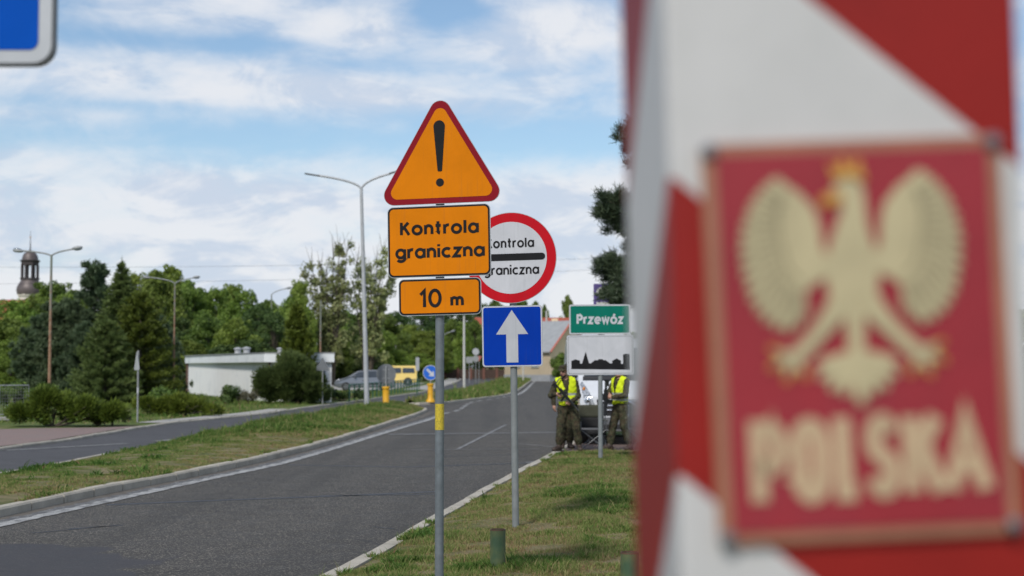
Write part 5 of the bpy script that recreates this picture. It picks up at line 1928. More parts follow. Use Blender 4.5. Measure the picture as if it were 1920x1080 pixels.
# ------------------------------------------------------------------ small signs, bollards
def sign_on_bollard(px, d, ybase, rdisc, disc_py, label, front):
    p = gnd(px, ybase, .12)
    root = empty('bollard_sign', (p.x, p.y, .12))
    s = p.y / FPX
    m = MB()
    hb = 0.92
    m.lathe([(.24, 0), (.24, .05), (.155, .17), (.135, .2), (.135, hb - .12), (.165, hb - .10), (.165, hb - .02), (.12, hb)], n=20)
    m.build('bollard', MAT['yellow_plastic'], root, smooth=False, auto=35)
    zc = (ybase - disc_py) * s
    m = MB()
    m.tube((0, .03, hb - .1), (0, .03, zc + rdisc * .8), .03)
    m.build('post', MAT['galv_dull'], root, smooth=True)
    m = MB()
    m.M = Matrix.Translation((0, -.02 if front else .08, zc))
    m.plate(circ(rdisc, n=48), 0, .006)
    m.cur = 1
    if front:
        m.sheet(circ(rdisc * .96, n=48), -.002)
    dsc = m.build('disc', [MAT['sign_back'] if not front else MAT['sign_white'], MAT['sign_white']], root)
    if front:
        m = MB()
        m.M = Matrix.Translation((0, -.02, zc))
        m.sheet(circ(rdisc * .92, n=48), -.004)
        m.build('panel_face', MAT['yellow_arrow'], dsc)
        m = MB()
        m.M = Matrix.Translation((0, -.02, zc)) @ Matrix.Rotation(R(45), 4, 'Y')
        m.sheet([(x * rdisc, z * rdisc) for x, z in [(-.68, -.15), (.12, -.15), (.12, -.48), (.72, 0), (.12, .48), (.12, .15), (-.68, .15)]], -.007)
        m.build('arrow', MAT['sign_white'], dsc)
    else:
        m = MB()
        for q in (-.18, .18):
            m.box((0, .07, zc + q), (.3, .012, .035))
        m.build('bracket', MAT['galv_dull'], root)
    return tag(root, label, 'bollard')


sign_on_bollard(723.5, 67, 766, .41, 701.5, 'yellow bollard with the grey back of a round sign, beside the tall lamp', False)
sign_on_bollard(807, 77, 754, .375, 699, 'yellow bollard with a round blue sign whose white arrow points down right', True)


def post_sign(px, d, top, base_z, build, label, r=.03, yaw=0.0, mat='galv_dull', pole_top=None):
    p = at(px, HZ, d)
    root = empty('road_sign', (p.x, d, base_z), yaw)
    H = hgt(top, d) - base_z
    m = MB()
    m.tube((0, 0, -.05), (0, 0, H), r)
    m.build('pole', MAT[mat], root, smooth=True)
    build(root, H)
    return tag(root, label, 'road sign')


def b_tri(root, H):
    m = MB()
    m.M = Matrix.Translation((0, -.04, H - .40))
    m.plate(rtri(.75, .05), 0, .006)
    m.build('triangle_panel', MAT['sign_back'], root)


def b_tri_light(root, H):
    m = MB()
    m.M = Matrix.Translation((-.02, -.04, H - .42))
    m.plate(rtri(.74, .05), 0, .006)
    m.build('triangle_panel', MAT['zinc_light'], root)
    m = MB()
    m.tube((0, 0, .88), (0, 0, 1.05), .032)
    m.build('sticker', MAT['sign_white'], root, smooth=True)


def b_slim(root, H):
    m = MB()
    m.M = Matrix.Translation((0, -.04, H - .45))
    m.plate(rrect(.24, .9, .03), 0, .01)
    m.build('panel', MAT['zinc_light'], root)


def b_disc(root, H, sq=False, red=False):
    m = MB()
    m.M = Matrix.Translation((0, -.05, H - .4))
    m.plate(circ(.4, n=32), 0, .01)
    m.build('disc', MAT['zinc_light'], root)
    if sq:
        m = MB()
        m.M = Matrix.Translation((0, -.05, H - 1.22))
        m.plate(circ(.38, n=32), 0, .01)
        m.build('lower_disc', MAT['galv_dull'], root)


def b_square(root, H):
    m = MB()
    m.M = Matrix.Translation((0, -.05, H - .35))
    m.plate(rrect(.75, .7, .05), 0, .01)
    m.build('panel', MAT['galv_dull'], root)


def b_tri_red(root, H):
    m = MB()
    m.M = Matrix.Translation((0, -.05, H - .35)) @ Matrix.Rotation(R(180), 4, 'Y')
    m.plate(rtri(.8, .06), 0, .01)
    m.build('triangle_panel', MAT['salmon'], root)


post_sign(259, 48, 657, .12, b_tri_light, 'thin grey sign seen almost edge-on beside the pink pavers', .03, R(-62))
post_sign(605, 72.4, 671, .12, b_tri, 'grey back of a triangular sign in front of the kiosk window', .03)
post_sign(782.5, 100, 670, .12, b_slim, 'slim grey sign on a green post at the end of the railing', .035, R(12), 'green_metal')
post_sign(892, 175, 653, .15, lambda r_, H: b_disc(r_, H, True), 'two far round sign backs, one above the other, near the zebra crossing', .04)
post_sign(898, 190, 666, .15, b_tri_red, 'far reddish triangular sign beside the round sign backs', .04)
post_sign(880, 168, 669, .15, b_square, 'far square grey sign back left of the round sign backs', .04)
post_sign(1034, 205, 658, .1, b_square, 'grey square sign back at the foot of the cream gabled house', .04)

# far yellow bollard at the bend
p = gnd(1032, 713, .1)
yb = empty('bollard', (p.x, p.y * 1.0, .1), 0, 'small yellow bollard far off at the road bend', 'bollard')
m = MB(); m.lathe([(.3, 0), (.22, .1), (.22, 1.3), (.26, 1.32), (.26, 1.45), (.1, 1.5)], n=14); m.build('body', MAT['yellow_plastic'], yb)
m = MB(); m.lathe([(.275, 1.34), (.275, 1.42)], n=14, cap=False); m.build('band', MAT['sign_white'], yb)

# green pipe stubs in the verge
def stub(px, ybase, hgt_, label, r=.062):
    x_ = gnd(px, ybase, .17)
    z_ = float(verge_z(np.array(0.), np.array(x_.y), np.array(x_.x)))
    x_ = gnd(px, ybase, z_)
    root = empty('pipe_stub', (x_.x, x_.y, z_), 0, label, 'pipe stub', 'green pipe stubs in the verge')
    m = MB()
    m.lathe([(r, -.06), (r, hgt_), (r - .006, hgt_), (r - .006, hgt_ - .2)], n=28, cap=False)
    m.build('pipe', MAT['pipe'], root, smooth=False, auto=40)
    m = MB()
    m.lathe([(r - .0062, hgt_ - .02), (r - .0062, hgt_ - .15), (.0, hgt_ - .16)], n=28, cap=False)
    m.build('pipe_inside', MAT['pipe_inside'], root)


stub(933.5, 1068, .325, 'green rusty pipe stub near the foot of the blue arrow sign')
stub(1181, 1125, .325, 'green rusty pipe stub beside the striped border post, cut by the frame')

# ------------------------------------------------------------------ mesh panel at the left edge
p0, p1 = gnd(-150, 791, .12), gnd(53, 787, .12)
L_ = (p1 - p0).length
mp_ = empty('mesh_panel', p0, math.atan2(p1.y - p0.y, p1.x - p0.x), 'grey tubular mesh fence panel at the left edge', 'fence panel')
hp = 1.12
m = MB()
m.path([(0, 0, .05), (0, 0, hp), (L_, 0, hp), (L_, 0, .05)], .022, 8)
m.tube((0, 0, .18), (L_, 0, .18), .018)
m.tube((L_ * .72, 0, .05), (L_ * .72, 0, hp), .022)
m.build('frame', MAT['galv_dull'], mp_, smooth=True)
m = MB()
for i in range(1, 40):
    x = L_ * i / 40
    m.tube((x, 0, .18), (x, 0, hp), .003, n=4)
for i in range(1, 9):
    m.tube((0, 0, .18 + (hp - .18) * i / 9), (L_, 0, .18 + (hp - .18) * i / 9), .003, n=4)
m.build('wire_mesh', MAT['galv_dull'], mp_)
m = MB(); m.box((L_ * .72, 0, .05), (.6, .25, .12)); m.build('concrete_foot', MAT['concrete'], mp_, bevel=.02)

# ------------------------------------------------------------------ low green railing in front of the parked cars
pa, pb_ = gnd(655, 750.5, .12), gnd(786, 730, .12)
L_ = (pb_ - pa).length
rl = empty('railing', pa, math.atan2(pb_.y - pa.y, pb_.x - pa.x), 'low green metal railing in front of the parked cars', 'railing')
npost = 20
m = MB(); m.tube((0, 0, .80), (L_, 0, .80), .035, n=8); m.build('top_rail', MAT['green_metal'], rl, smooth=True)
m = MB(); m.tube((0, 0, .40), (L_, 0, .40), .025, n=8); m.build('middle_rail', MAT['green_metal'], rl, smooth=True)
m = MB(); m.tube((0, 0, -.05), (0, 0, .80), .04, n=8)
po = m.build('post', MAT['green_metal'], rl, smooth=True)
for i in range(1, npost + 1):
    c = po.copy(); COL.objects.link(c); c.parent = rl; c.location = (L_ * i / npost, 0, 0)

# ------------------------------------------------------------------ brown board fence far off, on the left of the far road
fa, fb_ = at(834, 700, 226), at(956, 700, 226)
bf = empty('board_fence', (fa.x, 226, .1), 0, 'dark brown board fence along the far side road', 'fence')
L_ = fb_.x - fa.x
for i in range(5):
    m = MB(); m.box((L_ * (i + .5) / 5, 0, .8), (L_ / 5 - .3, .08, 1.35)); m.build('board_panel', MAT['fence_brown'], bf)
for i in range(6):
    m = MB(); m.box((L_ * i / 5, 0, .85), (.36, .3, 1.75)); m.build('post', MAT['fence_post'], bf)

# ------------------------------------------------------------------ overhead wires (sagging, posts outside the frame)
def wire(a, b, sag, r, label):
    pts = []
    for i in range(41):
        t = i / 40
        q = a.lerp(b, t)
        pts.append((q.x, q.y, q.z - sag * 4 * t * (1 - t)))
    m = MB(); m.path(pts, r, 5)
    tag(m.build('overhead_wire', MAT['sign_black'], smooth=True), label, 'wire')


wire(at(-200, 500, 150), at(1500, 470, 150), .6, .011, 'upper overhead wire crossing the sky above the lamps')
wire(at(-200, 533, 150), at(1500, 488, 150), .6, .011, 'lower overhead wire crossing the sky just over the trees')
# ------------------------------------------------------------------ kiosk
A_ = at(353, 690, 95.0); B_ = at(507, 690, 76.0); C_ = at(622, 690, 76.0)
KZ = 0.1
kt = hgt(661.5, 76.0)           # roof top
kf = hgt(679.5, 76.0)           # fascia bottom
kx = Vector((C_.x - B_.x, 0, 0))
kd = Vector((A_.x - B_.x, A_.y - B_.y, 0))
ki = empty('kiosk', (B_.x, B_.y, KZ), 0, 'long flat-roofed white kiosk with a deep fascia', 'kiosk')
W_ = kx.x
D_ = kd
foot = [(0, 0), (W_, 0), (W_ + D_.x, D_.y), (D_.x, D_.y)]
h_ = kf - KZ + .02


def prism_xy(m, pts, z0, z1):
    n = len(pts)
    m.add([(x, y, z0) for x, y in pts] + [(x, y, z1) for x, y in pts],
          [tuple(range(n - 1, -1, -1)), tuple(range(n, 2 * n))] + [(i, (i + 1) % n, n + (i + 1) % n, n + i) for i in range(n)])


m = MB(); prism_xy(m, foot, -.1, h_); m.build('wall', MAT['kiosk_wall'], ki)
gx, gy = .28, .25
rf = [(-gx, -gy), (W_ + gx * .6, -gy), (W_ + D_.x + gx * .6, D_.y + gy), (D_.x - gx, D_.y + gy)]
m = MB(); prism_xy(m, rf, h_ - .02, kt - KZ); rfo = m.build('roof', MAT['kiosk_fascia'], ki, bevel=.02)
m = MB(); prism_xy(m, [(x * 1.012 - .01, y * 1.005 - .02) for x, y in rf], kt - KZ - .03, kt - KZ + .02); m.build('roof_edge', MAT['galv_dull'], rfo)
for t in (.35, .45):
    m = MB(); m.lathe([(.18, 0), (.18, .26), (.24, .28), (.24, .34), (.05, .40)], (D_.x * t + .5, D_.y * t, kt - KZ), 14); m.build('roof_vent', MAT['zinc_light'], rfo)
m = MB(); m.lathe([(.14, 0), (.14, .18), (.19, .2), (.19, .25), (.05, .28)], (.35, .9, kt - KZ), 12); m.build('roof_vent', MAT['zinc_light'], rfo)
m = MB(); m.lathe([(.14, 0), (.14, .18), (.19, .2), (.19, .25), (.05, .28)], (1.6, .9, kt - KZ), 12); m.build('roof_vent', MAT['zinc_light'], rfo)
nrm = Vector((D_.y, -D_.x, 0)).normalized() * -1
for (x, y) in ((D_.x, D_.y), (0, 0)):
    m = MB(); m.box((x + nrm.x * .03 - .02, y + nrm.y * .03 - .02, h_ / 2), (.12, .12, h_ - .04)); m.build('corner_trim', MAT['brown_trim'], ki)
m = MB(); m.box((W_ * .80, -.02, h_ * .62), (.62, .06, .62)); wn = m.build('window', MAT['glass_grey'], ki)
for dx in (-.33, 0, .33):
    m = MB(); m.box((W_ * .80 + dx, -.055, h_ * .62), (.05, .04, .70)); m.build('frame', MAT['kiosk_fascia'], wn)
m = MB(); m.box((W_ * .35, -.03, h_ * .5), (.9, .06, h_ * .96)); m.build('door', MAT['kiosk_fascia'], ki)

# ------------------------------------------------------------------ church tower
dC = 262.0
pC = at(53, 690, dC)
ch = empty('church_tower', (pC.x, dC, 0), R(10), 'church tower with a dark open lantern and an onion-shaped roof', 'church')
zz = lambda py: hgt(py, dC)
pxm_ = dC / FPX
m = MB(); m.lathe([(20 * pxm_, 0), (20 * pxm_, zz(556)), (22.5 * pxm_, zz(555)), (22.5 * pxm_, zz(552))], n=8); m.build('tower_wall', MAT['church_white'], ch)
m = MB(); m.lathe([(22.5 * pxm_, zz(551.9)), (24 * pxm_, zz(545)), (23 * pxm_, zz(538)), (19 * pxm_, zz(531)), (16.5 * pxm_, zz(527)), (16.5 * pxm_, zz(524))], n=16); m.build('onion_roof', MAT['church_dark'], ch, auto=30)
ln = MB(); ln.lathe([(18.5 * pxm_, zz(523.9)), (18.5 * pxm_, zz(521.5))], n=8); lo_ = ln.build('lantern_base', MAT['church_wood'], ch)
for i in range(8):
    a = 2 * math.pi * (i + .5) / 8
    m = MB(); m.tube((15 * pxm_ * math.cos(a), 15 * pxm_ * math.sin(a), zz(521.6)), (15 * pxm_ * math.cos(a), 15 * pxm_ * math.sin(a), zz(497)), 2.1 * pxm_, n=6); m.build('column', MAT['church_wood'], ch)
m = MB(); m.lathe([(16.5 * pxm_, zz(497.1)), (16.5 * pxm_, zz(492)), (19 * pxm_, zz(489.5)), (19 * pxm_, zz(488))], n=8); m.build('cornice', MAT['church_wood'], ch)
m = MB(); m.lathe([(15 * pxm_, zz(487.9)), (14 * pxm_, zz(481)), (11 * pxm_, zz(475)), (5 * pxm_, zz(471)), (1.6 * pxm_, zz(468))], n=16); m.build('dome', MAT['church_dark'], ch, auto=30)
m = MB(); m.path([(0, 0, zz(470)), (0, 0, zz(448)), (0, 0, zz(433))], [1.3 * pxm_, .6 * pxm_, .25 * pxm_], 6); sp_ = m.build('spire', MAT['church_wood'], ch)
m = MB(); m.sphere((0, 0, zz(445)), 1.5 * pxm_, 8, 6); m.build('ball', MAT['gold'], sp_, smooth=True)

# ------------------------------------------------------------------ houses
def house(px, d, yaw, L, Wd, eave, ridge, mats, label, windows=()):
    p = at(px, 690, d)
    root = empty('house', (p.x, d, 0), yaw, label, 'house')
    m = MB()       # long wall along local -x from the corner, gable along +y
    m.add([(0, 0, 0), (-L, 0, 0), (-L, Wd, 0), (0, Wd, 0), (0, 0, eave), (-L, 0, eave), (-L, Wd, eave), (0, Wd, eave)], [(0, 1, 5, 4)[::-1], (2, 3, 7, 6)[::-1], (1, 2, 6, 5)[::-1]])
    m.build('wall', mats[0], root)
    m = MB()
    m.box((-L / 2, Wd / 2, .45), (L + .12, Wd + .12, .9))
    m.build('plinth', MAT['roof_grey'], root)
    m = MB()
    m.add([(0, 0, 0), (0, Wd, 0), (0, Wd, eave), (0, Wd / 2, ridge), (0, 0, eave)], [(0, 1, 2, 3, 4)])
    m.add([(-L, 0, 0), (-L, Wd, 0), (-L, Wd, eave), (-L, Wd / 2, ridge), (-L, 0, eave)], [(4, 3, 2, 1, 0)])
    g = m.build('gable', mats[1], root)
    o_ = .45
    sl = (ridge - eave) / (Wd / 2)
    for sgn in (0, 1):
        y0, y1 = (-o_, Wd / 2) if sgn == 0 else (Wd + o_, Wd / 2)
        za, zb2_ = eave - o_ * sl, ridge
        m = MB()
        vs = [(o_, y0, za + .08), (-L - o_, y0, za + .08), (-L - o_, y1, zb2_ + .08), (o_, y1, zb2_ + .08)]
        vs += [(x, y, z + .16) for x, y, z in vs]
        m.add(vs, [(0, 1, 2, 3), (7, 6, 5, 4), (0, 4, 5, 1), (1, 5, 6, 2), (2, 6, 7, 3), (3, 7, 4, 0)])
        rfh = m.build('roof', mats[2], root)
        m = MB()
        m.path([(o_ + .04, y0, za + .15), (o_ + .04, y1, zb2_ + .15)], .16, 4)
        m.build('verge_board', mats[3], rfh)
    for (x, z, w, h, on) in windows:
        m = MB()
        if on == 'wall':
            m.box((x, -.03, z), (w, .10, h))
        else:
            m.box((.03, x, z), (.10, w, h))
        wq = m.build('window', MAT['glass_grey'], root)
        m = MB()
        if on == 'wall':
            m.box((x, -.06, z - h / 2 - .05), (w + .2, .2, .08))
        else:
            m.box((.06, x, z - h / 2 - .05), (.2, w + .2, .08))
        m.build('sill', MAT['board_white'], wq)
    return root


house(1031, 200, R(-42), 8.2, 8.0, 4.2, hgt(604, 202), [MAT['beige'], MAT['cream'], MAT['roof_grey'], MAT['salmon']], 'house with a cream gable, grey roof and reddish verge boards', [(-2.6, 2.6, 1.2, 1.3, 'wall'), (-6, 2.6, 1.2, 1.3, 'wall'), (4, 5.4, 1.1, 1.2, 'gable')])  # wall and gable: one render in a painted shaded and a painted sunlit tone
house(1068, 262, R(4), 16, 9, hgt(622, 262), hgt(598, 266), [MAT['beige'], MAT['beige'], MAT['roof_red'], MAT['salmon']], 'house with a red tiled roof rising behind the grey roof')
m = MB(); p = at(1040, 606, 264); m.box((p.x, 264, p.z), (1.1, .8, 1.6)); hr = [o for o in bpy.data.objects if o.get('label', '').startswith('house with a red')][0]
m.M = Matrix.Identity(4)
c = m.build('chimney', MAT['cream']); c.parent = hr; c.matrix_parent_inverse = (Matrix.Translation(hr.location) @ Euler(hr.rotation_euler).to_matrix().to_4x4()).inverted()
house(8, 150, R(-10), 14, 8, 5.2, hgt(566, 154), [MAT['brick'], MAT['brick'], MAT['roof_red'], MAT['salmon']], 'orange brick house peeking in at the left edge behind the trees')

# ------------------------------------------------------------------ vehicles
def side_sheet(m, pts, y, flip):
    m.add([(x, y, z) for x, z in pts], [tuple(range(len(pts)))[::-1] if flip else tuple(range(len(pts)))])


def body_loft(pts, hw):
    """closed side outline (x,z) swept across the width, half width depends on height"""
    m = MB()
    n = len(pts)
    vs = [(x, -hw(z), z) for x, z in pts] + [(x, hw(z), z) for x, z in pts]
    m.add(vs, [tuple(range(n)), tuple(range(2 * n - 1, n - 1, -1))] + [((i + 1) % n, i, n + i, n + (i + 1) % n) for i in range(n)])
    return m


def wheel(root, x, y, r, w=.21):
    m = MB(); m.M = Matrix.Translation((x, y, r)) @ Matrix.Rotation(R(90), 4, 'X')
    m.lathe([(r * .62, -w / 2), (r * .95, -w / 2), (r, -w / 2 + .03), (r, w / 2 - .03), (r * .95, w / 2), (r * .62, w / 2)], n=28)
    t = m.build('wheel', MAT['tyre'], root, auto=40)
    m = MB(); m.M = Matrix.Translation((x, y, r)) @ Matrix.Rotation(R(90), 4, 'X')
    m.lathe([(r * .60, -w / 2 - .012), (r * .60, w / 2 + .012)], n=24)
    rm = m.build('rim', MAT['rim'], t)
    m = MB()
    for s in (-1, 1):
        for k in range(5):
            a = k * 2 * math.pi / 5
            m.box((x + math.cos(a) * r * .36, y + s * (w / 2 + .013), r + math.sin(a) * r * .36), (.11, .012, .09), (0, -a, 0))
    m.build('rim_hole', MAT['black_plastic'], t)


def car_body(name, root, prof, hw, paint, glass, lower):
    o = body_loft(prof, hw).build('body', paint, root, bevel=.05, seg=3)
    for g in glass:
        for s in (-1, 1):
            m = MB()
            m.add([(x, s * (hw(z) + .006), z) for x, z in g], [tuple(range(len(g)))[::(1 if s < 0 else -1)]])
            m.build('window', MAT['glass'], root)
    return o


# grey car, nose to the left (local -x forward)
pc_ = gnd(684, 732.5, .08)
car = empty('parked_car', (pc_.x, pc_.y, .08), R(6), 'dark grey family car parked behind the green railing', 'car')
hwc = lambda z: .90 - max(0, z - .92) * .36
car_body('car', car, [(-2.25, .32), (-2.32, .58), (-2.2, .78), (-1.35, 1.02), (-.55, 1.48), (.25, 1.58), (1.35, 1.55), (2.05, 1.28), (2.22, .95), (2.28, .6), (2.2, .3), (1.9, .24), (-1.9, .22)], hwc, MAT['car_grey'],
         [[(-1.0, 1.05), (-.52, 1.40), (-.05, 1.47), (-.02, 1.06)], [(.06, 1.06), (.04, 1.48), (.85, 1.49), (.95, 1.08)], [(1.02, 1.09), (.93, 1.48), (1.3, 1.46), (1.75, 1.24), (1.6, 1.12)]], None)
m = MB(); m.add([(-1.30, -.74, 1.06), (-1.30, .74, 1.06), (-.60, .66, 1.475), (-.60, -.66, 1.475)], [(3, 2, 1, 0)]); m.M = Matrix.Identity(4)
m.v = [(x - .02, y, z + .025) for x, y, z in m.v]
m.build('windscreen', MAT['glass_grey'], car)
for x in (-1.42, 1.38):
    for s in (-1, 1):
        wheel(car, x, s * .80, .33)
for s in (-1, 1):
    m = MB(); m.box((-2.06, s * .66, .76), (.36, .34, .15), (0, -.5, 0)); m.build('headlight', MAT['headlight'], car, bevel=.04)
    m = MB(); m.box((2.16, s * .70, 1.0), (.14, .22, .26)); m.build('tail_light', MAT['lamp_red'], car, bevel=.03)
    m = MB(); m.box((-.75, s * .98, 1.08), (.12, .18, .13)); m.build('mirror', MAT['car_grey'], car, bevel=.03)
    m = MB(); m.box((-.15, s * .905, .85), (.14, .02, .035)); m.build('door_handle', MAT['chrome'], car)
    m = MB(); m.box((0, s * .905, .52), (2.0, .02, .06)); m.build('side_trim', MAT['black_plastic'], car)
m = MB(); m.box((-2.31, 0, .42), (.06, 1.3, .2)); m.build('grille', MAT['black_plastic'], car, bevel=.02)

# yellow van, nose to the left
pv = gnd(737, 722, .08)
yv = empty('parked_van', (pv.x, pv.y, .08), R(4), 'yellow passenger van parked beyond the grey car', 'van')
hwv = lambda z: .95 - max(0, z - 1.0) * .16
car_body('van', yv, [(-2.4, .35), (-2.45, .75), (-2.3, 1.0), (-1.75, 1.15), (-1.0, 1.82), (-.6, 1.94), (2.2, 1.95), (2.38, 1.8), (2.45, 1.0), (2.42, .4), (2.2, .28), (-2.2, .28)], hwv, MAT['van_yellow'],
         [[(-1.5, 1.2), (-1.0, 1.70), (-.55, 1.72), (-.5, 1.2)], [(-.38, 1.22), (-.38, 1.74), (.82, 1.74), (.82, 1.22)], [(.95, 1.22), (.95, 1.74), (2.1, 1.72), (2.2, 1.24)]], None)
m = MB(); m.add([(-1.76, -.76, 1.20), (-1.76, .76, 1.20), (-1.06, .72, 1.81), (-1.06, -.72, 1.81)], [(3, 2, 1, 0)]); m.build('windscreen', MAT['glass_grey'], yv)
for x in (-1.5, 1.5):
    for s in (-1, 1):
        wheel(yv, x, s * .85, .34)
        m = MB(); m.M = Matrix.Translation((x, s * .952, .36)) @ Matrix.Rotation(R(90), 4, 'X'); m.lathe([(.42, -.006), (.42, .006)], n=28); m.build('wheel_arch', MAT['black_plastic'], yv)
for s in (-1, 1):
    m = MB(); m.box((-2.36, s * .7, .85), (.14, .34, .2)); m.build('headlight', MAT['headlight'], yv, bevel=.03)
    m = MB(); m.box((2.43, s * .82, 1.05), (.06, .14, .5)); m.build('tail_light', MAT['lamp_red'], yv, bevel=.02)
    m = MB(); m.box((-1.35, s * 1.02, 1.25), (.14, .2, .22)); m.build('mirror', MAT['black_plastic'], yv, bevel=.03)
m = MB(); m.box((2.46, 0, .5), (.08, 1.7, .2)); m.build('bumper', MAT['van_yellow'], yv, bevel=.03)

# white van facing us behind the soldiers (local -y forward)
dV = 33.6
pw = at(1172, 690, dV)
wv_ = empty('white_van', (pw.x, dV, .075), R(3), 'white delivery van facing us behind the soldiers', 'van')
prof = [(0.10, .30), (-.02, .42), (-.03, .80), (.02, 1.08), (.22, 1.28), (.72, 1.48), (1.45, 2.25), (1.75, 2.42), (5.0, 2.45), (5.15, 2.3), (5.2, .5), (5.0, .3)]
n = len(prof)
hwW = lambda z: 1.0 - max(0, z - 1.3) * .10
# rounded nose: width grows over the first half metre
m = MB()
NX = 14
vs, fs = [], []
for i in range(NX + 1):
    t = -1 + 2 * i / NX
    for (y, z) in prof:
        bow = 0.16 * abs(t) ** 2.6 * (1 if y < 1.8 else 0)
        vs.append((t * hwW(z), y + bow, z))
for i in range(NX):
    for k in range(n):
        a, b = i * n + k, i * n + (k + 1) % n
        fs.append((a, b, b + n, a + n))
fs.append(tuple(range(n))[::-1]); fs.append(tuple(NX * n + k for k in range(n)))
m.add(vs, fs)
m.build('body', MAT['van_white'], wv_, smooth=False, bevel=.03, seg=2, auto=30)


def on_front(x, z, out=.006):
    """y of the van's skin at height z and side offset x"""
    ys = np.interp(z, [.42, .80, 1.08, 1.28, 1.48, 2.25, 2.42], [-.02, -.03, .02, .22, .72, 1.45, 1.75])
    return float(ys) + 0.16 * abs(x / hwW(z)) ** 2.6 - out


def skin_patch(name, poly, mat, parent, out=.012, thick=None):
    """patch laid on the van's front: poly in (x,z), filled by a fan of finer points"""
    m = MB()
    n = len(poly)
    cx, cz = sum(p[0] for p in poly) / n, sum(p[1] for p in poly) / n
    rings = 7
    vs = [(cx, on_front(cx, cz, out), cz)]
    dens = []
    for i, p in enumerate(poly):
        q = poly[(i + 1) % n]
        for k in range(6):
            dens.append((p[0] + (q[0] - p[0]) * k / 6, p[1] + (q[1] - p[1]) * k / 6))
    N2 = len(dens)
    for r_ in range(1, rings + 1):
        f = r_ / rings
        for (x, z) in dens:
            X, Z_ = cx + (x - cx) * f, cz + (z - cz) * f
            vs.append((X, on_front(X, Z_, out), Z_))
    fs = [(0, 1 + i, 1 + (i + 1) % N2) for i in range(N2)]
    for r_ in range(rings - 1):
        a = 1 + r_ * N2
        fs += [(a + i, a + N2 + i, a + N2 + (i + 1) % N2, a + (i + 1) % N2) for i in range(N2)]
    m.add(vs, fs)
    o = m.build(name, mat, parent, smooth=True)
    return o


ws = skin_patch('windscreen', [(-.84, 1.54), (.84, 1.54), (.74, 2.20), (-.74, 2.20)], MAT['glass'], wv_, .02)
for k, x in enumerate((-.3, .35)):
    m = MB(); m.path([(x + .45, on_front(x + .45, 1.55, .03), 1.55), (x, on_front(x, 1.60, .04), 1.60), (x - .35, on_front(x - .35, 1.72, .04), 1.72)], .012, 5); m.build('wiper', MAT['black_plastic'], ws)
skin_patch('scuttle', [(-.88, 1.44), (.88, 1.44), (.86, 1.54), (-.86, 1.54)], MAT['black_plastic'], wv_, .015)
for s in (-1, 1):
    hl = skin_patch('headlight', [(s * .66, .84), (s * .80, .82), (s * .92, .98), (s * .97, 1.36), (s * .90, 1.42), (s * .78, 1.16)][::s], MAT['headlight'], wv_, .018)
    m = MB(); m.sphere((s * .82, on_front(s * .82, 1.0, .01), 1.0), (.065, .03, .065), 12, 8); m.build('bulb', MAT['chrome'], hl, smooth=True)
    m = MB(); m.sphere((s * .90, on_front(s * .90, 1.24, .01), 1.24), (.03, .02, .06), 10, 6); m.build('indicator', MAT['orange'], hl, smooth=True)
    m = MB(); m.box((s * 1.16, .98, 1.62), (.24, .12, .42)); mi_ = m.build('mirror', MAT['black_plastic'], wv_, bevel=.05, seg=3)
    m = MB(); m.tube((s * .92, 1.0, 1.55), (s * 1.1, .98, 1.55), .03); m.build('mirror_arm', MAT['black_plastic'], mi_)
    m = MB(); m.add([(s * (hwW(z) + .008), y, z) for y, z in ((1.15, 1.5), (1.75, 2.2), (2.35, 2.2), (2.35, 1.45))], [(0, 1, 2, 3)]); m.build('side_window', MAT['glass'], wv_)
for y in (.92, 4.15):
    for s in (-1, 1):
        m = MB(); m.M = Matrix.Translation((s * .88, y, .34)) @ Matrix.Rotation(R(90), 4, 'Y')
        m.lathe([(.2, -.11), (.32, -.11), (.34, -.08), (.34, .08), (.32, .11), (.2, .11)], n=24); t_ = m.build('wheel', MAT['tyre'], wv_, auto=40)
        m = MB(); m.M = Matrix.Translation((s * .88, y, .34)) @ Matrix.Rotation(R(90), 4, 'Y')
        m.lathe([(.2, -.115), (.2, .115)], n=20); m.build('rim', MAT['rim'], t_)
gr = skin_patch('grille', [(-.60, .66), (.60, .66), (.64, 1.02), (-.64, 1.02)], MAT['black_plastic'], wv_, .010)
for z in (.98, .88, .78):
    m = MB(); m.path([(x, on_front(x, z, .026), z) for x in np.linspace(-.56, .56, 9)], [.008] + [.022] * 7 + [.008], 6); m.build('slat', MAT['chrome'], gr, smooth=True)
m = MB()
m.path([(.26 * math.cos(a) - .0, on_front(0, .86, .05), .82 + .15 * math.sin(a)) for a in np.linspace(0, 2 * math.pi, 25)], .022, 6, cap=False); m.build('badge_ring', MAT['chrome'], gr, smooth=True)
bm_ = skin_patch('bumper', [(-.95, .32), (.95, .32), (.95, .62), (-.95, .62)], MAT['grey_plastic'], wv_, .03)
skin_patch('lower_intake', [(-.55, .36), (.55, .36), (.6, .46), (-.6, .46)], MAT['black_plastic'], bm_, .035)
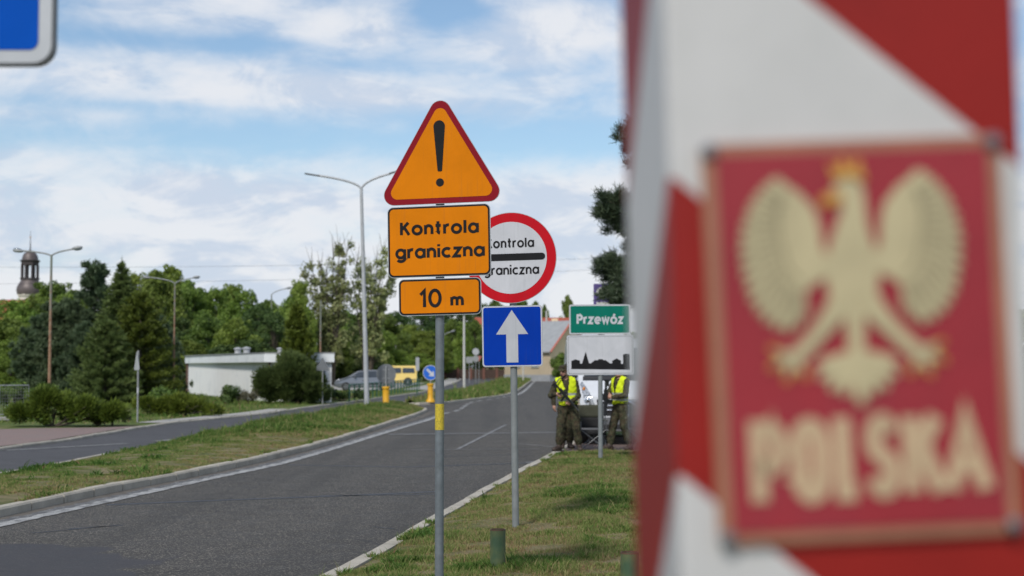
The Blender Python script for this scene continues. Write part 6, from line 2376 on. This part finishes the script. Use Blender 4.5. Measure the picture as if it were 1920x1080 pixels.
# ------------------------------------------------------------------ people: one continuous skin from a smooth union of tapered volumes
def surface_net(val, org, h):
    """dual surface of a sampled distance field (negative inside)"""
    ins = val < 0
    nx, ny, nz = val.shape
    c = np.zeros((nx - 1, ny - 1, nz - 1), np.int8)
    for i in (0, 1):
        for j in (0, 1):
            for k in (0, 1):
                c += ins[i:nx - 1 + i, j:ny - 1 + j, k:nz - 1 + k]
    act = (c > 0) & (c < 8)
    idx = np.argwhere(act)
    num = -np.ones(act.shape, np.int64)
    num[act] = np.arange(len(idx))
    acc = np.zeros((len(idx), 3))
    cnt = np.zeros(len(idx))
    I, J, K = idx.T
    corners = [(0, 0, 0), (1, 0, 0), (0, 1, 0), (1, 1, 0), (0, 0, 1), (1, 0, 1), (0, 1, 1), (1, 1, 1)]
    for a in range(8):
        for b in range(a + 1, 8):
            ca, cb = np.array(corners[a]), np.array(corners[b])
            if np.abs(ca - cb).sum() != 1:
                continue
            va = val[I + ca[0], J + ca[1], K + ca[2]]
            vb = val[I + cb[0], J + cb[1], K + cb[2]]
            x = (va < 0) != (vb < 0)
            t = np.where(x, va / np.where(x, va - vb, 1), 0)
            acc += np.where(x[:, None], ca + (cb - ca) * t[:, None], 0)
            cnt += x
    V = (idx + acc / cnt[:, None]) * h + org
    quads = []
    for ax in range(3):
        sl = [slice(None)] * 3
        s2 = [slice(None)] * 3
        sl[ax] = slice(0, -1)
        s2[ax] = slice(1, None)
        a, b = ins[tuple(sl)], ins[tuple(s2)]
        e = np.argwhere(a != b)
        o1, o2 = [(1, 2), (2, 0), (0, 1)][ax]
        e = e[(e[:, o1] > 0) & (e[:, o2] > 0) & (e[:, o1] < val.shape[o1] - 1) & (e[:, o2] < val.shape[o2] - 1)]
        d1, d2 = np.eye(3, dtype=int)[o1], np.eye(3, dtype=int)[o2]
        q = np.stack([num[tuple((e - d1 - d2).T)], num[tuple((e - d2).T)], num[tuple(e.T)], num[tuple((e - d1).T)]], 1)
        fl = a[tuple(e.T)]
        q[~fl] = q[~fl][:, ::-1]
        quads.append(q)
    return V, np.concatenate(quads)


class Field:
    def __init__(self):
        self.p = []

    def cap(self, a, b, r0, r1, tag_=0, k=.03):
        self.p.append(('c', np.array(a, float), np.array(b, float), r0, r1, tag_, k))

    def ell(self, c, r, tag_=0, k=.03):
        self.p.append(('e', np.array(c, float), np.array(r, float), 0, 0, tag_, k))

    def dist(self, q, P):
        if q[0] == 'c':
            a, b = q[1], q[2]
            ab = b - a
            t = np.clip(((P - a) @ ab) / (ab @ ab + 1e-12), 0, 1)
            return np.linalg.norm(P - a - t[..., None] * ab, axis=-1) - (q[3] + (q[4] - q[3]) * t)
        k0 = np.linalg.norm((P - q[1]) / q[2], axis=-1)
        k1 = np.linalg.norm((P - q[1]) / q[2] ** 2, axis=-1)
        return k0 * (k0 - 1) / np.maximum(k1, 1e-9)

    def bounds(self, q, m):
        if q[0] == 'c':
            r = max(q[3], q[4]) + m
            return np.minimum(q[1], q[2]) - r, np.maximum(q[1], q[2]) + r
        return q[1] - q[2] - m, q[1] + q[2] + m

    def mesh(self, h=.011, grow=0.0, wrinkle=0.0):
        B = [self.bounds(q, .06 + grow) for q in self.p]
        lo = np.min([b[0] for b in B], 0)
        hi = np.max([b[1] for b in B], 0)
        n = np.ceil((hi - lo) / h).astype(int) + 2
        val = np.full(n, 1.0)
        own = np.zeros(n, np.int8)
        best = np.full(n, 9.0)
        for q, (b0, b1) in zip(self.p, B):
            i0 = np.maximum(np.floor((b0 - lo) / h).astype(int), 0)
            i1 = np.minimum(np.ceil((b1 - lo) / h).astype(int) + 1, n)
            g = np.stack(np.meshgrid(*[np.arange(i0[k], i1[k]) for k in range(3)], indexing='ij'), -1) * h + lo
            d = self.dist(q, g) - grow
            s = tuple(slice(i0[k], i1[k]) for k in range(3))
            v = val[s]
            kk = q[6]
            hh = np.maximum(kk - np.abs(v - d), 0) / kk
            val[s] = np.minimum(v, d) - hh * hh * kk * .25
            bb = d < best[s]
            own[s] = np.where(bb, q[5], own[s])
            best[s] = np.where(bb, d, best[s])
        if wrinkle:
            g = np.stack(np.meshgrid(*[np.arange(n[k]) for k in range(3)], indexing='ij'), -1) * h + lo
            x, y, z = g[..., 0], g[..., 1], g[..., 2]
            wv = np.sin(z * 62 + 5 * np.sin(x * 17) + 3 * np.sin(y * 21)) + .6 * np.sin(z * 31 + x * 40 + 4 * np.sin(y * 13))
            val = val + np.where(own == 0, wrinkle * wv, 0)
        V, F = surface_net(val, lo, h)
        ii = np.clip(np.round((V - lo) / h).astype(int), 0, n - 1)
        return V, F, own[tuple(ii.T)]


def hand(f, wrist, fdir, pnorm, thumb, curl=.6, sc=1.0):
    """palm, four separate fingers with a knuckle bend, a thumb from the side of the palm"""
    w = np.array(wrist, float)
    d = np.array(fdir, float); d /= np.linalg.norm(d)
    p = np.array(pnorm, float); p -= d * (p @ d); p /= np.linalg.norm(p)
    s = np.cross(d, p) * thumb
    f.cap(w, w + d * .05 * sc, .026, .030, 1, .02)
    for j, (o, L) in enumerate(((.030, .072), (.011, .080), (-.009, .075), (-.028, .060))):
        a = w + d * .075 * sc + s * o * sc
        f.cap(w + d * .03 + s * o * .6, a, .017, .012, 1, .015)
        b = a + (d * math.cos(curl) + p * math.sin(curl)) * L * .5 * sc
        c = b + (d * math.cos(curl * 2.2) + p * math.sin(curl * 2.2)) * L * .55 * sc
        f.cap(a, b, .0115, .0105, 1, .006)
        f.cap(b, c, .0105, .0085, 1, .004)
    t0 = w + d * .025 + s * .026
    t1 = t0 + (d * .6 + s * .7 + p * .3) * .036
    f.cap(t0, t1, .015, .012, 1, .01)
    f.cap(t1, t1 + (d * .9 + p * .5) * .032, .012, .0095, 1, .004)


def person(px, d, zf, rz, J, label, vest=True, cap=True, scale=1.0):
    p = at(px, 690, d)
    V3 = lambda q: np.array(q, float)
    lean = J.get('lean', (0, 0))

    def up(q):      # upper body leans / shifts over the hips
        q = V3(q).copy()
        t = max(0.0, q[2] - .95)
        q[0] += lean[0] * t
        q[1] += lean[1] * t
        return q
    f = Field()
    tor = Field()
    hip = J.get('hip', .95)
    for F_ in (f, tor):
        F_.ell(up((0, 0, 1.27)), (.185, .122, .25))
        F_.ell(up((0, -.01, 1.05)), (.168, .122, .20))
        F_.cap(up((-.155, .01, 1.425)), up((.155, .01, 1.425)), .066, .066)
        F_.cap(up((-.07, .0, 1.46)), up((.07, .0, 1.46)), .06, .06)
    f.ell((0, 0, hip - .02), (.178, .130, .15))
    # legs: baggy trousers
    for s, key in ((-1, 'r'), (1, 'l')):
        knee, ank = V3(J['knee_' + key]), V3(J['ankle_' + key])
        hp_ = V3((s * .092, 0, hip - .06))
        f.cap(hp_, knee, .108, .082)
        f.cap(knee, ank + (knee - ank) * .32, .084, .080)
        f.cap(ank + (knee - ank) * .34, ank, .082, .054)
        mid = hp_ * .5 + knee * .5 + V3((s * .085, .01, -.06))
        f.ell(mid, (.04, .065, .09))              # thigh pocket
    # arms
    for s, key in ((-1, 'r'), (1, 'l')):
        sh = up((s * .195, .01, 1.415))
        el, wr = V3(J['elbow_' + key]), V3(J['wrist_' + key])
        f.cap(sh, el, .072, .058)
        f.cap(el, el * .25 + wr * .75, .058, .046)
        f.cap(el * .27 + wr * .73, wr, .046, .038)
        hd = wr - el
        hd /= np.linalg.norm(hd)
        hand(f, wr + hd * .015, J.get('fdir_' + key, hd), J['palm_' + key], J.get('thumb_' + key, -s), J.get('curl_' + key, .8))
    # neck + head
    hc = up((0, -.02, 1.655)) + V3(J.get('head_off', (0, 0, 0)))
    yaw, pit = J.get('head', (0, 0))
    Rm = np.array((Euler((pit, 0, yaw)).to_matrix()))
    Hd = lambda q: hc + Rm @ V3(q)
    f.cap(up((0, .01, 1.46)), Hd((0, .02, -.07)), .058, .055, 1)
    f.ell(Hd((0, .012, .03)), (.074, .092, .100), 1)
    f.ell(Hd((0, -.012, -.045)), (.060, .075, .075), 1)
    f.cap(Hd((0, -.062, -.085)), Hd((0, -.055, -.095)), .028, .026, J.get('beard', 1), .02)
    f.cap(Hd((-.040, -.045, -.075)), Hd((.040, -.045, -.075)), .026, .026, J.get('beard', 1), .02)
    f.cap(Hd((0, -.086, .018)), Hd((0, -.108, -.018)), .010, .015, 1, .012)
    f.cap(Hd((-.035, -.080, .032)), Hd((.035, -.080, .032)), .012, .012, 1, .015)
    for s in (-1, 1):
        f.ell(Hd((s * .031, -.084, .012)), (.012, .006, .006), 2, .003)
        f.cap(Hd((s * .076, .012, .015)), Hd((s * .074, .008, -.03)), .016, .010, 1, .008)
    f.cap(Hd((-.022, -.088, -.047)), Hd((.022, -.088, -.047)), .007, .007, 3, .006)
    V, F, own = f.mesh(.0105, 0, .0022)
    root = np_mesh('person', V, F, [MAT['camo'], MAT['skin'], MAT['hair'], MAT['lips']], smooth=True, matidx=np.minimum(own[F].max(1), 3))
    root.location = (p.x, d, zf)
    root.rotation_euler = (0, 0, rz)
    root.scale = (scale,) * 3
    tag(root, label, 'person')
    # hair under the cap
    hf = Field(); hf.ell(Hd((0, .022, .030)), (.080, .094, .102))
    V, F, _ = hf.mesh(.010)
    loc = (V - hc) @ Rm
    keep = (loc[F].mean(1)[:, 2] > -.045) & ((loc[F].mean(1)[:, 1] > -.01) | (loc[F].mean(1)[:, 2] > .085))
    np_mesh('hair', V, F[keep], MAT['hair'], smooth=True, parent=root)
    if cap:     # soft field cap with a narrow brim all round
        m = MB()
        m.M = Matrix.Translation(Vector(hc)) @ Matrix(Rm.tolist()).to_4x4() @ Matrix.Translation((0, .010, .058))
        m.lathe([(.128, -.020), (.126, -.010), (.098, .0), (.094, .045), (.088, .062), (.05, .072), (.0, .074)], n=26, cap=False)
        m.lathe([(.128, -.020), (.095, -.012)], n=26, cap=False)
        o = m.build('cap', MAT['camo'], root, smooth=True)
    if vest:
        V, F, _ = tor.mesh(.0125, .030, .004)
        c = V[F].mean(1)
        t = np.maximum(0, c[:, 2] - .95)
        x, y, z = c[:, 0] - lean[0] * t, c[:, 1] - lean[1] * t, c[:, 2]
        vneck = (y < 0.02) & (np.abs(x) < .008 + .075 * np.clip((z - 1.17) / .30, 0, 1) * (z > 1.17))
        arm = (np.abs(x) > .205) & (z > 1.17) & (np.abs(y) < .085 + .02)
        collar = (z > 1.475) & (np.hypot(x, y * .9) < .085)
        hem = z < .965 + .02 * np.sin(x * 14)
        keep = ~(vneck | arm | collar | hem)
        band = ((z > 1.155) & (z < 1.20)) | ((z > 1.035) & (z < 1.08)) 
        o = np_mesh('vest', V, F[keep], [MAT['hivis'], MAT['reflective']], smooth=True, parent=root, matidx=np.where(band, 1, 0)[keep])
        sm = o.modifiers.new('thickness', 'SOLIDIFY'); sm.thickness = .006; sm.offset = 1
    # boots
    for key in ('r', 'l'):
        ank = V3(J['ankle_' + key]); kn = V3(J['knee_' + key]); toe = V3(J['toe_' + key])
        b = Field()
        td = toe - ank; td[2] = 0; td /= np.linalg.norm(td)
        g0 = V3((ank[0], ank[1], 0))
        b.cap(ank + (kn - ank) * .30, g0 + V3((0, 0, .09)), .060, .052)
        b.cap(g0 - td * .045 + V3((0, 0, .042)), g0 + td * .16 + V3((0, 0, .038)), .044, .042)
        b.cap(g0 + td * .02 + V3((0, 0, .085)), g0 + td * .13 + V3((0, 0, .048)), .050, .042)
        b.ell(g0 + td * .185 + V3((0, 0, .04)), (.050, .050, .040))
        V, F, _ = b.mesh(.011)
        V[:, 2] = np.maximum(V[:, 2], 0.0)
        np_mesh('boot', V, F, MAT['boot'], smooth=True, parent=root)
    # belt
    m = MB()
    m.path([(.196 * math.cos(a), .146 * math.sin(a), hip + .05) for a in np.linspace(0, 2 * math.pi, 29)], .016, 6, cap=False)
    m.build('belt', MAT['gun'], root, smooth=True)
    return root


MAT['lips'] = pm('lips', (0.30, 0.12, 0.10), 0.5)


def rifle(root_loc, mat3, label):
    """origin at the grip, muzzle along +x, top along +z"""
    e = empty('rifle', root_loc, 0, label, 'rifle')
    e.rotation_euler = mat3.to_euler()
    m = MB(); m.box((.06, 0, .045), (.34, .042, .075)); m.box((.0, 0, .085), (.22, .03, .016)); m.build('receiver', MAT['gun'], e, bevel=.006)
    m = MB(); m.box((-.20, 0, .045), (.20, .030, .05)); m.box((-.30, 0, .015), (.03, .04, .15)); m.box((-.24, 0, -.01), (.12, .03, .05)); m.build('stock', MAT['gun'], e, bevel=.008)
    m = MB(); m.box((-.02, 0, -.035), (.045, .034, .11), (0, .35, 0)); m.build('grip', MAT['gun'], e, bevel=.008)
    m = MB(); m.box((.125, 0, -.055), (.065, .028, .16), (0, -.22, 0)); m.build('magazine', MAT['gun'], e, bevel=.006)
    m = MB(); m.box((.33, 0, .05), (.22, .046, .058)); m.build('handguard', MAT['gun'], e, bevel=.01)
    m = MB(); m.tube((.42, 0, .055), (.58, 0, .055), .010); m.tube((.56, 0, .055), (.62, 0, .055), .014); m.build('barrel', MAT['gun_grey'], e, smooth=True)
    m = MB(); m.tube((-.02, 0, .125), (.12, 0, .125), .022, .024, 12); m.box((.05, 0, .105), (.06, .02, .03)); m.build('sight', MAT['gun'], e, auto=40)
    return e


ZP = 0.078
d1 = 31.2
s1_ = person(1066, d1, ZP, 0, dict(
    lean=(-.13, -.02), hip=.95,
    knee_r=(-.17, -.03, .50), ankle_r=(-.20, .0, .10), toe_r=(-.32, -.16, 0),
    knee_l=(.155, -.05, .50), ankle_l=(.22, .02, .10), toe_l=(.24, -.18, 0),
    elbow_r=(-.37, -.02, 1.15), wrist_r=(-.255, -.21, 1.19), palm_r=(.3, .5, -.6), fdir_r=(.75, -.3, -.45), thumb_r=1, curl_r=.7,
    elbow_l=(.20, .0, 1.14), wrist_l=(.055, -.21, 1.02), palm_l=(-.2, .9, -.2), fdir_l=(-.95, -.2, .0), thumb_l=1, curl_l=.75,
    head=(-.50, .22), head_off=(-.015, -.035, -.005), beard=2),
    'soldier in a yellow vest and brimmed cap looking down, rifle across the chest')
d2 = 31.6
s2_ = person(1163, d2, ZP, R(-52), dict(
    lean=(0, -.02), hip=.95,
    knee_r=(-.13, -.10, .50), ankle_r=(-.14, -.17, .10), toe_r=(-.18, -.38, 0),
    knee_l=(.13, -.02, .50), ankle_l=(.15, .14, .10), toe_l=(.22, -.06, 0),
    elbow_r=(-.27, -.10, 1.16), wrist_r=(-.075, -.30, 1.15), palm_r=(.6, .6, -.2), fdir_r=(.75, -.45, .1), thumb_r=1, curl_r=.8,
    elbow_l=(.27, -.10, 1.15), wrist_l=(.09, -.30, 1.11), palm_l=(-.6, .6, 0), fdir_l=(-.8, -.35, .05), thumb_l=-1, curl_l=.8,
    head=(.1, .18)),
    'soldier in a yellow vest turned left, head behind the skyline plate, hands together')
d3 = 32.2
s3_ = person(1061, d3, ZP, R(10), dict(
    lean=(0, 0), hip=.93,
    knee_r=(-.08, -.03, .49), ankle_r=(-.08, .02, .10), toe_r=(-.12, -.18, 0),
    knee_l=(.09, -.03, .49), ankle_l=(.09, .02, .10), toe_l=(.12, -.18, 0),
    elbow_r=(-.29, .03, 1.15), wrist_r=(-.29, -.06, .97), palm_r=(.9, .2, 0), fdir_r=(.0, -.25, -.95), thumb_r=1, curl_r=.4,
    elbow_l=(.24, .05, 1.15), wrist_l=(.20, -.10, .98), palm_l=(-.9, .2, 0), fdir_l=(-.1, -.3, -.9), thumb_l=-1, curl_l=.4,
    head=(.2, .25), head_off=(0, 0, -.03)),
    'soldier almost hidden behind the bearded one, only a bare hand and a leg showing', vest=False, scale=.96)


def frame3(x, z):
    x = Vector(x).normalized()
    z = Vector(z)
    z = (z - x * z.dot(x)).normalized()
    y = z.cross(x)
    return Matrix((x, y, z)).transposed()


# rifle 1: butt at the right shoulder, muzzle down across the belly
o = s1_.location
rf_a = rifle(Vector((o.x - .165, o.y - .285, o.z + 1.20)), frame3((.62, -.06, -.72), (.70, -.45, .60)), 'black rifle held slanting across the chest of the capped soldier')
rf_a.scale = (.82,) * 3
m = MB(); m.path([(o.x - .30, o.y - .17, o.z + 1.36), (o.x - .20, o.y - .16, o.z + 1.50), (o.x - .08, o.y - .10, o.z + 1.545)], .014, 6)
# sling belongs to the rifle
rf1 = [q for q in bpy.data.objects if q.name.startswith('rifle')][0]
bpy.context.view_layer.update()
sl = m.build('sling', MAT['gun'], smooth=True); sl.parent = rf1; sl.matrix_parent_inverse = rf1.matrix_world.inverted()
# rifle 2: hangs muzzle down in front of the chest
q = s2_.matrix_world.to_3x3() if False else Matrix.Rotation(R(-52), 3, 'Z')
c = Vector(s2_.location) + q @ Vector((.0, -.365, 1.16))
rifle(c, frame3((-.02, -.05, -1.0), q @ Vector((0, -1, 0))), 'black rifle hanging muzzle down in front of the soldier facing left')

# ------------------------------------------------------------------ camp chairs
def camp_chair(px, d, rz, label, back=True):
    p = at(px, 690, d)
    e = empty('camp_chair', (p.x, d, ZP), rz, label, 'chair')
    w, dp = .27, .23
    for s in (-1, 1):       # crossed legs front and side, one mesh per tube
        for (a, b) in (((-s * w, -dp, 0), (s * w, -dp, .42)), ((s * w, -dp, 0), (s * w, dp, .42)), ((s * w, dp, 0), (s * w, -dp, .42))):
            m = MB(); m.tube(a, b, .011, n=8); m.build('leg', MAT['chair_tube'], e, smooth=True)
        m = MB(); m.tube((-s * w, dp, 0), (s * w, dp, .42), .011, n=8); m.build('leg', MAT['chair_tube'], e, smooth=True)
        m = MB(); m.tube((s * w, dp, .0), (s * w * 1.02, dp + .06, .92), .011, n=8); m.build('back_post', MAT['chair_tube'], e, smooth=True)
        m = MB(); m.tube((s * w, -dp, .42), (s * w, -dp, .60), .011, n=8); m.build('arm_post', MAT['chair_tube'], e, smooth=True)
        m = MB(); m.box((s * w, 0, .61), (.07, .48, .02)); m.build('armrest', MAT['chair_olive'], e, bevel=.008)
    m = MB()
    vs = [(x * w, y * dp, .42 - .05 * (1 - x * x) * (1 - y * y * .5)) for y in np.linspace(-1, 1, 7) for x in np.linspace(-1, 1, 9)]
    m.add(vs, [(j * 9 + i, j * 9 + i + 1, j * 9 + i + 10, j * 9 + i + 9) for j in range(6) for i in range(8)])
    m.add([(x * w, -dp - .002, z) for x in (-1, 1) for z in (.30, .42)], [(0, 2, 3, 1)])
    o_ = m.build('seat', MAT['chair_black'], e, smooth=True); sm = o_.modifiers.new('t', 'SOLIDIFY'); sm.thickness = .012
    m = MB()
    vs = [(x * w * 1.01, dp + .06 * (z - .4) / .5 + .05 * (1 - x * x), z) for z in np.linspace(.66, .93, 6) for x in np.linspace(-1, 1, 9)]
    m.add(vs, [(j * 9 + i, j * 9 + i + 1, j * 9 + i + 10, j * 9 + i + 9) for j in range(5) for i in range(8)])
    o_ = m.build('backrest', MAT['chair_olive'], e, smooth=True); sm = o_.modifiers.new('t', 'SOLIDIFY'); sm.thickness = .014
    m = MB()
    vs = [(x * w * .98, dp + .06 * (z - .4) / .5 + .052 * (1 - x * x), z) for z in np.linspace(.44, .66, 5) for x in np.linspace(-1, 1, 9)]
    m.add(vs, [(j * 9 + i, j * 9 + i + 1, j * 9 + i + 10, j * 9 + i + 9) for j in range(4) for i in range(8)])
    o_ = m.build('lower_back', MAT['chair_black'], e, smooth=True); sm = o_.modifiers.new('t', 'SOLIDIFY'); sm.thickness = .012
    return e


camp_chair(1110, 31.9, R(4), 'folding camp chair with an olive back between the two vested soldiers')
camp_chair(1202, 32.0, R(-8), 'folding camp chair right of the soldier facing left, half behind the border post')
